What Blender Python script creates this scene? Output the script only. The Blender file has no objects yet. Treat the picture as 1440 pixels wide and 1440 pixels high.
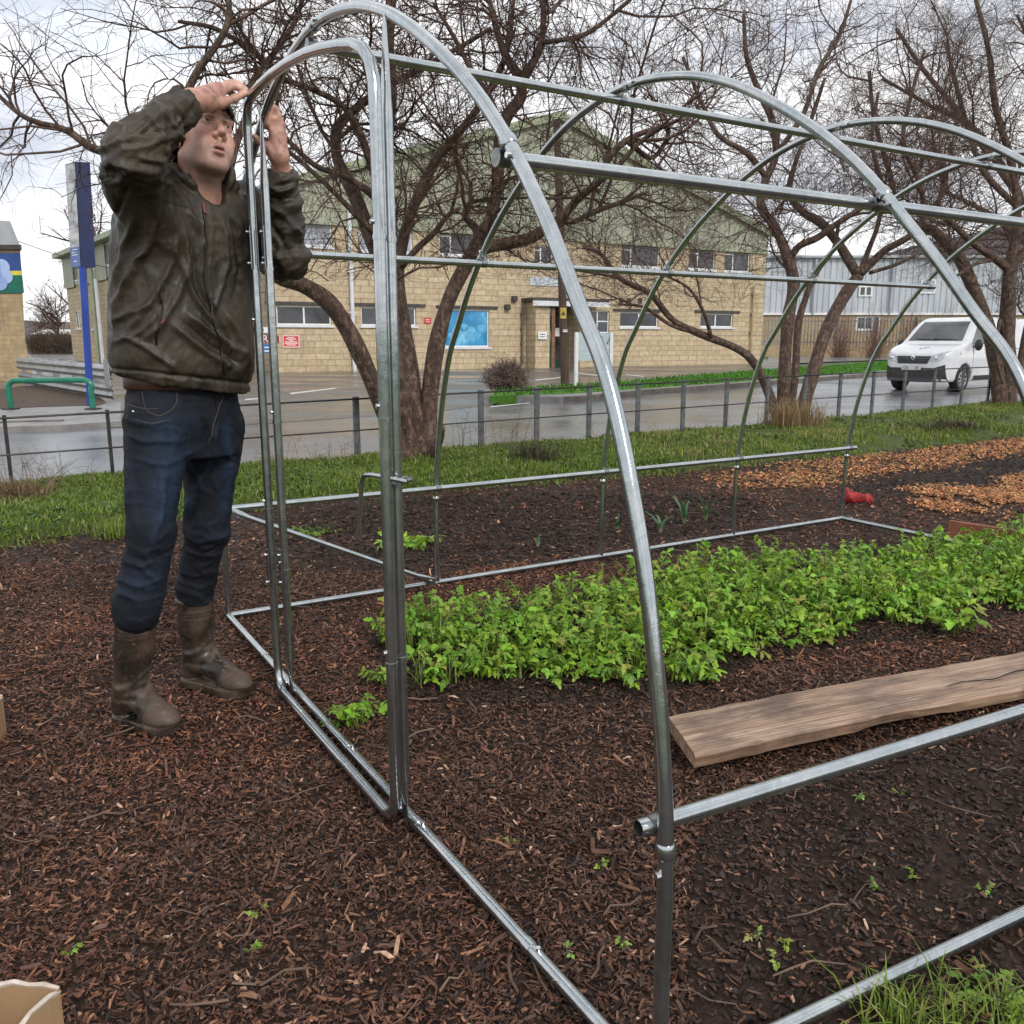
import bpy, math, random
import numpy as np

R = math.radians
random.seed(11)
rng = np.random.default_rng(11)
scene = bpy.context.scene
COL = scene.collection

# ---------------------------------------------------------------- camera model used to measure the place
FPX, HCAM = 1212.0, 1.15
PITCH = math.atan(242 / FPX)
CP, SP = math.cos(PITCH), math.sin(PITCH)
RZ = -0.2                                   # the road lies a little lower than the garden

def ray(u, v):
    z = -(v - 720) / FPX
    return ((u - 720) / FPX, CP + z * SP, -SP + z * CP)
def at(u, v, Y):
    d = ray(u, v); t = Y / d[1]
    return np.array((d[0] * t, Y, HCAM + d[2] * t))
def G(u, v, z=0.0):
    d = ray(u, v); t = (z - HCAM) / d[2]
    return np.array((d[0] * t, d[1] * t, z))
def onplane(u, v, o, dv):
    """(distance along dv, height) where the ray meets the upright plane through o along dv"""
    n = (dv[1], -dv[0]); d = ray(u, v)
    t = (n[0] * o[0] + n[1] * o[1]) / (n[0] * d[0] + n[1] * d[1])
    return ((d[0] * t - o[0]) * dv[0] + (d[1] * t - o[1]) * dv[1], HCAM + d[2] * t)

# ---------------------------------------------------------------- objects and tags
WO = {}
def tag(o, label=None, cat=None, group=None, kind=None):
    if label: o['label'] = label
    if cat: o['category'] = cat
    if group: o['group'] = group
    if kind: o['kind'] = kind
    return o
def thing(name, label, cat, loc=(0, 0, 0), rotz=0.0, group=None):
    o = bpy.data.objects.new(name, None)
    o.empty_display_size = 0.1
    COL.objects.link(o)
    o.location = tuple(float(c) for c in loc); o.rotation_euler = (0, 0, rotz)
    WO[o.name] = np.array(loc, float) if rotz == 0 else np.zeros(3)
    return tag(o, label, cat, group)

def link_mesh(name, me, mat, parent=None, org=None):
    o = bpy.data.objects.new(name, me)
    COL.objects.link(o)
    mats = mat if isinstance(mat, (list, tuple)) else [mat]
    for m in mats: me.materials.append(m)
    if parent is not None:
        o.parent = parent
        WO[o.name] = WO[parent.name]
    else:
        WO[o.name] = np.zeros(3) if org is None else np.array(org, float)
        if org is not None: o.location = tuple(float(c) for c in org)
    return o

def mesh_np(name, V, F, mat, parent=None, smooth=False, org=None, colors=None, mi=None, shift=True):
    """V (n,3); F (m,k) array or list of tuples"""
    V = np.asarray(V, float)
    me = bpy.data.meshes.new(name)
    off = np.zeros(3)
    if parent is not None: off = WO[parent.name]
    elif org is not None: off = np.array(org, float)
    V = V - off
    if isinstance(F, np.ndarray):
        m, k = F.shape
        me.vertices.add(len(V)); me.vertices.foreach_set('co', V.astype(np.float32).ravel())
        me.loops.add(m * k); me.loops.foreach_set('vertex_index', F.astype(np.int32).ravel())
        me.polygons.add(m)
        me.polygons.foreach_set('loop_start', np.arange(0, m * k, k, dtype=np.int32))
        me.polygons.foreach_set('loop_total', np.full(m, k, dtype=np.int32))
        me.update(calc_edges=True)
    else:
        me.from_pydata([tuple(map(float, v)) for v in V], [], [tuple(map(int, f)) for f in F])
        me.update()
    me.polygons.foreach_set('use_smooth', np.full(len(me.polygons), bool(smooth)))
    if mi is not None: me.polygons.foreach_set('material_index', np.asarray(mi, np.int32))
    if colors is not None:
        ca = me.color_attributes.new('tint', 'FLOAT_COLOR', 'POINT')
        c4 = np.ones((len(V), 4), np.float32); c4[:, :3] = colors
        ca.data.foreach_set('color', c4.ravel())
    me.validate(); me.update()
    return link_mesh(name, me, mat, parent, org)

def frames(P):
    P = np.asarray(P, float); n = len(P)
    T = np.zeros_like(P); T[1:-1] = P[2:] - P[:-2]; T[0] = P[1] - P[0]; T[-1] = P[-1] - P[-2]
    T /= np.maximum(np.linalg.norm(T, axis=1, keepdims=True), 1e-9)
    ref = np.array((0, 0, 1.0)) if abs(T[0][2]) < 0.9 else np.array((1.0, 0, 0))
    N = np.zeros_like(P); a = ref - T[0] * ref.dot(T[0]); N[0] = a / np.linalg.norm(a)
    for i in range(1, n):
        a = N[i - 1] - T[i] * N[i - 1].dot(T[i]); l = np.linalg.norm(a)
        N[i] = a / l if l > 1e-6 else N[i - 1]
    return T, N, np.cross(T, N)

def smooth_path(P, n=6):
    """Catmull-Rom through the points; works on any number of columns"""
    P = np.asarray(P, float)
    if len(P) < 3: return P
    Q = np.vstack([2 * P[0] - P[1], P, 2 * P[-1] - P[-2]])
    out = []
    for i in range(1, len(Q) - 2):
        a, b, c, d = Q[i - 1], Q[i], Q[i + 1], Q[i + 2]
        for k in range(n):
            t = k / n
            out.append(0.5 * (2 * b + (c - a) * t + (2 * a - 5 * b + 4 * c - d) * t * t + (3 * b - a - 3 * c + d) * t ** 3))
    out.append(P[-1])
    return np.array(out)

class MB:
    def __init__(s): s.v = []; s.f = []; s.m = []; s.n = 0
    def add(s, V, F, mi=0):
        V = np.asarray(V, float)
        s.v.append(V)
        for f in F: s.f.append(tuple(int(i) + s.n for i in f)); s.m.append(mi)
        s.n += len(V); return s
    def box(s, lo, hi, mi=0, bev=0.0):
        (x0, y0, z0), (x1, y1, z1) = lo, hi
        if bev <= 0:
            V = [(x0, y0, z0), (x1, y0, z0), (x1, y1, z0), (x0, y1, z0), (x0, y0, z1), (x1, y0, z1), (x1, y1, z1), (x0, y1, z1)]
            return s.add(V, [(0, 3, 2, 1), (4, 5, 6, 7), (0, 1, 5, 4), (1, 2, 6, 5), (2, 3, 7, 6), (3, 0, 4, 7)], mi)
        b = bev
        def ring(z, i): return [(x0 + i, y0 + b, z), (x0 + b, y0 + i, z), (x1 - b, y0 + i, z), (x1 - i, y0 + b, z), (x1 - i, y1 - b, z), (x1 - b, y1 - i, z), (x0 + b, y1 - i, z), (x0 + i, y1 - b, z)]
        V = ring(z0, b) + ring(z0 + b, 0) + ring(z1 - b, 0) + ring(z1, b)
        F = [tuple(reversed(range(8))), tuple(range(24, 32))]
        for k in range(3):
            for i in range(8): F.append((k * 8 + i, k * 8 + (i + 1) % 8, k * 8 + 8 + (i + 1) % 8, k * 8 + 8 + i))
        return s.add(V, F, mi)
    def obox(s, c, X, Y, Z, mi=0):
        """box round c with half-axis vectors"""
        c, X, Y, Z = (np.asarray(a, float) for a in (c, X, Y, Z))
        V = [c + a * X + b * Y + d * Z for d in (-1, 1) for a, b in ((-1, -1), (1, -1), (1, 1), (-1, 1))]
        return s.add(V, [(0, 3, 2, 1), (4, 5, 6, 7), (0, 1, 5, 4), (1, 2, 6, 5), (2, 3, 7, 6), (3, 0, 4, 7)], mi)
    def tube(s, P, r, n=10, cap=True, closed=False, mi=0, flat=None):
        P = np.asarray(P, float); k = len(P)
        r = np.full(k, r, float) if np.isscalar(r) else np.asarray(r, float)
        if closed:
            T = np.roll(P, -1, 0) - np.roll(P, 1, 0); T /= np.linalg.norm(T, axis=1, keepdims=True)
            nn = np.cross(P[1] - P[0], P[2] - P[1])
            for i in range(k):
                c = np.cross(T[i], T[(i + 2) % k])
                if np.linalg.norm(c) > 1e-3: nn = c; break
            nn = nn / np.linalg.norm(nn); N = np.tile(nn, (k, 1)); B = np.cross(T, N)
        else: T, N, B = frames(P)
        a = np.arange(n) * 2 * math.pi / n
        V = P[:, None] + r[:, None, None] * (np.cos(a)[None, :, None] * N[:, None] + np.sin(a)[None, :, None] * B[:, None])
        F = []
        for i in range(k if closed else k - 1):
            j = (i + 1) % k
            for q in range(n): F.append((i * n + q, i * n + (q + 1) % n, j * n + (q + 1) % n, j * n + q))
        if cap and not closed:
            F.append(tuple(reversed(range(n)))); F.append(tuple(range((k - 1) * n, k * n)))
        return s.add(V.reshape(-1, 3), F, mi)
    def prism(s, poly, axis, lo, hi, mi=0):
        """poly: 2-D outline; axis: 'x','y','z' is the extrusion axis"""
        n = len(poly)
        def p3(a, b, t): return {'x': (t, a, b), 'y': (a, t, b), 'z': (a, b, t)}[axis]
        V = [p3(a, b, lo) for a, b in poly] + [p3(a, b, hi) for a, b in poly]
        F = [tuple(range(n))[::-1], tuple(range(n, 2 * n))] + [(i, (i + 1) % n, n + (i + 1) % n, n + i) for i in range(n)]
        return s.add(V, F, mi)
    def sphere(s, c, r, nu=12, nv=8, mi=0):
        c = np.asarray(c, float); r = np.ones(3) * r if np.isscalar(r) else np.asarray(r, float)
        V = [c + r * (0, 0, 1)]
        for i in range(1, nv):
            t = math.pi * i / nv
            for j in range(nu):
                p = 2 * math.pi * j / nu
                V.append(c + r * (math.sin(t) * math.cos(p), math.sin(t) * math.sin(p), math.cos(t)))
        V.append(c - r * (0, 0, 1)); F = []
        for j in range(nu): F.append((0, 1 + j, 1 + (j + 1) % nu))
        for i in range(nv - 2):
            for j in range(nu):
                a = 1 + i * nu; F.append((a + j, a + nu + j, a + nu + (j + 1) % nu, a + (j + 1) % nu))
        a = 1 + (nv - 2) * nu; e = len(V) - 1
        for j in range(nu): F.append((e, a + (j + 1) % nu, a + j))
        return s.add(V, F, mi)
    def cyl(s, a, b, r, n=12, mi=0): return s.tube([a, b], r, n, mi=mi)
    def build(s, name, mat, parent=None, smooth=False, org=None, kind=None, auto=None):
        V = np.vstack(s.v)
        o = mesh_np(name, V, s.f, mat, parent, smooth, org, mi=s.m)
        if auto: shade_auto(o, auto)
        if kind: o['kind'] = kind
        return o

def shade_auto(o, deg):
    me = o.data
    me.polygons.foreach_set('use_smooth', np.ones(len(me.polygons), bool))
    try: me.set_sharp_from_angle(angle=R(deg))
    except Exception: pass

def copy_tree(o, parent=None):
    c = o.copy(); COL.objects.link(c); c.parent = parent
    WO[c.name] = WO.get(o.name, np.zeros(3))
    for ch in list(o.children): copy_tree(ch, c)
    return c

# ---------------------------------------------------------------- numpy noise
_perm = np.random.default_rng(5).random((64, 64, 64))
def vnoise(P):
    P = np.asarray(P, float); i = np.floor(P).astype(int); f = P - i; f = f * f * (3 - 2 * f)
    x0, y0, z0 = (i[..., k] & 63 for k in range(3)); x1, y1, z1 = (x0 + 1) & 63, (y0 + 1) & 63, (z0 + 1) & 63
    fx, fy, fz = f[..., 0], f[..., 1], f[..., 2]
    l = lambda a, b, t: a + (b - a) * t
    return l(l(l(_perm[x0, y0, z0], _perm[x1, y0, z0], fx), l(_perm[x0, y1, z0], _perm[x1, y1, z0], fx), fy),
             l(l(_perm[x0, y0, z1], _perm[x1, y0, z1], fx), l(_perm[x0, y1, z1], _perm[x1, y1, z1], fx), fy), fz)
def fbm(P, oct=4):
    s = 0; a = 0.5; P = np.asarray(P, float)
    for k in range(oct): s = s + a * vnoise(P); a *= 0.5; P = P * 2.03 + 17.3
    return s
def inpoly(x, y, poly):
    x = np.asarray(x); y = np.asarray(y); c = np.zeros(x.shape, bool); n = len(poly)
    for i in range(n):
        x0, y0 = poly[i][0], poly[i][1]; x1, y1 = poly[i - 1][0], poly[i - 1][1]
        if y0 == y1: continue
        k = ((y0 > y) != (y1 > y)) & (x < (x1 - x0) * (y - y0) / (y1 - y0) + x0); c ^= k
    return c

# ---------------------------------------------------------------- materials
def nt(name):
    m = bpy.data.materials.new(name); m.use_nodes = True
    t = m.node_tree; b = t.nodes['Principled BSDF']
    return m, t, b
def node(t, typ, **kw):
    n = t.nodes.new(typ)
    for k, v in kw.items():
        if k.startswith('i_'): n.inputs[k[2:].replace('_', ' ')].default_value = v
        else: setattr(n, k, v)
    return n
def coords(t, scale=(1, 1, 1), rot=(0, 0, 0), out='Object'):
    c = t.nodes.new('ShaderNodeTexCoord'); m = t.nodes.new('ShaderNodeMapping')
    m.inputs['Scale'].default_value = scale; m.inputs['Rotation'].default_value = rot
    t.links.new(c.outputs[out], m.inputs[0]); return m.outputs[0]
def ramp(t, fac, stops):
    r = t.nodes.new('ShaderNodeValToRGB'); e = r.color_ramp.elements
    while len(e) < len(stops): e.new(0.5)
    for k, (p, c) in enumerate(stops):
        e[k].position = p; e[k].color = (*c, 1) if len(c) == 3 else c
    t.links.new(fac, r.inputs[0]); return r.outputs[0]
def mixc(t, fac, a, b, mode='MIX'):
    m = t.nodes.new('ShaderNodeMix'); m.data_type = 'RGBA'; m.blend_type = mode
    for sock, val in ((m.inputs[0], fac), (m.inputs[6], a), (m.inputs[7], b)):
        if hasattr(val, 'is_linked') or hasattr(val, 'links'): t.links.new(val, sock)
        elif isinstance(val, (int, float)): sock.default_value = val
        else: sock.default_value = (*val, 1)
    return m.outputs[2]
def noise(t, vec, scale, detail=5, rough=0.6):
    n = node(t, 'ShaderNodeTexNoise'); n.inputs['Scale'].default_value = scale
    n.inputs['Detail'].default_value = detail; n.inputs['Roughness'].default_value = rough
    t.links.new(vec, n.inputs['Vector']); return n.outputs['Fac']
def bump(t, b, h, strength=0.3, dist=0.01, prev=None):
    n = node(t, 'ShaderNodeBump'); n.inputs['Strength'].default_value = strength; n.inputs['Distance'].default_value = dist
    t.links.new(h, n.inputs['Height'])
    if prev is not None: t.links.new(prev, n.inputs['Normal'])
    t.links.new(n.outputs[0], b.inputs['Normal']); return n.outputs[0]

def pm(name, c0, c1=None, scale=8, rough=0.6, rough2=None, metal=0.0, bumps=None, stretch=(1, 1, 1), c2=None, spec=None, coat=0, attr=False, trans=0, lo=0.35, hi=0.65):
    """general weathered material: two or three colours mixed by noise, rough variation, bumps"""
    m, t, b = nt(name)
    v = coords(t, stretch)
    f = noise(t, v, scale)
    stops = [(lo, c0), (hi, c1 if c1 else tuple(min(1, x * 1.25) for x in c0))]
    if c2: stops = [(lo, c0), ((lo + hi) / 2, c1), (hi, c2)]
    col = ramp(t, f, stops)
    if attr:
        a = node(t, 'ShaderNodeVertexColor', layer_name='tint')
        col = mixc(t, 1.0, a.outputs[0], col, 'MULTIPLY')
    t.links.new(col, b.inputs['Base Color'])
    b.inputs['Metallic'].default_value = metal
    if rough2 is not None:
        r = ramp(t, noise(t, v, scale * 1.7), [(0.3, (rough,) * 3), (0.7, (rough2,) * 3)])
        t.links.new(r, b.inputs['Roughness'])
    else: b.inputs['Roughness'].default_value = rough
    if spec is not None: b.inputs['Specular IOR Level'].default_value = spec
    if coat: b.inputs['Coat Weight'].default_value = coat; b.inputs['Coat Roughness'].default_value = 0.08
    if trans: b.inputs['Subsurface Weight'].default_value = trans
    prev = None
    for bs, st, ds in (bumps or []):
        prev = bump(t, b, noise(t, v, bs, 4), st, ds, prev)
    return m
def vc(name, rough=0.6, mul=(1, 1, 1), bumps=None, spec=0.5, trans=0.0, rough2=None, nscale=30, amp=1.0):
    """colour straight from the per-piece tint attribute, broken up by fine noise"""
    m, t, b = nt(name)
    a = node(t, 'ShaderNodeVertexColor', layer_name='tint'); v = coords(t)
    f = noise(t, v, nscale)
    col = mixc(t, 1.0, a.outputs[0], ramp(t, f, [(0.3, tuple((1 - .35 * amp) * x for x in mul)), (0.7, tuple((1 + .3 * amp) * x for x in mul))]), 'MULTIPLY')
    t.links.new(col, b.inputs['Base Color'])
    b.inputs['Specular IOR Level'].default_value = spec
    if rough2 is not None: t.links.new(ramp(t, noise(t, v, nscale * .6), [(0.35, (rough,) * 3), (0.65, (rough2,) * 3)]), b.inputs['Roughness'])
    else: b.inputs['Roughness'].default_value = rough
    if trans:
        tr = node(t, 'ShaderNodeBsdfTranslucent'); t.links.new(col, tr.inputs[0])
        mx = node(t, 'ShaderNodeMixShader'); mx.inputs[0].default_value = trans
        t.links.new(b.outputs[0], mx.inputs[1]); t.links.new(tr.outputs[0], mx.inputs[2])
        t.links.new(mx.outputs[0], t.nodes['Material Output'].inputs[0])
    prev = None
    for bs, st, ds in (bumps or []): prev = bump(t, b, noise(t, v, bs, 4), st, ds, prev)
    return m

def text_mesh(name, body, size, mat, parent, M, extrude=0.002, align='CENTER', sx=1.0):
    """letters as real geometry; M: 3 column vectors + origin"""
    cu = bpy.data.curves.new(name, 'FONT'); cu.body = body; cu.size = size; cu.extrude = extrude
    cu.align_x = align; cu.align_y = 'CENTER'; cu.resolution_u = 2
    tmp = bpy.data.objects.new('tmp_text', cu); COL.objects.link(tmp)
    dg = bpy.context.evaluated_depsgraph_get()
    me = bpy.data.meshes.new_from_object(tmp.evaluated_get(dg))
    bpy.data.objects.remove(tmp); bpy.data.curves.remove(cu)
    X, Y, Z, O = (np.asarray(a, float) for a in M)
    V = np.array([v.co[:] for v in me.vertices]); V = V[:, :1] * sx * X + V[:, 1:2] * Y + V[:, 2:] * Z + O
    V = V - (WO[parent.name] if parent is not None else 0)
    me.vertices.foreach_set('co', V.astype(np.float32).ravel()); me.update()
    me.materials.clear(); me.name = name
    return link_mesh(name, me, mat, parent)
# ================================================================ world, sun, camera
w = bpy.data.worlds.new('World'); scene.world = w; w.use_nodes = True
t = w.node_tree; bg = t.nodes['Background']
SUN_EL, SUN_AZ = R(38), R(150)              # behind the camera's right shoulder, veiled by cloud
sky = node(t, 'ShaderNodeTexSky', sky_type='NISHITA', sun_disc=False)
sky.sun_elevation = SUN_EL; sky.sun_rotation = SUN_AZ; sky.air_density = 1.0; sky.dust_density = 1.5
tc = node(t, 'ShaderNodeTexCoord')
mp = node(t, 'ShaderNodeMapping'); mp.inputs['Scale'].default_value = (1.0, 1.0, 2.6)
t.links.new(tc.outputs['Generated'], mp.inputs[0])
n1 = noise(t, mp.outputs[0], 2.3, 7, 0.58)
n2 = noise(t, mp.outputs[0], 3.4, 6, 0.6)
cloud = ramp(t, n2, [(0.34, (4.5, 4.8, 5.6)), (0.46, (7.0, 7.2, 7.6)), (0.58, (9.0, 9.0, 9.1))])
cov = ramp(t, n1, [(0.32, (0.35,) * 3), (0.47, (1, 1, 1))])
skyc = mixc(t, cov, sky.outputs[0], cloud)
t.links.new(skyc, bg.inputs[0]); bg.inputs[1].default_value = 0.105
sl = bpy.data.lights.new('sun', 'SUN'); sl.energy = 1.3; sl.angle = R(14); sl.color = (1.0, 0.96, 0.90)
so = bpy.data.objects.new('sun', sl); COL.objects.link(so)
so.rotation_euler = (R(90) - SUN_EL, 0, math.pi - SUN_AZ)
cam = bpy.data.cameras.new('camera'); cam.sensor_width = 36; cam.lens = FPX / 1440 * 36; cam.clip_end = 3000; cam.clip_start = 0.05
co = bpy.data.objects.new('camera', cam); COL.objects.link(co); co.location = (0, 0, HCAM); co.rotation_euler = (R(90) - PITCH, 0, 0)
scene.camera = co
vs = scene.view_settings; vs.view_transform = 'Standard'; vs.look = 'None'; vs.exposure = 0.52; vs.gamma = 1.0
scene.render.resolution_x = scene.render.resolution_y = 1024

# ================================================================ ground zones measured on the ground plane
def gp(pts, z=0.0): return [G(u, v, z)[:2] for u, v in pts]
FLX, FLS = 9.30, 0.70                        # fence line  y = FLX + FLS * x
def fence_y(x): return FLX + FLS * np.asarray(x)
FD = np.array((1, FLS)) / math.hypot(1, FLS)
edge_px = [(-200, 800), (0, 768), (90, 755), (180, 740), (345, 716), (470, 700), (610, 688), (720, 682), (830, 672), (960, 664), (1040, 655), (1180, 643), (1300, 630), (1440, 614), (1600, 602)]
EDGE = np.array(gp(edge_px))
EDGE = np.vstack([[EDGE[0] + (-6, -2.5)], EDGE, [EDGE[-1] + (8, 5.6)]])
def edge_y(x): return np.interp(x, EDGE[:, 0], EDGE[:, 1])
SOIL_BACK = gp([(395, 728), (470, 712), (600, 700), (760, 690), (930, 690), (1060, 700), (1085, 730), (830, 770), (625, 806), (450, 800), (385, 765)])
SOIL_FRONT = gp([(985, 1160), (1100, 1110), (1440, 1015), (1700, 960), (1900, 1440), (1500, 1800), (990, 1500), (960, 1320)])
BED = gp([(545, 985), (520, 900), (560, 865), (820, 838), (1000, 810), (1200, 780), (1330, 760), (1480, 755), (1700, 800), (1440, 860), (1330, 895), (1200, 905), (1080, 925), (960, 965), (850, 985), (700, 985)])
DARK_FAR = gp([(1170, 690), (1240, 672), (1330, 655), (1440, 632), (1560, 640), (1440, 672), (1330, 690), (1270, 705)])
ORANGE = [gp([(985, 672), (1060, 660), (1180, 644), (1300, 632), (1440, 615), (1600, 600), (1600, 628), (1440, 634), (1330, 655), (1240, 671), (1170, 684), (1080, 686), (1000, 688)]),
          gp([(1270, 712), (1330, 692), (1440, 672), (1600, 655), (1700, 690), (1440, 716), (1350, 722)])]

def ground_h(x, y):
    """height of the garden ground"""
    P = np.stack([x, y, np.zeros_like(x)], -1)
    h = 0.030 * (fbm(P * 1.7, 3) - 0.44) + 0.022 * (fbm(P * 7, 3) - 0.44)
    soil = inpoly(x, y, SOIL_FRONT) | inpoly(x, y, SOIL_BACK) | inpoly(x, y, BED)
    h = h + np.where(soil, 0.035 * (fbm(P * 14 + 3, 4) - 0.45) + 0.03 * (np.abs(fbm(P * 5 + 9, 2) - 0.4)), 0.0)
    far = np.clip((y - edge_y(x)) / 0.3, 0, 1)
    h = h + far * (0.05 + 0.10 * (fbm(P * 1.3 + 5, 3) - 0.4))
    d = (y - fence_y(x)) / math.hypot(1, FLS)
    h = h + np.clip((d - 0.10) / 0.75, 0, 1) * (RZ - 0.12 - h)
    return h - 0.012

def grid_mesh(name, xs, ys, mat, hfun, keep=None, colors=None):
    X, Y = np.meshgrid(xs, ys); Z = hfun(X, Y)
    V = np.stack([X, Y, Z], -1).reshape(-1, 3); nx, ny = len(xs), len(ys)
    I = np.arange(nx * ny).reshape(ny, nx)
    F = np.stack([I[:-1, :-1], I[:-1, 1:], I[1:, 1:], I[1:, :-1]], -1).reshape(-1, 4)
    if keep is not None:
        c = V[F].mean(1); F = F[keep(c[:, 0], c[:, 1])]
        used = np.unique(F); mp = np.full(len(V), -1); mp[used] = np.arange(len(used)); V = V[used]; F = mp[F]
    return mesh_np(name, V, F, mat, smooth=True, colors=None if colors is None else colors(V[:, 0], V[:, 1]))

def soil_mat(name, ca, cb, cc, wet=True):
    m, t, b = nt(name); v = coords(t)
    f = noise(t, v, 60, 8, 0.7); g = noise(t, v, 3.0, 4)
    c = ramp(t, f, [(0.30, ca), (0.52, cb), (0.72, cc)])
    c = mixc(t, ramp(t, g, [(0.4, (0,) * 3), (0.65, (0.5,) * 3)]), c, tuple(x * 0.55 for x in cb))
    t.links.new(c, b.inputs['Base Color'])
    t.links.new(ramp(t, noise(t, v, 25), [(0.35, (0.5,) * 3), (0.6, (0.85,) * 3)]), b.inputs['Roughness']); b.inputs['Specular IOR Level'].default_value = .22
    p = bump(t, b, noise(t, v, 45, 6, 0.7), 0.9, 0.02); bump(t, b, noise(t, v, 160, 4), 0.6, 0.006, p)
    return m
M_soil = soil_mat('wet_soil', (0.014, 0.008, 0.006), (0.040, 0.023, 0.016), (0.095, 0.056, 0.040))
M_verge = soil_mat('verge_earth', (0.040, 0.040, 0.014), (0.075, 0.100, 0.022), (0.13, 0.15, 0.04))
M_far = pm('far_land', (0.05, 0.075, 0.03), (0.09, 0.10, 0.045), 0.05, 0.9)

def zone_keep(x, y): return y < edge_y(x) + 0.05
xs = np.concatenate([np.arange(-5.5, -1.7, 0.07), np.arange(-1.7, 2.3, 0.016), np.arange(2.3, 9.5, 0.07)])
ys = np.concatenate([np.arange(-0.6, 0.9, 0.05), np.arange(0.9, 4.6, 0.016), np.arange(4.6, 13.0, 0.06)])
tag(grid_mesh('mulched_ground', xs, ys, M_soil, ground_h, keep=lambda x, y: y < edge_y(x) + 0.1), kind='structure')
xs = np.arange(-9, 24, 0.10); ys = np.arange(2.6, 28, 0.10)
tag(grid_mesh('grass_verge', xs, ys, M_verge, ground_h, keep=lambda x, y: (y > edge_y(x) + 0.02) & ((y - fence_y(x)) < 1.35)), kind='structure')

def sheet(name, pts, z, mat, kind='structure'):
    V = [(p[0], p[1], z) for p in pts]
    o = mesh_np(name, V, [tuple(range(len(V)))], mat); o['kind'] = kind
    return o
def slab(name, pts, z, mat, depth=.2):
    mb = MB(); n = len(pts); mb.add([(p[0], p[1], z) for p in pts] + [(p[0], p[1], z - depth) for p in pts], [tuple(range(n))] + [(i, (i + 1) % n, n + (i + 1) % n, n + i) for i in range(n)])
    return mb.build(name, mat, kind='structure')
# land to the horizon
sheet('land', [(-900, -300), (900, -300), (900, 1500), (-900, 1500)], RZ - 0.06, M_far)

def asphalt(name, ca, cb, r0, r1, pud=0.5):
    m, t, b = nt(name); v = coords(t)
    f = noise(t, v, 1.3, 6, 0.6); g = noise(t, v, 220, 3, 0.6)
    c = ramp(t, f, [(0.35, ca), (0.65, cb)])
    c = mixc(t, 1.0, c, ramp(t, g, [(0.3, (0.7,) * 3), (0.7, (1.3,) * 3)]), 'MULTIPLY')
    t.links.new(c, b.inputs['Base Color'])
    wet = noise(t, coords(t, (0.5, 1.1, 1)), 0.55, 5, 0.55)
    t.links.new(ramp(t, wet, [(pud - 0.10, (r0,) * 3), (pud + 0.12, (r1,) * 3)]), b.inputs['Roughness'])
    b.inputs['Specular IOR Level'].default_value = 0.8
    st = bump(t, b, g, 0.25, 0.004)
    return m
M_road = asphalt('wet_asphalt', (0.120, 0.125, 0.137), (0.175, 0.182, 0.196), 0.10, 0.30)
M_yard = asphalt('wet_yard', (0.075, 0.066, 0.058), (0.125, 0.110, 0.095), 0.08, 0.45, 0.47)
M_pave = pm('paving', (0.17, 0.16, 0.155), (0.26, 0.25, 0.24), 3, 0.35, 0.6, bumps=[(90, .2, .004)])
M_kerb = pm('kerbstone', (0.085, 0.07, 0.06), (0.17, 0.145, 0.125), 4, 0.6, bumps=[(40, .3, .006)])
M_line = pm('road_paint', (0.42, 0.41, 0.38), (0.62, 0.61, 0.58), 9, 0.5)

# road: from behind the fence to the far kerb
far_kerb = gp([(-400, 622), (-60, 609), (80, 604), (160, 601), (330, 598)], RZ) 
far_kerb2 = gp([(690, 570), (760, 567), (830, 563), (900, 556), (1000, 548), (1100, 540), (1240, 529), (1440, 516), (1700, 506)], RZ)
near = [(x, fence_y(x) + 0.35) for x in (60, 20, 8, 4, 0, -4, -12)]
road = far_kerb + far_kerb2 + [(90, 62)] + near
sheet('road', road, RZ, M_road)
yard = gp([(40, 604), (160, 601), (330, 598), (560, 583), (690, 570), (720, 556), (760, 546), (1100, 532), (1100, 505), (760, 515), (390, 520), (300, 505), (60, 492), (-20, 510), (-20, 560)], RZ + 0.004)
sheet('yard', yard, RZ + 0.004, M_yard)
def ribbon(name, pts, wdt, z0, z1, mat, kind='structure'):
    """low wall / kerb of width wdt along a ground polyline"""
    P = smooth_path(np.array(pts), 5); T = np.gradient(P, axis=0); T /= np.linalg.norm(T, axis=1, keepdims=True)
    Nn = np.stack([-T[:, 1], T[:, 0]], 1); mb = MB(); k = len(P)
    V = []
    for a, b in ((0, z0), (0, z1), (wdt, z1), (wdt, z0)): V += [(p[0] + n[0] * a, p[1] + n[1] * a, b) for p, n in zip(P, Nn)]
    F = []
    for r in range(3):
        for i in range(k - 1): F.append((r * k + i, r * k + i + 1, (r + 1) * k + i + 1, (r + 1) * k + i))
    F += [(0, k, 2 * k, 3 * k), (k - 1, 4 * k - 1, 3 * k - 1, 2 * k - 1)]
    mb.add(V, F); o = mb.build(name, mat); o['kind'] = kind; return o, P, Nn
kerb_pts = gp([(800, 566), (838, 563), (900, 556), (1000, 548), (1100, 540), (1240, 529), (1440, 516), (1700, 506)], RZ)
_, KP, KN = ribbon('kerb', kerb_pts, 0.16, RZ - 0.02, RZ + 0.125, M_kerb)
ribbon('kerb', gp([(-420, 620), (-60, 606), (30, 602), (88, 600.5)], RZ), 0.16, RZ - 0.02, RZ + 0.11, M_kerb)
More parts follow.
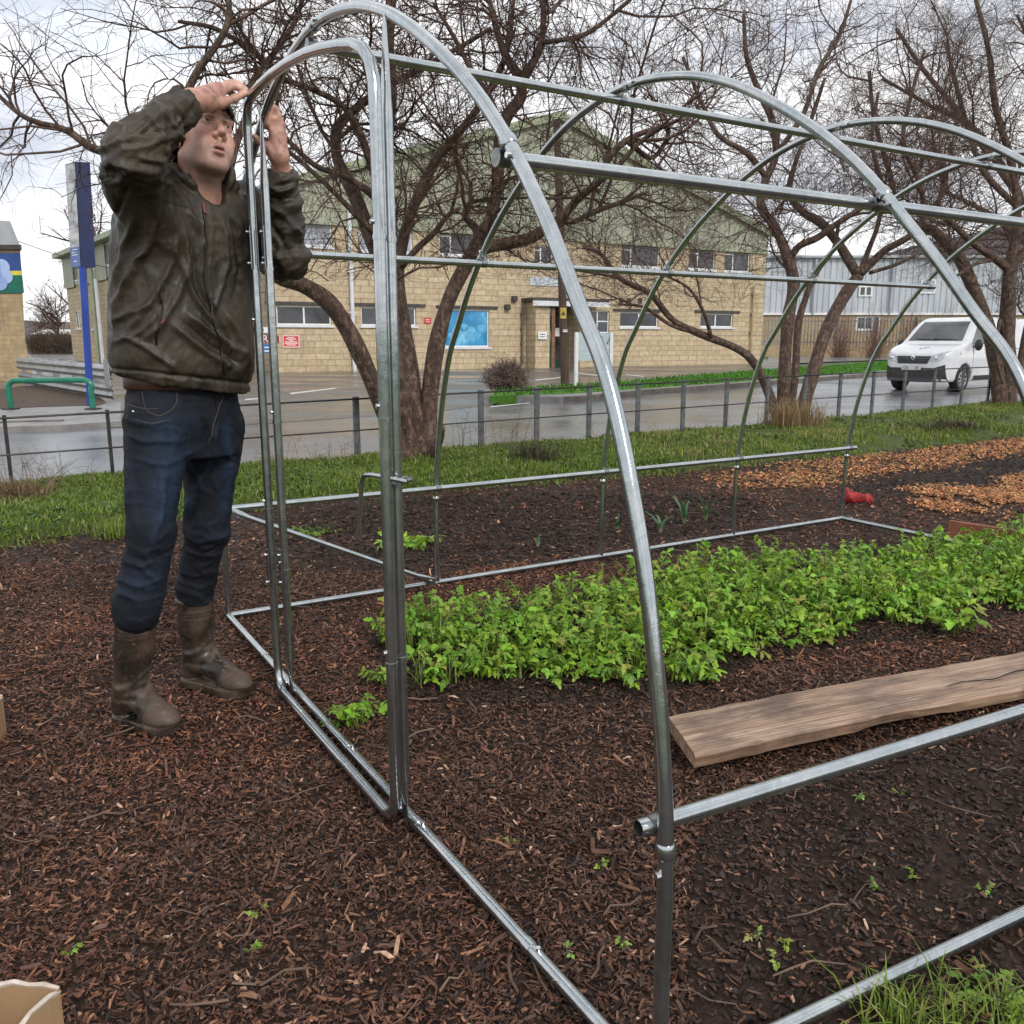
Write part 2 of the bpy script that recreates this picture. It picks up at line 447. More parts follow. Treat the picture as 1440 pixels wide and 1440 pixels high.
# pavement behind the kerb
inner = [(p + n * 0.165) for p, n in zip(KP, KN)]; outer = gp([(690, 556), (800, 552), (900, 545), (1000, 538), (1100, 531), (1240, 520), (1440, 510), (1700, 503)], RZ + .11)
slab('pavement', [tuple(p) for p in inner] + outer[::-1], RZ + 0.115, M_pave)
slab('pavement', gp([(-420, 616), (-60, 603), (30, 599.5), (85, 598), (170, 592), (170, 566), (-60, 575), (-420, 592)], RZ + .09), RZ + 0.09, M_pave)
M_lawn = pm('far_lawn', (0.055, 0.16, 0.012), (0.11, 0.26, 0.025), 6, 0.9, bumps=[(60, .8, .05)])
lawn_pts = gp([(688, 557), (700, 550), (745, 546), (860, 539), (960, 530), (1060, 522), (1160, 516), (1260, 508), (1340, 505), (1440, 502), (1700, 498), (1700, 503), (1440, 511), (1240, 521), (1100, 532), (1000, 539), (900, 546), (800, 553)], RZ + .13)
mb = MB(); n = len(lawn_pts); mb.add([(p[0], p[1], RZ + .13) for p in lawn_pts] + [(p[0], p[1], RZ - .1) for p in lawn_pts], [tuple(range(n))] + [(i, (i + 1) % n, n + (i + 1) % n, n + i) for i in range(n)]); mb.build('lawn', M_lawn, kind='structure')
sheet('yard', gp([(1080, 512), (1330, 503), (1330, 497), (1080, 500)], RZ + .006), RZ + 0.006, M_road)
M_dirt = soil_mat('leafy_dirt', (0.035, 0.022, 0.016), (0.09, 0.06, 0.042), (0.19, 0.15, 0.11))
sheet('dirt_patch', gp([(-60, 556), (30, 543), (60, 541), (125, 548), (150, 566), (140, 570), (60, 572), (-60, 578)], RZ + .095), RZ + 0.095, M_dirt)
for a in ([(407, 552.5), (473, 545), (473, 546.5), (409, 554.5)], [(345, 561), (372, 559), (372, 560.5), (345, 563)], [(560, 562), (600, 556), (602, 557), (563, 563.5)],
          [(752, 534), (790, 530), (792, 531), (754, 535.2)], [(812, 524), (842, 527.5), (842, 528.8), (812, 525)], [(880, 526), (905, 529), (905, 530), (880, 527)], [(690, 571.5), (745, 566), (745, 567), (690, 573)]):
    sheet('road_marking', gp(a, RZ + .009), RZ + 0.009, M_line)
# ================================================================ polytunnel frame
M_galv, t_, b_ = nt('galvanised_tube')
v_ = coords(t_); vo = node(t_, 'ShaderNodeTexVoronoi'); vo.inputs['Scale'].default_value = 70; t_.links.new(v_, vo.inputs['Vector'])
c_ = mixc(t_, ramp(t_, noise(t_, v_, 9, 5), [(0.35, (0,) * 3), (0.7, (1,) * 3)]), (0.38, 0.42, 0.43), (0.52, 0.54, 0.545))
bw_ = node(t_, 'ShaderNodeRGBToBW'); t_.links.new(vo.outputs['Color'], bw_.inputs[0]); c_ = mixc(t_, 0.10, c_, bw_.outputs[0], 'OVERLAY')
dirt_ = ramp(t_, noise(t_, v_, 3.5, 8, 0.75), [(0.60, (0,) * 3), (0.76, (0.28,) * 3)])
c_ = mixc(t_, dirt_, c_, (0.20, 0.17, 0.14))
t_.links.new(c_, b_.inputs['Base Color']); b_.inputs['Metallic'].default_value = 0.95
t_.links.new(ramp(t_, noise(t_, v_, 40, 4), [(0.3, (0.10,) * 3), (0.7, (0.21,) * 3)]), b_.inputs['Roughness'])
vd = node(t_, 'ShaderNodeTexVoronoi'); vd.inputs['Scale'].default_value = 260; t_.links.new(v_, vd.inputs['Vector'])
drop = ramp(t_, vd.outputs['Distance'], [(0.0, (1,) * 3), (0.34, (0,) * 3)])
drop = mixc(t_, 1.0, drop, ramp(t_, noise(t_, v_, 55, 2), [(0.48, (0,) * 3), (0.56, (1,) * 3)]), 'MULTIPLY')
p_ = bump(t_, b_, drop, 0.14, 0.0012); bump(t_, b_, noise(t_, v_, 25, 5), 0.10, 0.004, p_)
M_bolt = pm('zinc_bolt', (0.55, 0.56, 0.57), (0.75, 0.75, 0.75), 60, 0.25, metal=1.0)
M_strap = pm('dark_steel', (0.16, 0.17, 0.17), (0.30, 0.31, 0.31), 30, 0.3, metal=0.9)

M_bore = pm('tube_bore', (.020, .019, .018), (.045, .042, .040), 30, .7)  # near-black colour stands in for the shade inside open tube ends

TA = np.array((-1.19065, 3.46775)); TW = np.array((0.51877, -0.85491)); TE = np.array((0.85491, 0.51877))
TWID, TSP = 2.73, 0.975
def T3(wv, e, z):
    f = min(max((wv - 2.3) / .4, 0), 1); wv = wv + .072 * e / TSP * f * f * (3 - 2 * f)      # the near side splays out a little towards the far end
    p = TA + TW * wv + TE * e; return np.array((p[0], p[1], z))
half = [(0, 0.012), (0, .2), (.003, .42), (.022, .60), (.062, .80), (.118, .98), (.172, 1.105), (.238, 1.20), (.330, 1.334), (.446, 1.47), (.585, 1.596), (.760, 1.716), (.945, 1.815), (1.14, 1.878), (1.365, 1.905)]
HP = half + [(TWID - a, b) for a, b in half[:-1]][::-1]
HPs = smooth_path(np.array(HP), 5)
def hoop_z(wv):
    a = HPs[:len(HPs) // 2 + 1]; x = min(wv, TWID - wv); return float(np.interp(x, a[:, 0], a[:, 1]))
RT = 0.0132
tunnel = thing('polytunnel_frame', 'bare galvanised steel polytunnel frame of five hoops standing over the garden beds', 'frame', (*TA, 0))
for i in range(5):
    mb = MB(); mb.tube([T3(a, TSP * i, b) for a, b in HPs], RT * .94, 14)
    h = mb.build('hoop', M_galv, tunnel, smooth=True, auto=50)
    # joints where tube sections slide together, and their bolts
    for a0 in ((0.003, .43), (.446, 1.47), (TWID - .446, 1.47), (TWID - .003, .43), (1.365, 1.905)):
        k = int(np.argmin(np.abs(HPs - np.array(a0)).sum(1))); k = min(max(k, 1), len(HPs) - 2)
        p0, p1, p2 = (T3(HPs[q][0], TSP * i, HPs[q][1]) for q in (k - 1, k, k + 1)); d = (p2 - p0) / np.linalg.norm(p2 - p0)
        j = MB(); j.tube([p1 - d * .012, p1 - d * .008, p1 + d * .008, p1 + d * .012], [RT, RT + .0022, RT + .0022, RT], 14)
        jo = j.build('joint', M_galv, h, auto=40)
        q = MB(); off = d * 0.035; out = np.array((-TE[0], -TE[1], 0.0))
        q.cyl(p1 + off + out * (RT - .002), p1 + off + out * (RT + .006), .0052, 8); q.build('bolt', M_bolt, h, auto=40)

def pipe(name, a, b, r=RT, open_end=False, parent=tunnel):
    a, b = np.asarray(a), np.asarray(b); n = max(2, int(np.linalg.norm(b - a) / .4) + 1)
    P = [a + (b - a) * k / (n - 1) for k in range(n)]
    mb = MB(); mb.tube(P, r, 14, cap=not open_end)
    if open_end:
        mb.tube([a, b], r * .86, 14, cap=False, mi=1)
        # rim rings
        T, N, B = frames(np.array([a, b])); an = np.arange(14) * 2 * math.pi / 14
        for c in (a, b):
            ring = [c + rr * (math.cos(x) * N[0] + math.sin(x) * B[0]) for rr in (r, r * .86) for x in an]
            mb.add(ring, [(q, (q + 1) % 14, 14 + (q + 1) % 14, 14 + q) for q in range(14)])
    return mb.build(name, [M_galv, M_bore], parent, auto=50)
L5 = TSP * 4
for nm, w0, z0, e0, e1 in (('ridge_pipe', 1.335, 1.868, 0.0, L5 + .03), ('purlin', 2.262, 1.449, -.010, L5 + .05), ('purlin', .468, 1.449, -.04, L5 + .05),
                           ('side_rail', .028, .474, -.03, L5 + .05), ('side_rail', TWID - .028, .450, -.03, L5 + .05)):
    po = pipe(nm, T3(w0, e0, z0), T3(w0, e1, z0), open_end=True)
    for i in range(5):
        q = MB(); c = T3(w0, TSP * i, z0)
        q.tube([c - np.array((*TE, 0)) * .012, c + np.array((*TE, 0)) * .012], RT + .0022, 14); q.build('clip', M_strap, po, auto=40)
        q = MB(); c2 = c + np.array((*TE, 0)) * .02; up = np.array((0, 0, 1.0)); q.cyl(c2 + up * (RT - .003), c2 + up * (RT + .006), .005, 8); q.build('bolt', M_bolt, po, auto=40)
pipe('base_rail', T3(0, 0, .014), T3(0, L5, .014)); pipe('base_rail', T3(TWID, 0, .018), T3(TWID, L5, .018))
pipe('base_rail', T3(0, L5, .014), T3(TWID, L5, .014))
br = pipe('base_rail', T3(0, 0, .014), T3(TWID, 0, .014))
for w0 in (.55, 1.40, 1.86, 2.36):
    q = MB(); a, b = T3(w0 - .012, 0, .014), T3(w0 + .012, 0, .014); q.tube([a, b], RT + .002, 14); q.build('joint', M_galv, br, auto=40)
    q = MB(); c = T3(w0 + .03, 0, .014 + RT - .003); q.cyl(c, c + (0, 0, .009), .005, 8); q.build('bolt', M_bolt, br, auto=40)
q = MB(); c = T3(TWID, .945 * 1, .018); q.tube([c - np.array((*TE, 0)) * .02, c + np.array((*TE, 0)) * .02], RT + .0025, 14); q.build('joint', M_galv, tunnel, auto=40)

def flat_brace(name, a, b, r=RT * .92):
    """tube with both ends hammered flat"""
    a, b = np.asarray(a), np.asarray(b); d = b - a; L = np.linalg.norm(d); d = d / L
    s = np.cross(d, (0, 0, 1.0)); s /= np.linalg.norm(s); u = np.cross(s, d); n = 14; V = []; F = []
    st = [(0, 1.5, .16), (.05, 1.5, .18), (.11, 1.0, 1.0), (L - .11, 1.0, 1.0), (L - .05, 1.5, .18), (L, 1.5, .16)]
    for tt, sa, sb in st:
        for k in range(n):
            x = 2 * math.pi * k / n; V.append(a + d * tt + s * math.cos(x) * r * sb + u * math.sin(x) * r * sa)
    for i in range(len(st) - 1):
        for k in range(n): F.append((i * n + k, i * n + (k + 1) % n, i * n + n + (k + 1) % n, i * n + n + k))
    F += [tuple(range(n))[::-1], tuple(range((len(st) - 1) * n, len(st) * n))]
    mb = MB(); mb.add(V, F); o = mb.build(name, M_galv, tunnel, auto=45)
    for c in (a + d * .025, b - d * .025):
        q = MB(); q.cyl(c - s * .012, c + s * .012, .0055, 8); q.build('bolt', M_bolt, o, auto=40)
    return o
flat_brace('brace', T3(.05, -.005, .480), T3(.022, TSP - .02, .022))
flat_brace('brace', T3(TWID - .05, L5 + .005, .480), T3(TWID - .022, L5 - TSP + .02, .022))

# door posts: tubes flattened to a blade where they meet the hoop and the base rail
def door_post(w0):
    zt = hoop_z(w0) - .004; V = []; F = []; n = 14
    st = [(-.006, 1.25, .22), (.045, 1.25, .3), (.13, 1, 1), (.6, 1, 1), (1.2, 1, 1), (zt - .19, 1, 1), (zt - .10, 1.1, .55), (zt - .02, .8, .16), (zt, .25, .12)]
    r = RT
    for z, sa, sb in st:
        for k in range(n):
            x = 2 * math.pi * k / n; c = math.cos(x) * r * sa; s_ = math.sin(x) * r * sb
            p = TA + TW * (w0 + c) + TE * (-.012 + s_); V.append((p[0], p[1], z))
    for i in range(len(st) - 1):
        for k in range(n): F.append((i * n + k, i * n + (k + 1) % n, i * n + n + (k + 1) % n, i * n + n + k))
    F += [tuple(range(n))[::-1], tuple(range((len(st) - 1) * n, len(st) * n))]
    mb = MB(); mb.add(V, F); o = mb.build('door_post', M_galv, tunnel, auto=45)
    for z in (.012, .42, .9, 1.36):
        if z > .1:
            q = MB(); q.tube([T3(w0, -.012, z - .006), T3(w0, -.012, z + .006)], RT + .0016, 14); q.build('joint', M_galv, o, auto=40)
        q = MB(); q.cyl(T3(w0, -.012 - RT + .002, z + .03), T3(w0, -.012 - RT - .006, z + .03), .0052, 8); q.build('bolt', M_bolt, o, auto=40)
door_post(.905); door_post(1.815)

# the door: one closed loop of tube with an arched head and rounded corners
DW0, DW1, DE = .878, 1.838, -.046
def arch(a, b, zs, zc, n=12):
    out = []
    for k in range(n + 1):
        s = k / n; wv = a + (b - a) * s; out.append((wv, zs + (zc - zs) * (1 - (2 * s - 1) ** 2)))
    return out
loop = [(DW0, .10), (DW0, .35), (DW0, .7), (DW0, 1.1), (DW0, 1.45), (DW0, 1.755)]
loop += [(.884, 1.796), (.902, 1.822), (.95, 1.833), (1.04, 1.839), (1.144, 1.840), (1.29, 1.833), (1.437, 1.818), (1.55, 1.799), (1.66, 1.776), (1.735, 1.757), (1.785, 1.734), (1.818, 1.703), (1.834, 1.662)]
loop += [(DW1, 1.60), (DW1, 1.45), (DW1, 1.1), (DW1, .7), (DW1, .35), (DW1, .10), (DW1 - .006, .06), (DW1 - .024, .030), (DW1 - .060, .020)]
loop += [(1.5, .019), (1.2, .019), (DW0 + .060, .020), (DW0 + .024, .030), (DW0 + .006, .06)]
mb = MB(); mb.tube([T3(a, DE, b) for a, b in loop], RT, 14, closed=True)
door = mb.build('door', M_galv, tunnel, auto=60)
for wv, zs in ((DW0, (.62, 1.18, 1.62)), (DW1, (.42, .98, 1.36))):
    for z in zs:
        q = MB(); q.tube([T3(wv, DE, z - .005), T3(wv, DE, z + .005)], RT + .0016, 14); q.build('joint', M_galv, door, auto=40)
        q = MB(); q.cyl(T3(wv, DE - RT + .003, z + .03), T3(wv, DE - RT - .006, z + .03), .0052, 8); q.build('bolt', M_bolt, door, auto=40)
# two hinges between door and left post, screwed steel plates round a pin
for z in (.43, 1.42):
    h = MB(); h.obox(T3(DW0 + .004, DE - RT - .001, z), np.array((*TW, 0)) * .013, np.array((*TE, 0)) * .0016, (0, 0, .062))
    h.obox(T3(.905, -.012 - RT - .001, z), np.array((*TW, 0)) * .014, np.array((*TE, 0)) * .0016, (0, 0, .062))
    h.cyl(T3(.888, -.044, z - .05), T3(.888, -.044, z + .05), .0055, 8)
    ho = h.build('hinge', M_strap, door, auto=40)
    for wv, e in ((DW0 + .002, DE - RT - .004), (.907, -.012 - RT - .004)):
        for dz in (-.045, .045):
            q = MB(); q.cyl(T3(wv, e + .002, z + dz), T3(wv, e - .006, z + dz), .005, 8); q.build('bolt', M_bolt, ho, auto=40)
# bent-rod latch handle on the right stile
hp = [T3(DW1 + .03, -.01, .845), T3(DW1 + .005, -.04, .852), T3(DW1 - .03, -.075, .858), T3(DW1 - .058, -.078, .846), T3(DW1 - .070, -.078, .815), T3(DW1 - .10, -.078, .70)]
mb = MB(); mb.tube(smooth_path(np.array(hp), 5), .0055, 8); la = mb.build('latch_handle', M_galv, door, auto=50)
mb = MB(); mb.tube([T3(1.815 + .02 * math.cos(x) , .004 + .02 * math.sin(x), .842) for x in np.linspace(0, 5, 9)], .005, 8); mb.cyl(T3(1.79, -.02, .835), T3(1.84, -.02, .835), .007, 8); mb.build('latch_keeper', M_strap, tunnel, auto=50)
# ================================================================ buildings
def stone_mat(name, cols, bw, bh, mortar, rough=0.75, dirt=(0.10, 0.075, 0.05), swap=True, msize=0.018):
    m, t, b = nt(name)
    c = t.nodes.new('ShaderNodeTexCoord'); sep = node(t, 'ShaderNodeSeparateXYZ'); t.links.new(c.outputs['Object'], sep.inputs[0])
    ad = node(t, 'ShaderNodeMath', operation='ADD'); t.links.new(sep.outputs[0], ad.inputs[0]); t.links.new(sep.outputs[1], ad.inputs[1])
    cmb = node(t, 'ShaderNodeCombineXYZ'); t.links.new(ad.outputs[0], cmb.inputs[0]); t.links.new(sep.outputs[2], cmb.inputs[1])
    br = node(t, 'ShaderNodeTexBrick'); t.links.new(cmb.outputs[0], br.inputs['Vector'])
    br.inputs['Scale'].default_value = 1; br.inputs['Brick Width'].default_value = bw; br.inputs['Row Height'].default_value = bh
    br.inputs['Mortar Size'].default_value = msize; br.inputs['Mortar Smooth'].default_value = 0.3; br.inputs['Bias'].default_value = -0.1
    br.offset = 0.37; br.squash = 1.45; br.squash_frequency = 3
    br.inputs['Color1'].default_value = (*cols[0], 1); br.inputs['Color2'].default_value = (*cols[1], 1); br.inputs['Mortar'].default_value = (*mortar, 1)
    v = c.outputs['Object']
    n = noise(t, v, 5, 6, .65)
    col = mixc(t, 1.0, br.outputs[0], ramp(t, n, [(.3, (.70, .70, .70)), (.7, (1.22, 1.18, 1.12))]), 'MULTIPLY')
    n2 = noise(t, v, 0.35, 4)
    col = mixc(t, ramp(t, n2, [(.50, (0,) * 3), (.72, (.35,) * 3)]), col, cols[2])
    # weather streaks running down
    st = noise(t, coords(t, (2.2, 2.2, 0.16)), 1.5, 6, .7)
    col = mixc(t, ramp(t, st, [(.56, (0,) * 3), (.76, (.5,) * 3)]), col, dirt)
    t.links.new(col, b.inputs['Base Color']); b.inputs['Roughness'].default_value = rough
    p = bump(t, b, br.outputs['Fac'], -0.6, 0.015); bump(t, b, noise(t, v, 30, 5), .4, .012, p)
    return m
M_stone = stone_mat('golden_stone_blocks', [(0.47, 0.375, 0.245), (0.57, 0.47, 0.325), (0.41, 0.32, 0.205)], 0.62, 0.26, (0.30, 0.23, 0.15))
M_brick = stone_mat('buff_brick', [(0.37, 0.27, 0.15), (0.45, 0.34, 0.20), (0.30, 0.19, 0.09)], 0.45, 0.15, (0.30, 0.25, 0.18), msize=.012)
def cladding(name, ca, cb, pitch=0.3, ax=0):
    m, t, b = nt(name); v = coords(t)
    f = noise(t, coords(t, (1, 1, .12)), 1.2, 5)
    c = ramp(t, f, [(.35, ca), (.68, cb)])
    t.links.new(c, b.inputs['Base Color']); b.inputs['Roughness'].default_value = .5
    return m
M_green = cladding('green_cladding', (0.30, 0.315, 0.225), (0.39, 0.405, 0.305))
M_grey = cladding('grey_cladding', (0.40, 0.43, 0.47), (0.52, 0.55, 0.58))
M_trimg = pm('green_trim', (0.25, 0.29, 0.18), (0.33, 0.37, 0.24), 2, .5)
M_white = pm('white_upvc', (0.66, 0.67, 0.66), (0.80, 0.80, 0.79), 4, .35)
M_roofg = pm('grey_roof', (0.30, 0.32, 0.34), (0.42, 0.44, 0.46), 1, .5)
M_glass, t_, b_ = nt('dark_glass'); v_ = coords(t_)
t_.links.new(ramp(t_, noise(t_, v_, .9, 4), [(.35, (.018, .02, .024)), (.7, (.06, .065, .075))]), b_.inputs['Base Color'])
b_.inputs['Roughness'].default_value = .06; b_.inputs['Specular IOR Level'].default_value = .8
M_blind = pm('pale_blind', (0.30, 0.33, 0.37), (0.40, 0.43, 0.46), 1.2, .15, spec=.7)
M_pipew = pm('pale_pipe', (0.55, 0.57, 0.60), (0.68, 0.70, 0.72), 3, .4)
M_darkg = pm('dark_green_paint', (0.006, 0.045, 0.028), (0.012, 0.075, 0.048), 5, .3)
M_redsign = pm('red_sign', (0.50, 0.035, 0.04), (0.60, 0.06, 0.06), 9, .35)
M_maroon = pm('maroon_sign', (0.22, 0.03, 0.035), (0.28, 0.05, 0.05), 9, .35)
M_bluesign = pm('blue_sign', (0.02, 0.13, 0.40), (0.03, 0.18, 0.50), 9, .35)
M_slate = pm('slate_canopy', (0.03, 0.028, 0.026), (0.07, 0.062, 0.055), 6, .6)
M_rust = pm('rusty_stain', (0.14, 0.065, 0.03), (0.25, 0.13, 0.07), 6, .8)

def wall_open(mb, x0, x1, z0, z1, ops, th=0.3, mi=0, y=0.0, top=None):
    """front wall with real openings, outer face at local y, going back by th"""
    xs = sorted({x0, x1, *[o[0] for o in ops], *[o[1] for o in ops]}); zs = sorted({z0, z1, *[o[2] for o in ops], *[o[3] for o in ops]})
    for i in range(len(xs) - 1):
        for k in range(len(zs) - 1):
            cx, cz = (xs[i] + xs[i + 1]) / 2, (zs[k] + zs[k + 1]) / 2
            if any(a < cx < b and c < cz < d for a, b, c, d in ops): continue
            a, b, c, d = xs[i], xs[i + 1], zs[k], zs[k + 1]
            mb.add([(a, y, c), (b, y, c), (b, y, d), (a, y, d)], [(0, 1, 2, 3)], mi)
    for a, b, c, d in ops:
        V = [(a, y, c), (b, y, c), (b, y, d), (a, y, d), (a, y + th, c), (b, y + th, c), (b, y + th, d), (a, y + th, d)]
        mb.add(V, [(0, 4, 5, 1), (1, 5, 6, 2), (2, 6, 7, 3), (3, 7, 4, 0)], mi)
def corrugated(mb, x0, x1, zfun0, zfun1, y, pitch=.25, depth=.035, mi=0):
    """ribbed sheet; each rib a real fold"""
    n = int((x1 - x0) / pitch); V = []
    for i in range(n):
        a = x0 + (x1 - x0) * i / n; p = (x1 - x0) / n
        for dx, dy in ((0, 0), (.62, 0), (.70, depth), (.92, depth)):
            V.append((min(a + p * dx, x1), y - .02 + dy - depth))
    V.append((x1, y - .02 - depth))
    bot = [(a, b, zfun0(a)) for a, b in V]; top = [(a, b, zfun1(a)) for a, b in V]; k = len(V)
    mb.add(bot + top, [(i, i + 1, k + i + 1, k + i) for i in range(k - 1)], mi)
def window(root, a, b, c, d, cols=(.5,), rows=(), casement=None, glass=None, y=.14, fr=.06, sill=True, name='window'):
    f = MB(); t_ = .05
    f.box((a, y - t_, c), (b, y, c + fr)); f.box((a, y - t_, d - fr), (b, y, d))
    f.box((a, y - t_, c + fr), (a + fr, y, d - fr)); f.box((b - fr, y - t_, c + fr), (b, y, d - fr))
    for s in cols:
        x = a + (b - a) * s; f.box((x - fr * .6, y - t_ - .003, c + fr), (x + fr * .6, y, d - fr))
    for (s0, s1, rz) in rows:
        z = c + (d - c) * rz; f.box((a + (b - a) * s0 + fr * .61, y - t_ + .002, z - fr * .5), (a + (b - a) * s1 - fr * .61, y, z + fr * .5))
    w_ = f.build(name, M_white, root)
    g = MB(); g.add([(a + .01, y - .02, c + .01), (b - .01, y - .02, c + .01), (b - .01, y - .02, d - .01), (a + .01, y - .02, d - .01)], [(0, 1, 2, 3)])
    g.build('pane', glass or M_glass, w_)
    if sill:
        s_ = MB(); s_.box((a - .08, -.07, c - .10), (b + .08, y - .052, c - .002)); s_.build('sill', M_pipew, w_)
    return w_

FDIR = np.array((.870, .493)); FDIR /= np.linalg.norm(FDIR); FANG = math.atan2(FDIR[1], FDIR[0])
F0 = np.array((2.9, 43.9)) - FDIR * 14.0
def fx(u, v):
    s, z = onplane(u, v, F0, FDIR); return s, z - RZ
def rect(u0, v0, u1, v1):
    um = (u0 + u1) / 2; a = fx(u0, (v0 + v1) / 2)[0]; b = fx(u1, (v0 + v1) / 2)[0]
    return a, b, fx(um, v1)[1], fx(um, v0)[1]
hall = thing('industrial_hall', 'large golden stone hall with green gabled cladding across the road behind the steel frame', 'building', (*F0, RZ), FANG)
S1 = fx(1071, 480)[0]; S0 = -0.6; ZC = fx(801, 333)[1]; SP_, ZP = fx(784, 163); ZE = 7.4
ZEL = fx(415, 253)[1] ; ZER = fx(1071, 327)[1]
SL = fx(415, 253)[0]
slopeL = (ZP - ZEL) / (SP_ - SL); slopeR = (ZP - ZER) / (S1 - SP_)
def roofz(s): return ZP - slopeL * (SP_ - s) if s < SP_ else ZP - slopeR * (s - SP_)
W1 = rect(389, 430, 466, 457); W2 = rect(508, 432, 585, 458); WB = rect(626, 435, 688, 488); WD = rect(832, 437, 857, 476); W3 = rect(872, 439, 926, 460); W4 = rect(985, 441, 1031, 460)
U = [rect(416, 308, 467, 346), rect(504, 318, 580, 354), rect(618, 323, 680, 359), rect(752, 345, 778, 371), rect(874, 343, 928, 375), rect(969, 348, 1006, 379), rect(1019, 349, 1055, 382)]
DR = rect(763, 431, 801, 515); DR = (DR[0], DR[1], 0.0, DR[3])
mb = MB(); wall_open(mb, S0, S1, 0, ZC, [W1, W2, WB, WD, W3, W4, DR] + U)
mb.add([(S1, 0, 0), (S1, 45, 0), (S1, 45, ZC), (S1, 0, ZC)], [(0, 1, 2, 3)]); mb.add([(S0, 45, 0), (S0, 0, 0), (S0, 0, ZC), (S0, 45, ZC)], [(0, 1, 2, 3)])
mb.build('stone_wall', M_stone, hall)
mb = MB(); corrugated(mb, S0 - .03, S1 + .03, lambda s: ZC - .12, lambda s: roofz(s) - .02, 0, pitch=.36)
mb.add([(S1 + .03, -.02, ZC - .1), (S1 + .03, 45, ZC - .1), (S1 + .03, 45, roofz(S1)), (S1 + .03, -.02, roofz(S1))], [(0, 1, 2, 3)])
mb.add([(S0 - .03, 45, ZC - .1), (S0 - .03, -.02, ZC - .1), (S0 - .03, -.02, roofz(S0)), (S0 - .03, 45, roofz(S0))], [(0, 1, 2, 3)])
mb.build('gable_cladding', M_green, hall)
mb = MB()
for a, b in ((S0 - .4, SP_), (SP_, S1 + .4)):
    za, zb = roofz(a), roofz(b)
    mb.add([(a, -.25, za), (b, -.25, zb), (b, 45, zb), (a, 45, za), (a, -.25, za + .14), (b, -.25, zb + .14), (b, 45, zb + .14), (a, 45, za + .14)],
           [(0, 3, 2, 1), (4, 5, 6, 7), (0, 1, 5, 4), (1, 2, 6, 5), (2, 3, 7, 6), (3, 0, 4, 7)])
rf = mb.build('roof', M_roofg, hall)
mb = MB()
for a, b in ((S0 - .42, SP_), (SP_, S1 + .42)):
    za, zb = roofz(a), roofz(b)
    mb.add([(a, -.28, za - .20), (b, -.28, zb - .20), (b, -.28, zb + .17), (a, -.28, za + .17), (a, -.252, za - .20), (b, -.252, zb - .20), (b, -.252, zb + .17), (a, -.252, za + .17)],
           [(0, 1, 2, 3), (7, 6, 5, 4), (0, 4, 5, 1), (3, 2, 6, 7), (0, 3, 7, 4), (1, 5, 6, 2)])
mb.build('verge_board', M_trimg, rf)
mb = MB(); mb.box((S0, -.09, ZC - .20), (S1, -.022, ZC - .125)); mb.build('flashing', M_trimg, hall)
window(hall, *W1, cols=(.50,)); window(hall, *W2, cols=(.5,)); window(hall, *W3, cols=(.5,)); window(hall, *W4, cols=(.48,))
wd = window(hall, *WD, cols=(.36,), rows=((.36, 1, .62), (.36, 1, .22)), sill=False)
for k, u_ in enumerate(U):
    if k == 0: window(hall, *u_, cols=(), glass=M_blind)
    else: window(hall, *u_, cols=(.26,) if k in (1, 2, 4) else (.36,), rows=((0, .26 if k in (1, 2, 4) else .36, .72),), glass=M_blind if k == 1 else M_glass)
# lintel stones over the ground floor windows
for a, b, c, d in (W1, W2, WB, W3, W4):
    mb = MB(); mb.box((a - .45, -.055, d + .03), (b + .45, -.002, d + .16)); mb.build('lintel', M_slate, hall)
# wide window with a blue poster behind the glass
M_poster, t_, b_ = nt('blue_poster'); v_ = coords(t_)
c_ = ramp(t_, noise(t_, v_, .8, 3), [(.40, (.02, .20, .42)), (.56, (.05, .33, .58)), (.66, (.26, .55, .72))])
t_.links.new(c_, b_.inputs['Base Color']); b_.inputs['Roughness'].default_value = .12
wb = window(hall, *WB, cols=(), glass=M_poster)
mb = MB(); a, b, c, d = WB
for dx, r_, q in ((.18, .22, .2), (.30, .30, .34), (.44, .24, .42), (.58, .34, .3), (.74, .2, .22), (.86, .26, .4)):
    x = a + (b - a) * dx; z = c + (d - c) * (q + .1); n = 14
    mb.add([(x + r_ * math.cos(6.283 * k / n), .112, z + r_ * .75 * math.sin(6.283 * k / n)) for k in range(n)], [tuple(range(n))])
mb.build('poster_print', pm('poster_ink', (.06, .34, .58), (.16, .46, .68), 3, .2), wb)
# porch: canopy, green double door, notices
a, b, c, d = DR
mb = MB(); mb.box((a, .27, 0), (a + .09, .35, d)); mb.box((b - .09, .27, 0), (b, .35, d)); mb.box((a + .09, .27, d - .55), (b - .09, .35, d - .45)); mb.box((a + .09, .27, 0), (b - .09, .35, .28)); m2 = (a + b) / 2 - .1; mb.box((m2 - .17, .272, .28), (m2 + .17, .348, d - .55))
dr = mb.build('entrance_door', M_darkg, hall)
mb = MB(); mb.add([(a + .05, .31, .05), (b - .05, .31, .05), (b - .05, .31, d - .03), (a + .05, .31, d - .03)], [(0, 1, 2, 3)]); mb.build('pane', M_glass, dr)
for s in (-1, 1):
    mb = MB(); mb.cyl((m2 + s * .1, .235, 1.3), (m2 + s * .1, .235, 1.75), .025, 8); mb.build('door_handle', M_bolt, dr, auto=40)
for (px, py) in ((768, 470), (789, 467)):
    s, z = fx(px, py); mb = MB(); mb.box((s - .16, .292, z - .2), (s + .16, .30, z + .2)); mb.build('door_notice', M_white, dr)
cn = rect(733, 421, 839, 431); mb = MB(); mb.box((cn[0], -1.1, cn[2] + .18), (cn[1], -.005, cn[3])); ca_ = mb.build('porch_canopy', M_slate, hall)
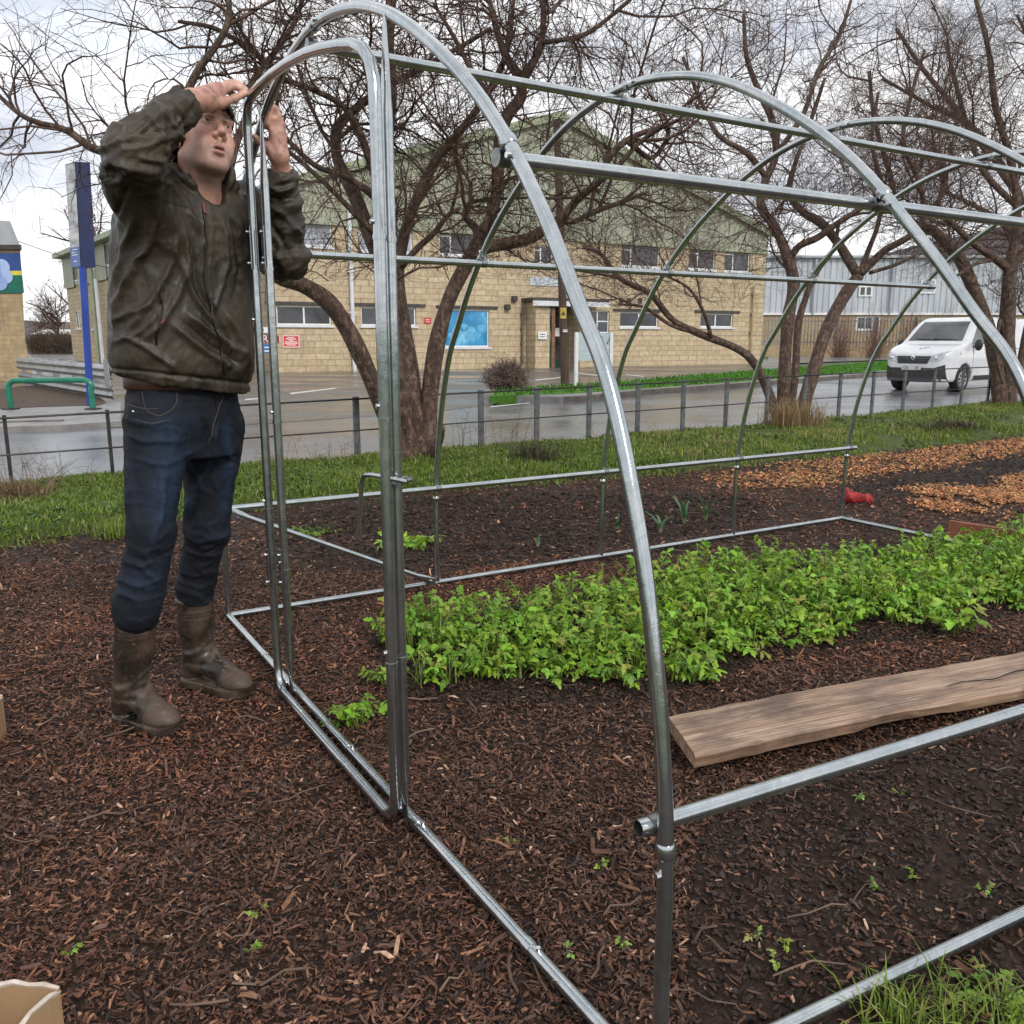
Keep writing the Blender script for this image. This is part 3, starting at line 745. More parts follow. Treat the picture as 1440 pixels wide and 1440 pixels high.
mb = MB(); mb.box((cn[0] - .02, -1.13, cn[2] - .03), (cn[1] + .02, -1.102, cn[2] + .2)); mb.build('fascia', M_pipew, ca_)
pier = rect(737, 431, 762, 515)
mb = MB(); mb.box((pier[0] + .1, -.9, 0), (pier[1] - .12, -.01, cn[2] + .17)); mb.build('porch_pier', M_stone, hall)
mb = MB(); mb.box((pier[0] + 1.0, -.93, 0), (pier[0] + 1.18, -.902, cn[2] - .1)); mb.build('rust_stain', M_rust, hall)
mb = MB(); mb.box((DR[1] + .02, -.9, 0), (DR[1] + .34, -.01, cn[2] + .17)); mb.build('porch_pier', M_stone, hall)
# pipes
for u0, v0, u1, v1, r_, mt in ((489, 292, 497, 525, .09, M_pipew), (733, 432, 733, 512, .05, M_kerb), (1058, 402, 1060, 506, .05, M_brick)):
    s0, z0 = fx(u0, v0); s1, z1 = fx(u1, v1)
    mb = MB(); mb.cyl((s0, -.14, z0), (s0, -.14, max(z1, 0)), r_, 10)
    for q in range(4): z = z0 + (z1 - z0) * (q + .5) / 4; mb.box((s0 - r_ * 1.5, -.17, z - .04), (s0 + r_ * 1.5, -.003, z + .04))
    mb.build('drainpipe', mt, hall, auto=50)
for px in (873, 884, 900, 912):
    s, z = fx(px, 423); mb = MB(); mb.box((s - .13, -.02, z - .14), (s + .13, -.003, z + .14)); mb.build('air_brick', M_slate, hall)
for px, py in ((722, 420), (712, 432)):
    s, z = fx(px, py); mb = MB(); mb.box((s - .13, -.22, z - .13), (s + .13, -.003, z + .13), bev=.03); mb.build('wall_lamp', M_slate, hall)
def wall_sign(name, label, px, mat, th=.03, proud=.0):
    a, b, c, d = rect(*px)
    o = thing(name, label, 'sign', (*(F0 + FDIR * ((a + b) / 2)), RZ + c), FANG)
    W_, H_ = (b - a) / 2, d - c
    mb = MB(); mb.box((-W_, -th - .004, 0), (W_, -.004, H_)); mb.build('board', mat, o); return o, W_, H_
def letters(o, body, size, x, z, mat, th=.03, sx=1.0):
    return text_mesh('lettering', body, size, mat, o, ((1, 0, 0), (0, 0, 1), (0, -1, 0), (x, -th - .007, z)), .002, sx=sx)
s_, W_, H_ = wall_sign('fascia_sign', 'blank pale grey fascia board high on the stone wall above the entrance', (745, 390, 792, 402), pm('pale_board', (.42, .46, .50), (.52, .56, .60), 1.5, .4))
s_, W_, H_ = wall_sign('warning_sign', 'square red warning board with pale border on the stone wall right of the white letters', (397, 471, 421, 489), M_redsign)
mb = MB(); e = .05
for x0, x1, z0, z1 in ((-W_, W_, 0, e), (-W_, W_, H_ - e, H_), (-W_, -W_ + e, e, H_ - e), (W_ - e, W_, e, H_ - e)): mb.box((x0, -.042, z0), (x1, -.0345, z1))
M_pink = pm('sign_print', (.72, .45, .42), (.80, .55, .52), 20, .4); mb.build('border', M_pink, s_)
mb = MB()
for k, (ww, zz) in enumerate(((.42, .80), (.62, .68), (.25, .58), (.72, .46), (.76, .34), (.55, .22))): mb.box((-W_ * ww, -.040, H_ * zz - .025), (W_ * ww, -.0345, H_ * zz + .025))
mb.build('print_line', M_pink, s_)
s_, W_, H_ = wall_sign('parking_sign', 'maroon board with large white letters RA on the stone wall between the door posts', (369, 472, 394, 482), M_maroon); letters(s_, 'RA', .42, .06 - .18, H_ / 2, M_white)
mb = MB(); mb.box((W_ - .05, -.040, 0), (W_, -.0345, H_)); mb.build('border', M_pink, s_)
s_, W_, H_ = wall_sign('safety_sign', 'small blue board with pale bands on the stone wall below the maroon board', (370, 484, 381, 496), M_bluesign)
mb = MB(); mb.box((-W_ * .7, -.040, H_ * .55), (W_ * .7, -.0345, H_ * .70)); mb.box((-W_ * .75, -.040, H_ * .12), (W_ * .75, -.0345, H_ * .28)); mb.build('print_line', M_white, s_)
wall_sign('paper_notice', 'small white notice on the stone wall above the maroon board', (370, 460, 378, 468), M_white)
s_, W_, H_ = wall_sign('small_red_sign', 'small red notice on bare stone wall left of the blue poster window', (596, 447, 606, 455), M_redsign)
mb = MB(); mb.box((-W_ * .6, -.040, H_ * .6), (W_ * .6, -.0345, H_ * .75)); mb.box((-W_ * .5, -.040, H_ * .25), (W_ * .5, -.0345, H_ * .4)); mb.build('print_line', M_pink, s_)
s_, W_, H_ = wall_sign('porch_notice', 'white printed notice fixed beside the green entrance door under the canopy', (742, 467, 754, 477), M_white)
s_.location.x += .95 * math.sin(FANG); s_.location.y -= .95 * math.cos(FANG)
mb = MB(); mb.box((-W_ * .6, -.040, H_ * .62), (W_ * .6, -.0345, H_ * .72)); mb.box((-W_ * .5, -.040, H_ * .3), (W_ * .45, -.0345, H_ * .4)); mb.build('print_line', M_slate, s_)

# side block seen left of the man
P1, P2 = at(188, 400, 46)[:2], at(93, 400, 60)[:2]
BD = (P1 - P2) / np.linalg.norm(P1 - P2); BA = math.atan2(BD[1], BD[0]); BL = np.linalg.norm(P1 - P2)
blk = thing('office_block', 'green clad stone block with pipes standing left of the man beyond the yard', 'building', (*P2, RZ), BA)
def bx(u, v):
    s, z = onplane(u, v, P2, BD); return s, z - RZ
def brect(u0, v0, u1, v1):
    um = (u0 + u1) / 2; return bx(u0, v0)[0], bx(u1, v0)[0], bx(um, v1)[1], bx(um, v0)[1]
zt = bx(120, 352)[1]; zm = bx(120, 398)[1]
ops = [brect(128, 438, 140, 462), brect(105, 437, 112, 462)]; opu = [brect(126, 352, 133, 378), brect(149, 345, 156, 372), brect(104, 372, 110, 394)]
mb = MB(); wall_open(mb, 0, BL, 0, zm, ops); mb.add([(0, 14, 0), (0, 0, 0), (0, 0, zm), (0, 14, zm)], [(0, 1, 2, 3)]); mb.build('stone_wall', M_stone, blk)
mb = MB(); wall_open(mb, -.05, BL, zm, zt, opu, y=-.06); corrugated(mb, -.05, opu[2][0], lambda s: zm - .1, lambda s: zt, -.06, .3)
for a, b in ((opu[2][1], opu[0][0]), (opu[0][1], opu[1][0]), (opu[1][1], BL)): corrugated(mb, a, b, lambda s: zm - .1, lambda s: zt, -.06, .3)
mb.add([(-.05, 14, zm), (-.05, -.06, zm), (-.05, -.06, zt), (-.05, 14, zt)], [(0, 1, 2, 3)]); mb.build('green_cladding', M_green, blk)
mb = MB(); mb.box((-.6, -.6, zt), (BL + .3, 14.3, zt + .28)); mb.build('roof', M_trimg, blk)
for o_ in ops + opu: window(blk, *o_, cols=(.5,), y=.10)
for px, mt in ((137, M_trimg), (143, M_pipew)):
    s, _ = bx(px, 400); mb = MB(); mb.cyl((s, -.3, 0), (s, -.3, zt if mt is M_trimg else zm), .12, 8); mb.build('drainpipe', mt, blk, auto=50)

# painted brick building at the left edge
Yb = 29.0; bp = lambda u, v, Y=Yb: at(u, v, Y)
x1 = bp(38, 440)[0]; x2 = bp(45, 520)[0]; x0 = bp(-260, 440)[0]; ztop = bp(20, 351)[2] - RZ
mural = thing('brick_workshop', 'buff brick workshop with a painted mural board at the left edge of the picture', 'building', (x1, Yb, RZ))
WO[mural.name] = np.zeros(3); L = x0 - x1; SK = x1 / Yb * 10 - .9
mb = MB(); mb.add([(L, 0, 0), (x2 - x1 + .02, 0, 0), (x2 - x1 - .12, 0, 1.3), (0, 0, ztop), (L, 0, ztop), (L + SK, 10, 0), (x2 - x1 + .02 + SK, 10, 0), (x2 - x1 - .12 + SK, 10, 1.3), (SK, 10, ztop), (L + SK, 10, ztop)],
       [(0, 1, 2, 3, 4), (1, 6, 7, 2), (2, 7, 8, 3), (9, 8, 7, 6, 5), (3, 8, 9, 4)]); mb.build('brick_wall', M_brick, mural)
mb = MB(); mb.add([(L, -.12, ztop), (.12, -.12, ztop), (.12 + SK, 10, ztop), (L + SK, 10, ztop), (L, -.12, ztop + .14), (.12, -.12, ztop + .14), (.12 + SK, 10, ztop + .14), (L + SK, 10, ztop + .14)], [(0, 3, 2, 1), (4, 5, 6, 7), (0, 1, 5, 4), (1, 2, 6, 5), (2, 3, 7, 6), (3, 0, 4, 7)]); mb.build('coping', M_slate, mural)
mb = MB(); zr = bp(0, 308)[2] - RZ; xr = bp(2, 310)[0] - x1; xe = bp(17, 346)[0] - x1
mb.add([(xe, .5, ztop + .14), (xr, .5, zr), (xr - 6, .5, zr + .4), (xr - 6, .5, ztop + .14), (xe + SK, 9, ztop + .14), (xr + SK, 9, zr), (xr - 6 + SK, 9, zr + .4), (xr - 6 + SK, 9, ztop + .14)], [(0, 1, 2, 3), (0, 4, 5, 1), (1, 5, 6, 2), (7, 6, 5, 4)])
mb.build('pitched_roof', M_roofg, mural)
za, zb, zc, zd = (bp(20, v)[2] - RZ for v in (356, 381, 387, 412)); xa = -.02
mb = MB(); mb.box((L + .5, -.05, zb), (xa, -.004, za)); mu = mb.build('mural_board', pm('mural_blue', (.015, .05, .20), (.025, .08, .28), 3, .5), mural)
mb = MB(); mb.box((L + .5, -.05, zc), (xa, -.004, zb)); mb.build('yellow_stripe', pm('mural_yellow', (.62, .50, .03), (.72, .60, .06), 3, .5), mu)
mb = MB(); mb.box((L + .5, -.05, zd), (xa, -.004, zc)); mb.build('green_panel', pm('mural_green', (.005, .10, .07), (.01, .15, .10), 3, .5), mu)
M_cloud = [pm('mural_pale', (.34, .45, .70), (.42, .53, .78), 3, .5), pm('mural_pale', (.24, .34, .62), (.31, .42, .69), 3, .5)]
for k, (u, v, r_) in enumerate(((4, 376, 11), (-12, 372, 14), (10, 389, 9.5), (2, 398, 10), (-12, 395, 14), (-8, 384, 12))):
    c = bp(u, v); r_ = r_ * Yb / 1236; n = 28
    mb = MB(); mb.add([(c[0] - x1 + r_ * math.cos(6.2832 * q / n), -.056 - .006 * k, c[2] - RZ + r_ * math.sin(6.2832 * q / n)) for q in range(n)], [tuple(range(n))]); mb.build('painted_bubble', M_cloud[k % 2], mu)

# grey warehouse on the right
Yw = 84.0; wx0 = at(1066, 440, Yw)[0]; wx1 = at(1640, 440, Yw)[0]; wz = lambda v: at(1200, v, Yw)[2] - RZ
wh = thing('grey_warehouse', 'long pale grey ribbed warehouse on a brick base behind the parked white van', 'building', (wx0, Yw, RZ)); WO[wh.name] = np.zeros(3)
WL = wx1 - wx0; lx = lambda u: at(u, 420, Yw)[0] - wx0
def wr(u0, v0, u1, v1): return lx(u0), lx(u1), wz(v1), wz(v0)
gw = wr(1207, 445, 1241, 464); uw = [wr(1206, 402, 1225, 417), wr(1292, 393, 1313, 413)]
mb = MB(); wall_open(mb, 0, WL, 0, wz(438), [gw]); mb.build('brick_base', M_brick, wh)
mb = MB(); corrugated(mb, 0, WL, lambda s: wz(441), lambda s: wz(362), 0, .55, .08); mb.add([(0, 30, wz(441)), (0, -.02, wz(441)), (0, -.02, wz(362)), (0, 30, wz(362))], [(0, 1, 2, 3)]); mb.build('ribbed_cladding', M_grey, wh)
mb = MB(); mb.box((0, -.2, wz(443)), (WL, -.101, wz(440))); mb.build('flashing', M_white, wh)
mb = MB(); mb.add([(-.4, -.5, wz(363)), (WL, -.5, wz(363)), (WL, 22, wz(330)), (-.4, 22, wz(330)), (-.4, -.5, wz(360)), (WL, -.5, wz(360)), (WL, 22, wz(327)), (-.4, 22, wz(327))], [(0, 1, 5, 4), (4, 5, 6, 7), (0, 4, 7, 3), (3, 2, 1, 0)]); mb.build('roof', M_roofg, wh)
window(wh, *gw, cols=(.35, .68), y=.1, fr=.12)
for o_ in uw: window(wh, *o_, cols=(.5,) if o_ is uw[0] else (), y=-.14, fr=.14, glass=M_blind if o_ is uw[1] else M_glass, sill=False)
for u_ in (1143, 1251): mb = MB(); mb.cyl((lx(u_), -.3, wz(365)), (lx(u_), -.3, wz(441)), .11, 8); mb.build('drainpipe', M_roofg, wh, auto=50)

# low stone wall with a palisade fence on it, in front of the warehouse
Yf = 72.0; q0 = at(1060, 480, Yf)[0]; q1 = at(1420, 480, Yf)[0]
pf = thing('palisade_fence', 'dark steel railing on a low stone wall before the grey warehouse', 'fence', (q0, Yf, RZ)); WO[pf.name] = np.zeros(3)
hz = at(1200, 487, Yf)[2] - RZ; hf = at(1200, 446, Yf)[2] - RZ; QL = q1 - q0
mb = MB(); mb.box((0, 0, 0), (QL, .5, hz)); mb.build('stone_wall', M_brick, pf)
mb = MB()
for x in np.arange(.1, QL, .27): mb.box((x, .2, hz), (x + .075, .25, hf), bev=0)
pl = mb.build('paling', M_strap, pf)
mb = MB(); mb.box((0, .255, hz + .3), (QL, .30, hz + .38)); mb.build('rail', M_strap, pf); mb = MB(); mb.box((0, .255, hf - .35), (QL, .30, hf - .27)); mb.build('rail', M_strap, pf)
for x in np.arange(.05, QL, 3.3): mb = MB(); mb.box((x, .31, hz), (x + .2, .45, hf + .1)); mb.build('post', M_strap, pf)

# hills and far houses
hx = np.linspace(-900, 1100, 90); n = len(hx)
hh = 18 + 52 * np.clip((hx + 60) / 420, 0, 1) * np.clip((1100 - hx) / 500, 0, 1) + 14 * (vnoise(np.stack([hx * .012, hx * 0, hx * 0], 1)) - .5) * 2
hh = np.where(hx < 0, 5 + 9 * vnoise(np.stack([hx * .02, hx * 0 + 3, hx * 0], 1)), hh)
V = []
for yy, k in ((330, 0.0), (380, .6), (460, 1.0), (700, .6)):
    V += [(x, yy + 20 * math.sin(x * .013), RZ - .5 + h * k + 2.5 * math.sin(x * .3 + yy)*k) for x, h in zip(hx, hh)]
F = [(r * n + i, r * n + i + 1, r * n + n + i + 1, r * n + n + i) for r in range(3) for i in range(n - 1)]
M_hill = pm('wooded_hill', (.060, .048, .050), (.11, .095, .095), .12, .95, bumps=[(.25, 1, 3)])
o = mesh_np('hills', V, F, M_hill, smooth=True); o['kind'] = 'structure'
for nm, lab, u0, u1, vt, ve, vb, Y, mt, mr in (('far_house', 'brown brick house roof far beyond the yard, left of the hedge', 58, 92, 452, 465, 490, 150, M_brick, pm('brown_roof', (.10, .07, .06), (.15, .11, .09), .5, .8)),
                                              ('far_shed', 'low white roofed shed far beyond the yard behind the hedge', 46, 88, 463, 470, 488, 120, M_brick, M_white)):
    a, b = at(u0, 470, Y)[0], at(u1, 470, Y)[0]; zt, ze = at(70, vt, Y)[2], at(70, ve, Y)[2]
    hs = thing(nm, lab, 'house', ((a + b) / 2, Y, RZ)); L2 = (b - a) / 2; WO[hs.name] = np.zeros(3)
    mb = MB(); mb.box((-L2, 0, 0), (L2, 6, ze - RZ)); mb.build('wall', mt, hs)
    mb = MB(); mb.add([(-L2 - .3, -.3, ze - RZ), (L2 + .3, -.3, ze - RZ), (L2 + .3, 6.3, ze - RZ), (-L2 - .3, 6.3, ze - RZ), (-L2 * .9, 3, zt - RZ), (L2 * .9, 3, zt - RZ)], [(0, 1, 5, 4), (2, 3, 4, 5), (0, 4, 3), (1, 2, 5), (3, 2, 1, 0)]); mb.build('roof', mr, hs)
# ================================================================ estate railing along the verge
M_iron = pm('weathered_iron', (0.085, 0.09, 0.098), (0.17, 0.175, 0.185), 12, .45, metal=.5, bumps=[(60, .3, .003)])
M_irond = pm('dark_iron', (0.02, 0.02, 0.022), (0.05, 0.048, 0.046), 12, .5, metal=.4)
rail = thing('estate_fence', 'low grey iron fence with thin rails running along the grass beside the road', 'fence', (0, FLX, 0))
FL0 = np.array((0, FLX))
def fence_pt(u, v=600):
    s, z = onplane(u, v, FL0, FD); p = FL0 + FD * s; return s, z, p
posts_px = [-150, 5, 150, 330, 500, 597, 676, 755, 829, 898, 962, 1023, 1081, 1134, 1183, 1230, 1274, 1316, 1356, 1394, 1432, 1480, 1530]
tops_px = {-150: 600, 5: 580, 150: 572, 330: 565, 500: 558, 597: 553, 676: 549, 755: 545, 829: 541, 898: 537, 962: 534, 1023: 531, 1081: 528.5, 1134: 526, 1183: 524, 1230: 521.5, 1274: 519.5, 1316: 517.5, 1356: 516, 1394: 514, 1432: 512.5, 1480: 510.5, 1530: 508.5}
S_, Z_ = [], []
for u in posts_px:
    s, z, p = fence_pt(u, tops_px[u]); S_.append(s); Z_.append(z)
zfit = np.polyfit(S_, Z_, 2)
def ftop(s): return float(np.polyval(zfit, s))
FN = np.array((-FD[1], FD[0]))
for u, s in zip(posts_px, S_):
    p = FL0 + FD * s; z = ftop(s); wd = .030 if u > 400 else .013
    mb = MB(); mb.obox((p[0], p[1], (z - .25) / 2), np.array((*FD, 0)) * wd, np.array((*FN, 0)) * .012, (0, 0, (z + .25) / 2)); mb.build('post', M_iron if u > 400 else M_irond, rail)
for nm, fz, r_ in (('top_rail', lambda s: ftop(s) - .022, .009), ('middle_rail', lambda s: ftop(s) * .50 - .01, .007)):
    ss = np.linspace(S_[0] - 3, S_[-1] + 8, 60); P = [(*(FL0 + FD * s - FN * .016), fz(s)) for s in ss]
    mb = MB(); mb.tube(P, r_, 6); mb.build(nm, M_irond, rail, auto=60)

# blue totem sign by the yard entrance
M_blue = pm('totem_blue', (0.006, 0.013, 0.062), (0.010, 0.020, 0.085), 4, .35)
M_bluem = pm('totem_post_blue', (0.01, 0.04, 0.26), (0.02, 0.06, 0.34), 4, .35)
Yt = 17.0; tb = at(125, 578, Yt); tt = at(105, 228, Yt); tm = at(117, 376, Yt)
tot = thing('totem_sign', 'tall leaning dark blue totem sign on a blue post beside the yard entrance', 'sign', (tb[0], Yt, RZ))
lean = (tt[0] - tb[0]) / (tt[2] - RZ); zt_, zm_ = tt[2], tm[2]
def tx(z): return tb[0] + lean * (z - RZ)
dA = np.array((.60, .80, 0.)); dA /= np.linalg.norm(dA)      # depth direction of the panel's pale face
def slab(mb, z0, z1, offs):
    """four corner offsets (x,y) carried up the lean"""
    V = [(tx(z) + a, Yt + b, z) for z in (z0, z1) for a, b in offs]
    mb.add(V, [(0, 3, 2, 1), (4, 5, 6, 7), (0, 1, 5, 4), (1, 2, 6, 5), (2, 3, 7, 6), (3, 0, 4, 7)])
mb = MB(); slab(mb, RZ, zm_ + .02, ((-.01, -.04), (.095, -.03), (.085, .06), (-.02, .05))); mb.build('post', M_bluem, tot)
A_, B_, C_, D_ = (-.29, .22), (.035, -.05), (.27, .03), (-.055, .30)
mb = MB(); slab(mb, zm_, zt_, (A_, B_, C_, D_)); tp = mb.build('panel', M_blue, tot)
M_face, t_, b_ = nt('pale_poster_face'); v_ = coords(t_)
t_.links.new(ramp(t_, noise(t_, coords(t_, (1, 1, 2.2)), 2.3, 3), [(.36, (.20, .20, .22)), (.50, (.42, .42, .43)), (.64, (.60, .60, .61))]), b_.inputs['Base Color']); b_.inputs['Roughness'].default_value = .25
def face(mb, z0, z1, s0=.03, s1=.97, off=.006):
    nx, ny = (B_[1] - A_[1]), -(B_[0] - A_[0]); l = math.hypot(nx, ny); nx, ny = nx / l * off, ny / l * off
    V = []
    for z in (z0, z1):
        for s in (s0, s1): V.append((tx(z) + A_[0] + (B_[0] - A_[0]) * s + nx, Yt + A_[1] + (B_[1] - A_[1]) * s + ny, z))
    mb.add(V, [(0, 1, 3, 2)])
zk = at(110, 347, Yt)[2]
mb = MB(); face(mb, zk, zt_ - .02); mb.build('poster', M_face, tp)
mb = MB(); face(mb, zm_ + .02, zk - .005); mb.build('lower_panel', pm('panel_blue', (.03, .09, .34), (.05, .13, .42), 5, .3), tp)
mb = MB()
for k, (za, s0, s1) in enumerate(((.36, .25, .75), (.30, .2, .6), (.25, .25, .8), (.12, .35, .7))):
    face(mb, zm_ + za * .9, zm_ + za * .9 + .018, s0, s1, .012)
mb.build('print_line', M_white, tp)

# green tubular barrier
M_gtube = pm('green_enamel', (0.004, 0.13, 0.075), (0.008, 0.19, 0.115), 7, .28, coat=.4)
Yg = 16.0; l0, l1, r1, r0 = at(17, 586, Yg), at(15, 536, Yg), at(126, 533, Yg), at(130, 578, Yg)
gb = MB(); zt_ = l1[2]
path = [(l0[0], Yg, RZ + .05), (l0[0] - .01, Yg, zt_ - .16), (l0[0] + .01, Yg, zt_ - .06), (l0[0] + .09, Yg, zt_), (l0[0] + .3, Yg, zt_ + .01), (r1[0] - .25, Yg, zt_ + .02), (r1[0] - .07, Yg, zt_ + .01), (r1[0] + .02, Yg, zt_ - .07), (r0[0] + .01, Yg, zt_ - .2), (r0[0] + .02, Yg, RZ + .05)]
gb.tube(smooth_path(np.array(path), 5), .052, 14)
gr = thing('cycle_hoop', 'bright green bent tube barrier standing at the pavement edge on the left', 'barrier', (l0[0], Yg, RZ)); gb.build('hoop', M_gtube, gr, smooth=True)
for x in (l0[0], r0[0] + .02): mb = MB(); mb.box((x - .11, Yg - .11, RZ + .09), (x + .11, Yg + .11, RZ + .115)); mb.build('foot_plate', M_irond, gr)

# crash barrier
M_steel = pm('dull_galvanised', (.30, .31, .32), (.46, .47, .48), 3, .4, metal=.7)
p_far, p_near = at(30, 512, 25.5), at(166, 545, 18.2); d = (p_near - p_far)[:2]; Lb = np.linalg.norm(d); d = d / Lb
ba = math.atan2(d[1], d[0]); gr = thing('crash_barrier', 'grey steel crash barrier with two beams beside the yard entrance', 'barrier', (p_far[0], p_far[1], RZ), ba)
prof = [(0, .0), (.05, .02), (.09, .08), (.05, .13), (.05, .18), (.09, .23), (.05, .29), (0, .31)]
for z0 in (.52, .12):
    mb = MB(); n = len(prof); V = [(x, -yy - .06, z0 + zz) for x in (0, Lb) for yy, zz in prof]; V += [(x, -yy - .048, z0 + zz) for x in (0, Lb) for yy, zz in prof]
    mb.add(V, [(i, i + 1, n + i + 1, n + i) for i in range(n - 1)] + [(2 * n + i + 1, 2 * n + i, 3 * n + i, 3 * n + i + 1) for i in range(n - 1)]); mb.build('beam', M_steel, gr, auto=40)
for x in np.arange(.3, Lb, 1.9): mb = MB(); mb.box((x - .07, -.045, 0), (x + .07, .07, .86)); mb.build('post', M_steel, gr)
mb = MB(); mb.box((Lb - .30, -.17, .38), (Lb + .05, -.155, .95)); mb.build('end_plate', M_steel, gr)

# timber pole with a yellow plate
M_pole = pm('creosoted_pole', (.045, .026, .018), (.10, .062, .042), 5, .8, stretch=(6, 6, .5), bumps=[(20, .6, .01)])
pb = G(795, 543, RZ + .13); pt = at(783, 168, pb[1])
po = thing('utility_pole', 'dark timber pole with a yellow plate standing on the grass before the hall entrance', 'pole', (pb[0], pb[1], RZ))
mb = MB(); mb.tube([(pb[0] + (pt[0] - pb[0]) * s, pb[1], RZ + (pt[2] - RZ) * s) for s in np.linspace(0, 1, 8)], np.linspace(.115, .085, 8), 12); mb.build('shaft', M_pole, po, auto=60)
def pol(v): s = at(795, v, pb[1])[2]; return (pb[0] + (pt[0] - pb[0]) * (s - RZ) / (pt[2] - RZ), pb[1], s)
c = pol(440); mb = MB(); mb.box((c[0] - .07, c[1] - .125, c[2] - .15), (c[0] + .085, c[1] - .117, c[2] + .13)); mb.build('plate', pm('yellow_plate', (.42, .30, .05), (.55, .42, .10), 20, .5), po)
mb = MB(); mb.prism([(c[0] - .045, c[2] - .06), (c[0] + .055, c[2] - .06), (c[0] + .005, c[2] + .05)], 'y', c[1] - .131, c[1] - .1255); mb.build('warning_mark', M_irond, po)
c = pol(466); mb = MB(); mb.box((c[0] - .02, c[1] - .135, c[2] - .02), (c[0] + .10, c[1] - .10, c[2] + .02)); mb.box((c[0] - .02, c[1] - .135, c[2] + .03), (c[0] + .10, c[1] - .10, c[2] + .045)); mb.build('bracket', M_white, po)

# pale sign board on two posts
sb = G(812, 537, RZ + .13); Ys = sb[1]
ex = np.array((.96, .28, 0.)); a0 = at(808, 500, Ys)
sg = thing('business_sign', 'pale grey sign board on two white posts in front of the stone hall', 'sign', (a0[0], Ys, RZ), math.atan2(ex[1], ex[0]))
wS = (at(862, 490, Ys)[0] - a0[0]) * 1.05; z0, z1 = at(830, 507, Ys)[2] - RZ, at(830, 468, Ys)[2] - RZ
M_signg = pm('pale_blue_board', (.40, .47, .52), (.47, .54, .59), 1.5, .35)
mb = MB(); mb.box((.10, -.03, z0), (wS - .1, .0, z1)); bd = mb.build('board', M_signg, sg)
for x in (0.0, wS - .09): mb = MB(); mb.box((x, -.07, 0), (x + .095, .04, z1 + .02)); mb.build('post', M_white, sg)
yt = -.032
def slet(body, size, x, z, mat): text_mesh('lettering', body, size, mat, bd, ((1, 0, 0), (0, 0, 1), (0, -1, 0), (x, yt, z)), .002)
hS = z1 - z0
M_gl = pm('green_letter', (.02, .22, .13), (.03, .28, .17), 9, .4)
slet('RE', .17, wS * .67, z0 + hS * .80, M_gl); slet('HAM', .17, wS * .79, z0 + hS * .46, M_white); slet('D', .17, wS * .17, z0 + hS * .46, M_white); slet('T', .10, wS * .13, z0 + hS * .12, M_white)
mb = MB(); mb.prism([(wS * .84, z0 + hS * .60), (wS * .87, z0 + hS * .60), (wS * .93, z0 + hS * .88), (wS * .925, z0 + hS * .88)], 'y', -.036, -.0315); mb.build('emblem', M_slate, bd)
mb = MB(); mb.box((.14, -.034, z0 + hS * .25), (wS - .14, -.0305, z0 + hS * .262)); mb.box((wS * .62, -.034, z0 + hS * .08), (wS * .90, -.0305, z0 + hS * .13)); mb.build('print_line', M_white, bd)

# overhead cable
cb = MB(); a, b = at(-60, 302, 40), at(330, 385, 47); P = [a + (b - a) * s + np.array((0, 0, -1.0 * 4 * s * (1 - s))) for s in np.linspace(0, 1, 20)]
cb.tube(P, .018, 5); tag(cb.build('overhead_cable', M_irond, org=a), 'thin black cable sagging across the sky behind the blue totem sign', 'cable')
# ================================================================ signed-distance modelling: one continuous skin per body / garment
class Field:
    def __init__(s, xs, ys, zs):
        s.x, s.y, s.z = (np.asarray(a, np.float64) for a in (xs, ys, zs)); s.D = np.full((len(xs), len(ys), len(zs)), 0.5, np.float32)
    def win(s, lo, hi):
        r = []
        for a, l, h in ((s.x, lo[0], hi[0]), (s.y, lo[1], hi[1]), (s.z, lo[2], hi[2])):
            r.append(slice(max(0, np.searchsorted(a, l)), min(len(a), np.searchsorted(a, h) + 1)))
        return tuple(r)
    def grid(s, w): return np.stack(np.meshgrid(s.x[w[0]], s.y[w[1]], s.z[w[2]], indexing='ij'), -1)
    def op(s, prim, k=0.01, mode='u'):
        f, lo, hi = prim; m = 0.035 + k
        w = s.win(np.asarray(lo) - m, np.asarray(hi) + m)
        if any(q.stop <= q.start for q in w): return s
        d = f(s.grid(w)); a = s.D[w]
        if mode == 'u':
            h = np.clip(.5 + .5 * (a - d) / k, 0, 1); r = a * (1 - h) + d * h - k * h * (1 - h)
        elif mode == 's':
            h = np.clip(.5 - .5 * (a + d) / k, 0, 1); r = a * (1 - h) + (-d) * h + k * h * (1 - h)
        s.D[w] = r; return s
def p_cap(a, b, ra, rb=None):
    a, b = np.asarray(a, float), np.asarray(b, float); rb = ra if rb is None else rb; d = b - a; L2 = max(d.dot(d), 1e-12)
    def f(P):
        t = np.clip(((P - a) @ d) / L2, 0, 1); return np.linalg.norm(P - a - t[..., None] * d, axis=-1) - (ra + (rb - ra) * t)
    m = max(ra, rb); return f, np.minimum(a, b) - m, np.maximum(a, b) + m
def p_ell(c, r, B=None):
    """ellipsoid; B rows are its axes"""
    c, r = np.asarray(c, float), np.asarray(r, float); B = np.eye(3) if B is None else np.asarray(B, float)
    def f(P):
        q = (P - c) @ B.T; k0 = np.linalg.norm(q / r, axis=-1); k1 = np.linalg.norm(q / (r * r), axis=-1)
        return k0 * (k0 - 1) / np.maximum(k1, 1e-6)
    m = r.max(); return f, c - m, c + m
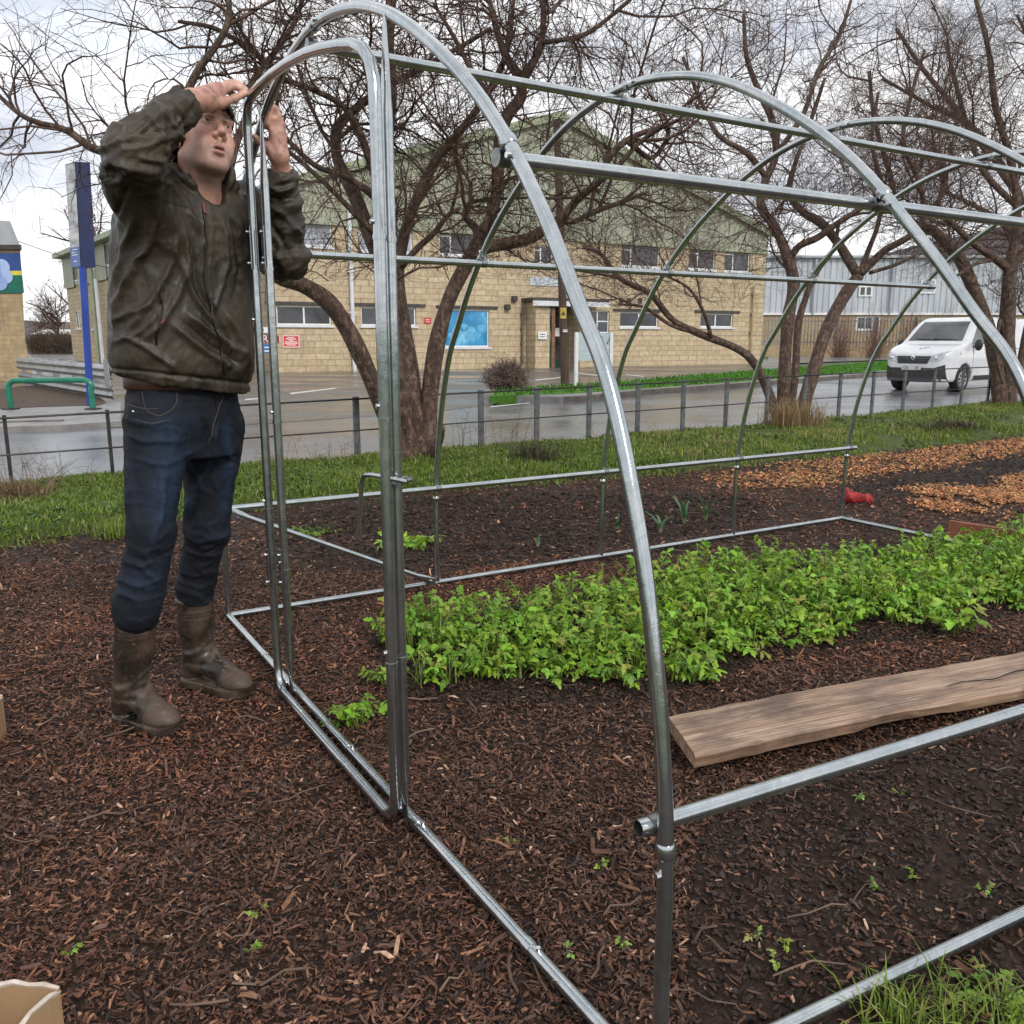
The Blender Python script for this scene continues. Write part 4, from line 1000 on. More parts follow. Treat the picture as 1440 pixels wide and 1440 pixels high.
def p_loft(rows, ax, fw):
    """stack of ellipses: rows z, cx, cy, half-width along ax, half-depth along fw"""
    rows = np.asarray(rows, float); z = rows[:, 0]
    def f(P):
        g = [np.interp(P[..., 2], z, rows[:, k]) for k in (1, 2, 3, 4)]
        qx, qy = P[..., 0] - g[0], P[..., 1] - g[1]
        a, b = (qx * ax[0] + qy * ax[1]) / g[2], (qx * fw[0] + qy * fw[1]) / g[3]
        n = (np.abs(a) ** 2.3 + np.abs(b) ** 2.3) ** (1 / 2.3)
        d = (n - 1) * np.minimum(g[2], g[3]); return np.maximum(d, np.maximum(z[0] - P[..., 2], P[..., 2] - z[-1]))
    m = rows[:, 3:5].max(); lo = np.array((rows[:, 1].min() - m, rows[:, 2].min() - m, z[0])); hi = np.array((rows[:, 1].max() + m, rows[:, 2].max() + m, z[-1]))
    return f, lo, hi
def p_fun(f, lo, hi): return f, np.asarray(lo, float), np.asarray(hi, float)

def nets(F):
    D = F.D; S = D < 0; nx, ny, nz = D.shape
    c = np.zeros((nx - 1, ny - 1, nz - 1), np.uint8)
    for dx in (0, 1):
        for dy in (0, 1):
            for dz in (0, 1): c += S[dx:nx - 1 + dx, dy:ny - 1 + dy, dz:nz - 1 + dz]
    act = (c > 0) & (c < 8); I = np.argwhere(act); idx = np.full(act.shape, -1, np.int64); idx[act] = np.arange(len(I))
    acc = np.zeros((len(I), 3)); cnt = np.zeros(len(I)); cs = [(a, b, d) for a in (0, 1) for b in (0, 1) for d in (0, 1)]
    for p in cs:
        for ax in range(3):
            if p[ax]: continue
            q = list(p); q[ax] = 1
            i0, i1 = I + p, I + q
            d0, d1 = D[tuple(i0.T)], D[tuple(i1.T)]; m = (d0 < 0) != (d1 < 0); t = np.where(m, d0 / np.where(m, d0 - d1, 1), 0)
            p0 = np.stack([F.x[i0[:, 0]], F.y[i0[:, 1]], F.z[i0[:, 2]]], 1); p1 = np.stack([F.x[i1[:, 0]], F.y[i1[:, 1]], F.z[i1[:, 2]]], 1)
            acc += np.where(m[:, None], p0 + (p1 - p0) * t[:, None], 0); cnt += m
    V = acc / np.maximum(cnt, 1)[:, None]; Q = []
    for ax in range(3):
        a = [slice(None)] * 3; b = [slice(None)] * 3; a[ax] = slice(0, -1); b[ax] = slice(1, None)
        s0, s1 = S[tuple(a)], S[tuple(b)]; E = np.argwhere(s0 != s1); o1, o2 = (ax + 1) % 3, (ax + 2) % 3
        E = E[(E[:, o1] > 0) & (E[:, o2] > 0) & (E[:, o1] < D.shape[o1] - 1) & (E[:, o2] < D.shape[o2] - 1)]
        if not len(E): continue
        flip = s0[tuple(E.T)]; k = []
        for da, db in ((-1, -1), (0, -1), (0, 0), (-1, 0)):
            j = E.copy(); j[:, o1] += da; j[:, o2] += db; k.append(idx[tuple(j.T)])
        k = np.stack(k, 1); k = np.where(flip[:, None], k, k[:, ::-1]); Q.append(k)
    Q = np.vstack(Q); Q = Q[(Q >= 0).all(1)]
    return V, Q
def vnormals(V, Q):
    n = np.cross(V[Q[:, 2]] - V[Q[:, 0]], V[Q[:, 3]] - V[Q[:, 1]]); N = np.zeros_like(V)
    for k in range(4): np.add.at(N, Q[:, k], n)
    return N / np.maximum(np.linalg.norm(N, axis=1, keepdims=True), 1e-12)
def relax(V, Q, it=1, f=.5):
    for _ in range(it):
        A = np.zeros_like(V); c = np.zeros(len(V))
        for a, b in ((0, 1), (1, 2), (2, 3), (3, 0)):
            for p, q in ((a, b), (b, a)): np.add.at(A, Q[:, p], V[Q[:, q]]); np.add.at(c, Q[:, p], 1)
        V = V + f * (A / np.maximum(c, 1)[:, None] - V)
    return V
def project(V):
    x, y, z = V[:, 0], V[:, 1], V[:, 2] - HCAM; fw = y * CP - z * SP; up = y * SP + z * CP
    return np.stack([720 + FPX * x / fw, 720 - FPX * up / fw], 1)
def stroke(uv, pts, w, n=6):
    """0..1 weight near a pixel-space polyline, fading at both ends"""
    P = smooth_path(np.array(pts, float), n) if len(pts) > 2 else np.array(pts, float)
    best = np.full(len(uv), 1e9); tt = np.zeros(len(uv)); k = len(P) - 1
    for i in range(k):
        d = P[i + 1] - P[i]; t = np.clip(((uv - P[i]) @ d) / max(d.dot(d), 1e-9), 0, 1); q = np.linalg.norm(uv - P[i] - t[:, None] * d, axis=1)
        m = q < best; best[m] = q[m]; tt[m] = (i + t[m]) / k
    return np.exp(-(best / w) ** 2) * np.clip(np.minimum(tt, 1 - tt) * 5 + .15, 0, 1)
def rng1(a, b, s): return np.arange(a, b + s * .5, s)
def unit(v): v = np.asarray(v, float); return v / np.linalg.norm(v)

# ---------------------------------------------------------------- pose, measured from the photograph
BF = unit((.74, -.67, 0)); BR = unit((-.67, -.74, 0))          # chest: forward, his right
shR, elR, wrR = at(203, 262, 2.53), at(181, 217, 2.32), at(270, 142, 2.45)
shL, elL, wrL = at(338, 282, 2.85), at(402, 362, 2.86), at(395, 243, 2.80)
hipR, knR, anR = at(221, 585, 2.57), at(211, 752, 2.46), at(188, 975, 2.415)
hipL, knL, anL = at(300, 585, 2.77), at(290, 748, 2.73), at(276, 925, 2.745)
heR, toR = G(166, 1010), G(247, 1032); heL, toL = G(262, 958), G(350, 980)
pelvis = (hipR + hipL) / 2 + (0, 0, .06); chest = at(262, 335, 2.69); neck0 = at(274, 264, 2.68)
man = None
# head frame
yaw, el, roll = R(48), R(15), R(-10)
fh = np.array((math.sin(yaw) * math.cos(el), -math.cos(yaw) * math.cos(el), math.sin(el)))
lh = unit(np.cross((0, 0, 1.0), fh)); uh = np.cross(fh, lh)
lh, uh = lh * math.cos(roll) + uh * math.sin(roll), uh * math.cos(roll) - lh * math.sin(roll)
HO = at(285, 200, 2.64)
def hd(x, y, z): return HO + lh * x + fh * y + uh * z          # x: his left, y: forward, z: up
HB = np.stack([lh, fh, uh])

zf = np.concatenate([rng1(.05, 1.30, .02), rng1(1.312, 1.46, .008), rng1(1.4630, 2.00, .0026)])
xf = np.concatenate([rng1(-1.35, -1.08, .012), rng1(-1.075, -.62, .0026), rng1(-.61, -.5, .012)])
yf = np.concatenate([rng1(2.1, 2.36, .012), rng1(2.365, 2.86, .0028), rng1(2.87, 3.0, .012)])
B = Field(xf, yf, zf)
# trunk and limbs that the clothes cover
B.op(p_loft([(pelvis[2] - .12, *pelvis[:2], .15, .10), (pelvis[2], *pelvis[:2], .155, .105), (pelvis[2] + .2, *((pelvis + chest) / 2)[:2], .14, .095), (chest[2], *chest[:2], .165, .11), (chest[2] + .10, *(chest * .5 + neck0 * .5)[:2], .15, .085), (neck0[2] - .0, *neck0[:2], .09, .06)], BR, BF), .03)
for a, b, c, ra, rb, rc in ((shR, elR, wrR, .05, .04, .027), (shL, elL, wrL, .05, .04, .027)):
    B.op(p_cap(a, b, ra, rb), .03); B.op(p_cap(b, c, rb, rc), .02)
for a, b, t_, h_ in ((hipR, knR, toR, heR), (hipL, knL, toL, heL)):
    c = h_ + unit(t_ - h_) * .07 + (0, 0, .11)
    kb = {0: at(193, 862, 2.425), 1: at(274, 838, 2.735)}[int(a is hipL)]
    B.op(p_cap(a, b, .070, .045), .03); B.op(p_cap(b, kb, .045, .036), .02); B.op(p_cap(kb, c, .036, .030), .02); B.op(p_cap(c, np.array((*(h_ * .25 + t_ * .75)[:2], .045)), .030, .018), .02)
# neck and head
B.op(p_cap(neck0 + (0, 0, -.05), hd(0, -.028, -.075), .066, .058), .03)
B.op(p_cap(hd(.028, -.005, -.10), neck0 + BF * .05 + (0, 0, -.03), .018, .014), .03); B.op(p_cap(hd(-.028, -.005, -.10), neck0 + BF * .05 + (0, 0, -.03), .018, .014), .03)
H = lambda c, r, k=.015, mode='u': B.op(p_ell(hd(*c), r, HB), k, mode)
Hc = lambda a, b, ra, rb=None, k=.01, mode='u': B.op(p_cap(hd(*a), hd(*b), ra, rb), k, mode)
H((0, -.012, .045), (.074, .096, .082), .03); H((0, .035, .045), (.060, .052, .060), .03)
H((0, .035, -.015), (.056, .056, .065), .03); H((0, .030, -.060), (.047, .052, .048), .03)
H((0, .062, -.088), (.028, .026, .024), .025); H((0, .077, -.100), (.017, .014, .014), .015)
for s in (-1, 1):
    Hc((s * .051, -.008, -.055), (s * .022, .068, -.097), .016, .011, .03)                      # jaw line
    H((s * .040, .064, -.018), (.021, .020, .018), .022)                                        # cheekbone
    H((s * .034, .066, -.050), (.017, .018, .022), .03)
    H((s * .031, .097, .020), (.019, .015, .012), .012, 's')                                    # eye socket
    H((s * .031, .0735, .0185), (.0155, .0135, .0125), .004)
    Hc((s * .015, .089, .0285), (s * .031, .0905, .0262), .0036, .0042, .005); Hc((s * .031, .0905, .0262), (s * .047, .079, .0225), .0042, .003, .005)   # upper lid
    Hc((s * .017, .087, .0095), (s * .031, .0875, .0075), .0028, .0030, .006); Hc((s * .031, .0875, .0075), (s * .046, .077, .013), .003, .0024, .006)
    Hc((s * .012, .094, .040), (s * .050, .078, .041), .0085, .007, .012)                        # brow
    H((s * .0130, .098, -.0255), (.0098, .0110, .0088), .006)                                    # nostril wing
    H((s * .0075, .1035, -.0345), (.0042, .005, .004), .003, 's')
    H((s * .077, -.006, -.002), (.009, .020, .033), .006); H((s * .084, -.001, .001), (.006, .010, .018), .004, 's'); H((s * .074, .0, -.030), (.007, .010, .011), .006)
Hc((0, .092, .032), (0, .111, -.012), .0068, .0082, .011); H((0, .1145, -.0190), (.0112, .0098, .0092), .010)
Hc((0, .099, -.036), (0, .096, -.045), .005, .005, .008)
# mouth, slightly open
Hc((-.022, .080, -.062), (-.007, .0945, -.0545), .0042, .0058, .006); Hc((-.007, .0945, -.0545), (.007, .0945, -.0545), .0058, .0058, .005); Hc((.007, .0945, -.0545), (.022, .080, -.062), .0058, .0042, .006)
Hc((-.020, .080, -.067), (-.006, .0915, -.0715), .0045, .0068, .006); Hc((-.006, .0915, -.0715), (.006, .0915, -.0715), .0068, .0068, .005); Hc((.006, .0915, -.0715), (.020, .080, -.067), .0068, .0045, .006)
H((0, .098, -.0625), (.0185, .012, .0030), .003, 's'); H((0, .090, -.083), (.016, .006, .005), .010, 's')

# hands: palm, four unequal fingers with two bends each, a thumb leaving the side of the palm
def finger(pts, r0, r1, k=.005):
    P = [np.asarray(p, float) for p in pts]; n = len(P) - 1
    for i in range(n):
        ra = r0 + (r1 - r0) * i / n; rb = r0 + (r1 - r0) * (i + 1) / n
        B.op(p_cap(P[i], P[i + 1], ra, rb), k if i else .009)
        if 0 < i < n: B.op(p_ell(P[i], (ra * 1.10,) * 3), .004)
# right hand (pinching the bolt on the door's corner)
rp = at(292, 138, 2.50)
B.op(p_cap(wrR, at(285, 141, 2.485), .027, .026), .02); B.op(p_cap(at(283, 134, 2.485), at(306, 123, 2.545), .022, .0155), .014); B.op(p_cap(at(284, 141, 2.48), at(308, 134, 2.54), .024, .0150), .014); B.op(p_cap(at(283, 145, 2.475), at(303, 146, 2.525), .019, .014), .014)
finger([at(308, 133, 2.545), at(325, 122, 2.585), at(337, 124, 2.63), at(345, 130, 2.655)], .0100, .0072)
finger([at(307, 128, 2.552), at(324, 117, 2.60), at(337, 119, 2.64), at(346, 126, 2.664)], .0102, .0074)
finger([at(305, 123, 2.558), at(320, 118, 2.615), at(332, 122, 2.65), at(340, 128, 2.66)], .0098, .0070)
finger([at(303, 128, 2.562), at(315, 127, 2.61), at(325, 131, 2.635), at(331, 136, 2.64)], .0088, .0064)
finger([at(288, 149, 2.485), at(311, 146, 2.53), at(329, 139, 2.595), at(344, 132, 2.64)], .0150, .0082, .008)
# left hand (flat against the post and hoop from behind)
B.op(p_cap(wrL, at(393, 222, 2.765), .027, .026), .02); B.op(p_cap(at(397, 218, 2.765), at(397, 190, 2.765), .019, .0125), .014); B.op(p_cap(at(390, 218, 2.765), at(390, 188, 2.76), .021, .0125), .014); B.op(p_cap(at(384, 216, 2.765), at(384, 190, 2.755), .018, .012), .014)
finger([at(385, 191, 2.757), at(378, 175, 2.752), at(374, 163, 2.745), at(371, 154, 2.738)], .0098, .0072)
finger([at(390, 187, 2.762), at(384, 168, 2.757), at(379, 153, 2.75), at(375, 143, 2.742)], .0102, .0074)
finger([at(395, 188, 2.766), at(390, 168, 2.762), at(385, 152, 2.756), at(381, 142, 2.75)], .0098, .0070)
finger([at(399, 192, 2.77), at(397, 176, 2.768), at(393, 163, 2.762), at(389, 153, 2.756)], .0085, .0062)
finger([at(386, 219, 2.755), at(374, 207, 2.745), at(365, 198, 2.735), at(358, 192, 2.728)], .0140, .0082, .008)
V, Q = nets(B); V = relax(V, Q, 1, .35)
# skin tints: lips, stubble, knuckles, brows; hands also darkened to look shaded
q = (V - HO) @ HB.T; skin = np.tile(np.array((.60, .345, .265)), (len(V), 1))
hm = np.linalg.norm(q / (.12, .16, .17), axis=1) < 1; skin = skin * (1 + .30 * (fbm(V * 38, 3) - .44))[:, None] * (1 + np.array((.02, -.10, -.12)) * (fbm(V * 20 + 5, 2) - .3)[:, None] * 2)
def blend(c, w): global skin; skin = skin * (1 - w[:, None]) + np.array(c) * w[:, None]
g3 = lambda c, r: np.exp(-(((q - c) / r) ** 2).sum(1)) * hm
stub = np.clip((-q[:, 2] - .035) / .03, 0, 1) * np.clip((q[:, 1] + .02) / .03, 0, 1) * hm * np.clip((q[:, 2] + .155) / .03, 0, 1); blend((.29, .19, .155), stub * .75)
blend((.29, .19, .155), .5 * g3((0, .095, -.047), (.022, .03, .007)))
blend((.42, .19, .155), np.clip(1.4 * (g3((0, .093, -.055), (.017, .02, .006)) + g3((0, .092, -.071), (.015, .02, .006))), 0, .85))
blend((.05, .022, .018), np.clip(1.3 * g3((0, .085, -.0625), (.017, .02, .0028)), 0, 1))
for s in (-1, 1):
    blend((.52, .24, .18), .6 * g3((s * .042, .07, -.02), (.02, .03, .018)))
    blend((.050, .030, .022), np.clip(1.8 * g3((s * .020, .098, .041), (.011, .02, .0055)) + 1.5 * g3((s * .038, .09, .044), (.012, .02, .0055)), 0, .92))
    blend((.07, .035, .028), np.clip(1.6 * g3((s * .031, .09, .0265), (.015, .02, .0022)) + .7 * g3((s * .031, .09, .008), (.014, .02, .002)), 0, .8))
blend((.50, .22, .165), .5 * g3((0, .117, -.02), (.016, .02, .014)))
hands = np.clip(1 - np.minimum(np.linalg.norm(V - rp, axis=1), np.linalg.norm(V - at(390, 190, 2.76), axis=1)) / .13, 0, 1) ** .5 * (~hm)
blend((.40, .205, .150), hands * .9); blend((.20, .095, .07), hands * np.clip((fbm(V * 75, 3) - .42) * 5, 0, .65))  # shade on the backlit hands put into their colour, then mottled by noise
M_skin = vc('skin', .42, amp=.4, bumps=[(900, .10, .0006), (220, .18, .0012)], spec=.45, nscale=55, rough2=.55)
b_ = M_skin.node_tree.nodes['Principled BSDF']; b_.inputs['Subsurface Weight'].default_value = .12; b_.inputs['Subsurface Radius'].default_value = (.012, .004, .002); b_.inputs['Subsurface Scale'].default_value = .5
MO = np.array(((heR[0] + heL[0]) / 2 + .08, (heR[1] + heL[1]) / 2, 0))
man = mesh_np('person', V, Q, M_skin, smooth=True, org=MO, colors=skin)
tag(man, 'man in waxed jacket, jeans and muddy boots reaching up to the steel door frame', 'person')
# eyes
for s in (-1, 1):
    e = MB(); c = hd(s * .031, .0755, .0182); e.sphere(c, .0132, 18, 12); eo = e.build('eye', pm('eye_white', (.55, .50, .47), (.62, .57, .54), 60, .15), man, smooth=True)
    gz = unit(fh + lh * .12 + uh * .06)
    for rr, dd, mt in ((.0062, .0124, pm('iris', (.05, .04, .03), (.09, .07, .05), 300, .1)), (.0030, .01285, M_slate)):
        a = unit(np.cross(gz, uh)); b2 = np.cross(gz, a); n = 18; k = MB()
        k.add([c + gz * (dd + .0006)] + [c + gz * dd + rr * (math.cos(6.2832 * i / n) * a + math.sin(6.2832 * i / n) * b2) for i in range(n)], [(0, 1 + i, 1 + (i + 1) % n) for i in range(n)]); k.build('iris' if rr > .005 else 'pupil', mt, eo)
# hair: a cap over the skull, cut back to the hairline
Fh = Field(rng1(HO[0] - .15, HO[0] + .15, .003), rng1(HO[1] - .16, HO[1] + .16, .003), rng1(HO[2] - .12, HO[2] + .19, .003))
Fh.op(p_ell(hd(0, -.012, .047), (.0815, .1045, .092), HB), .01); Fh.op(p_ell(hd(0, .038, .064), (.071, .070, .068), HB), .02)
for s in (-1, 1): Fh.op(p_cap(hd(s * .070, -.012, .03), hd(s * .0715, .006, -.008), .013, .008), .012)
P = Fh.grid((slice(None),) * 3); qq = (P - HO) @ HB.T
line = np.interp(qq[..., 1], [-.12, -.06, -.02, .0, .03, .06, .075, .11], [-.065, -.065, -.035, -.022, .034, .053, .061, .064]) + .004 * np.sin(qq[..., 0] * 260)
cut = line - qq[..., 2]
Fh.D = np.maximum(Fh.D, cut.astype(np.float32) * .8) + (.006 * (fbm(np.stack([qq[..., 0] * 160, qq[..., 1] * 60, qq[..., 2] * 60], -1), 3) - .44)).astype(np.float32)
hv, hq = nets(Fh)
M_hair = pm('dark_brown_hair', (.012, .008, .006), (.045, .028, .020), 60, .42, stretch=(3, 1, 1), bumps=[(240, .8, .003)])
mesh_np('hair', hv, hq, M_hair, man, smooth=True)

# ---------------------------------------------------------------- jacket
st = .0052
J = Field(rng1(-1.40, -.56, st), rng1(2.12, 3.02, st), rng1(.93, 1.93, st))
wz_ = lambda v: at(262, v, 2.62)[2]
jr = []
for v, u, Y, ra, rb in ((572, 266, 2.62, .180, .142), (538, 265, 2.62, .194, .154), (530, 264, 2.62, .200, .160), (520, 261, 2.62, .212, .170), (500, 259, 2.615, .214, .168), (450, 257, 2.61, .212, .160), (400, 256, 2.61, .206, .152), (350, 257, 2.61, .204, .150), (310, 262, 2.615, .200, .142), (285, 266, 2.62, .180, .122), (266, 270, 2.625, .140, .098), (254, 272, 2.625, .098, .080)):
    p = at(u, v, Y + .07); jr.append((p[2], p[0], p[1], ra, rb))
J.op(p_loft(jr, BR, BF), .03)
J.op(p_cap(shR + (0, 0, -.01), elR, .084, .062), .05); J.op(p_cap(elR, wrR + (elR - wrR) * .10, .061, .043), .03)
J.op(p_cap(shR + (.02, .02, -.10), (shR + elR) / 2 + (-.02, 0, -.045), .078, .060), .05)
J.op(p_cap(shL + (0, 0, -.02), elL, .080, .062), .05); J.op(p_cap(elL, wrL + (elL - wrL) * .05, .062, .045), .03)
J.op(p_cap(elL + (.0, .0, .005), elL + (.015, 0, -.012), .056, .046), .03)
hl_, hr_ = at(170, 527, 2.55), at(361, 549, 2.86)
J.D = np.maximum(J.D, ((hl_[2] + (hr_[2] - hl_[2]) * (J.x - hl_[0]) / (hr_[0] - hl_[0]))[:, None, None] - J.z[None, None, :]).astype(np.float32))
# cuffs
for e, w_ in ((elR, wrR), (elL, wrL)):
    d = unit(w_ - e); J.op(p_cap(w_ - d * .050, w_ - d * .022, .047, .044), .006)
    J.op(p_cap(w_ - d * .016, w_ + d * .06, .0375, .036), .006, 's')
# hollow for the neck, collar standing round it and open at the throat
ctr = neck0 + (0, 0, .02); cax = unit(unit(hd(0, -.02, -.06) - neck0) + BF * .10); cf = unit(BF - cax * cax.dot(BF)); cs_ = np.cross(cax, cf)
def collar(P):
    q = P - ctr; h = q @ cax; x = q @ cs_; y = q @ cf
    flare = .088 + .13 * np.clip(h, 0, 1) * .5; r = np.sqrt(x * x + (y * .94) ** 2); d = np.abs(r - flare) - .0085
    d = np.maximum(d, np.abs(h - .012) - .056 - .012 * np.clip(-y / .1, 0, 1)); gap = (y - .035) - np.abs(x) * .9 + np.clip(.02 - h, -1, 1) * .9
    return np.maximum(d, gap * .7)
J.op(p_fun(collar, ctr - .16, ctr + .16), .016)
J.op(p_cap(ctr + cax * -.045, ctr + cax * .15, .070, .076), .010, 's'); J.op(p_cap(ctr + cf * .085 - cax * .062, ctr + cf * .085 + cax * .09, .006, .066), .010, 's')
for s in (-1, 1): J.op(p_cap(ctr + cf * .098 - cax * .060 + cs_ * s * .012, ctr + cf * .060 + cs_ * s * .088 + cax * .030, .011, .017), .008)
V, Q = nets(J); N = vnormals(V, Q); uv = project(V)
front = np.clip(-(N * unit(np.array((-.95, 2.6, .35)))).sum(1) * 2.0 + .15, 0, 1)
dsp = np.zeros(len(V))
folds = [([(222, 252), (214, 330), (180, 395), (158, 455)], 6, .013), ([(236, 268), (246, 340), (226, 400), (176, 470)], 5, .010), ([(206, 300), (200, 360), (168, 410)], 5, .008),
         ([(250, 300), (262, 360), (250, 420), (200, 485)], 5, .009), ([(240, 340), (270, 410), (300, 455), (318, 480)], 4, .009), ([(268, 330), (276, 400), (306, 450)], 4, -.009),
         ([(306, 300), (318, 350), (308, 410), (298, 440)], 4, .009), ([(322, 300), (336, 360), (330, 430)], 4, -.008), ([(262, 440), (300, 470), (345, 500)], 5, .012), ([(240, 455), (286, 492), (335, 522)], 5, .011),
         ([(255, 450), (292, 482), (340, 512)], 3, -.009), ([(312, 430), (338, 480), (350, 525)], 5, .012), ([(300, 440), (326, 490), (332, 520)], 3.5, -.010), ([(170, 470), (210, 492), (250, 520)], 4, .008), ([(160, 450), (182, 440), (215, 425)], 4, .008),
         ([(158, 480), (196, 470), (216, 440)], 3.5, .007), ([(155, 400), (176, 350), (190, 300)], 5, .009), ([(152, 330), (168, 290), (182, 255)], 4, -.008), ([(230, 250), (262, 290), (280, 330)], 4, .008),
         # right sleeve
         ([(172, 196), (205, 178), (236, 158)], 4, .009), ([(164, 210), (206, 204), (250, 184)], 4, .008), ([(186, 184), (226, 186), (262, 166)], 3, -.008), ([(160, 228), (190, 238), (226, 240)], 5, .010), ([(150, 236), (176, 250), (212, 258)], 4, -.010), ([(196, 222), (226, 226), (248, 210)], 4, .009), ([(240, 150), (254, 166), (262, 188)], 3, -.007), ([(228, 158), (244, 176), (250, 198)], 3, .007), ([(210, 166), (228, 190), (230, 214)], 3, .006),
         # left sleeve
         ([(378, 262), (396, 268), (414, 262)], 3, .006), ([(376, 274), (398, 282), (418, 276)], 3, -.006), ([(382, 290), (402, 306), (418, 330)], 4, .008), ([(376, 310), (398, 340), (410, 366)], 4, -.007), ([(370, 340), (392, 362), (402, 382)], 4, .008), ([(350, 300), (366, 330), (372, 372)], 4, .007)]
uvw = uv + 10 * (fbm(np.column_stack([uv * .04, uv[:, 0] * 0]), 2) - .4)[:, None]
for pts, w_, a in folds: dsp += a * 1.25 * stroke(uvw, pts, w_ * .95) * front
slv = np.clip((262 - uv[:, 1]) / 12, 0, 1) * (uv[:, 0] < 272) + np.clip((uv[:, 0] - 372) / 6, 0, 1)
rs = lambda p: 1 - np.abs(vnoise(p) - .5) * 2
ws = np.column_stack([(uv[:, 0] * .5 + uv[:, 1]) * .060, (uv[:, 0] - uv[:, 1] * .4) * .022, V[:, 1] * 5]) + 1.6 * fbm(V * 12, 2)[:, None]
dsp += slv * (.014 * (rs(ws) ** 3 - .32) + .006 * (rs(ws * 2.2 + 5) ** 3 - .32))
# gathered hem, zip placket, pocket lips, shoulder seam
hemz = np.clip((uv[:, 1] - 500) / 30, 0, 1) * (uv[:, 0] < 372); ang = np.arctan2((V - pelvis) @ BR, (V - pelvis) @ BF)
dsp += .010 * hemz * (np.abs(vnoise(np.stack([ang * 7, V[:, 2] * 5, V[:, 2] * 0 + 4], 1)) - .5) * 2 - .5) * (uv[:, 1] > 480)
dsp -= .009 * np.exp(-((uv[:, 1] - 520 - (uv[:, 0] - 170) * .11) / 2.6) ** 2) * (uv[:, 0] < 372)
ZIP = [(288, 284), (292, 315), (293, 350), (291, 390), (296, 425), (307, 465), (316, 500), (318, 530)]
dsp += .007 * stroke(uv, ZIP, 7) * front; dsp -= .006 * stroke(uv, ZIP, 1.8) * front
POC = [(229, 398), (227, 425), (222, 455), (217, 484)]
dsp += .006 * stroke(uv, POC, 7) * front; dsp -= .010 * stroke(uv, POC, 2.2) * front
dsp -= .004 * stroke(uv, [(232, 285), (262, 296), (284, 312)], 1.8) * front
aniso = np.stack([V @ BR * 14, V @ BF * 14, V[:, 2] * 6], 1)
rid = lambda p: 1 - np.abs(vnoise(p) - .5) * 2
wp = aniso * .8 + 3.0 * fbm(V * 6, 2)[:, None]
dsp += .011 * (fbm(aniso + 2.5 * fbm(V * 7, 2)[:, None], 4) - .45) + .006 * (rid(wp * .7) ** 3 - .35) + .003 * (rid(wp * 2.3 + 8) ** 3 - .35) + .004 * (fbm(V * 55, 3) - .44)
V = relax(V + N * dsp[:, None], Q, 1, .35)
M_jacket, t_, b_ = nt('waxed_jacket'); v_ = coords(t_)
c_ = ramp(t_, noise(t_, v_, 7, 6, .65), [(.32, (.018, .013, .009)), (.52, (.040, .030, .020)), (.72, (.072, .054, .036))])
c_ = mixc(t_, ramp(t_, noise(t_, v_, 30, 5, .7), [(.58, (0,) * 3), (.70, (.55,) * 3)]), c_, (.10, .075, .052))
t_.links.new(c_, b_.inputs['Base Color'])
t_.links.new(ramp(t_, noise(t_, v_, 14, 5), [(.35, (.38,) * 3), (.65, (.64,) * 3)]), b_.inputs['Roughness']); b_.inputs['Specular IOR Level'].default_value = .42
p_ = bump(t_, b_, noise(t_, coords(t_, (1, 1, .5)), 55, 6, .6), .5, .006); bump(t_, b_, noise(t_, v_, 700, 3), .15, .001, p_)
jk = mesh_np('jacket', V, Q, M_jacket, man, smooth=True)
jack_tree = (V, Q, N, uv)
def on_surface(u, v, Vs, uvs, Ns):
    """frontmost garment point seen at a pixel"""
    d = np.hypot(uvs[:, 0] - u, uvs[:, 1] - v); c = np.where(d < 5)[0]
    if not len(c): c = np.argsort(d)[:6]
    i = c[np.argmin(np.linalg.norm(Vs[c] - (0, 0, HCAM), axis=1))]; return Vs[i], Ns[i]
Nj = vnormals(V, Q); uvj = project(V)
def strip(name, pts, r, mat, parent, off=.001, n=5):
    pts = smooth_path(np.array(pts, float), n); P = [];
    for u, v in pts: p, nn = on_surface(u, v, V, uvj, Nj); P.append(p + nn * off)
    P = np.array(P); P[1:-1] = (P[:-2] + 2 * P[1:-1] + P[2:]) / 4; mb = MB(); mb.tube(P, r, 6); return mb.build(name, mat, parent, smooth=True)
M_zip = pm('dark_zip', (.012, .011, .011), (.035, .032, .03), 200, .35, metal=.5)
M_zipr = pm('dull_red_tape', (.12, .03, .025), (.18, .05, .04), 60, .5)
zp = strip('zip', ZIP, .0035, M_zip, jk, .0005); strip('zip_pull', [(289, 283), (288, 290), (290, 298)], .0045, M_zipr, zp, .004, 3)
strip('pocket_zip', POC, .0032, M_zip, jk, -.002); strip('pocket_lining', [(229, 440), (227, 450), (225, 458)], .003, M_zipr, jk, .0, 3)
d = unit(wrR - elR); a = unit(np.cross(d, (0, 0, 1))); c = wrR - d * .04 + unit(np.array((.1, -.85, -.3))) * .042
mb = MB(); mb.cyl(c, c + unit(np.array((.1, -.85, -.3))) * .006, .008, 10); mb.build('cuff_button', M_zip, jk, auto=40)
# shirt collar showing at the throat, belt
mb = MB(); fr = [ctr + cf * (.073 * math.cos(t)) + cs_ * (.076 * math.sin(t)) + cax * (.034 - .048 * math.cos(t) ** 3 * (math.cos(t) > 0)) for t in np.linspace(-2.6, 2.6, 40)]
mb.tube(fr, .007, 8); mb.build('shirt_collar', pm('white_cotton', (.50, .50, .52), (.62, .62, .64), 40, .8), man, smooth=True)

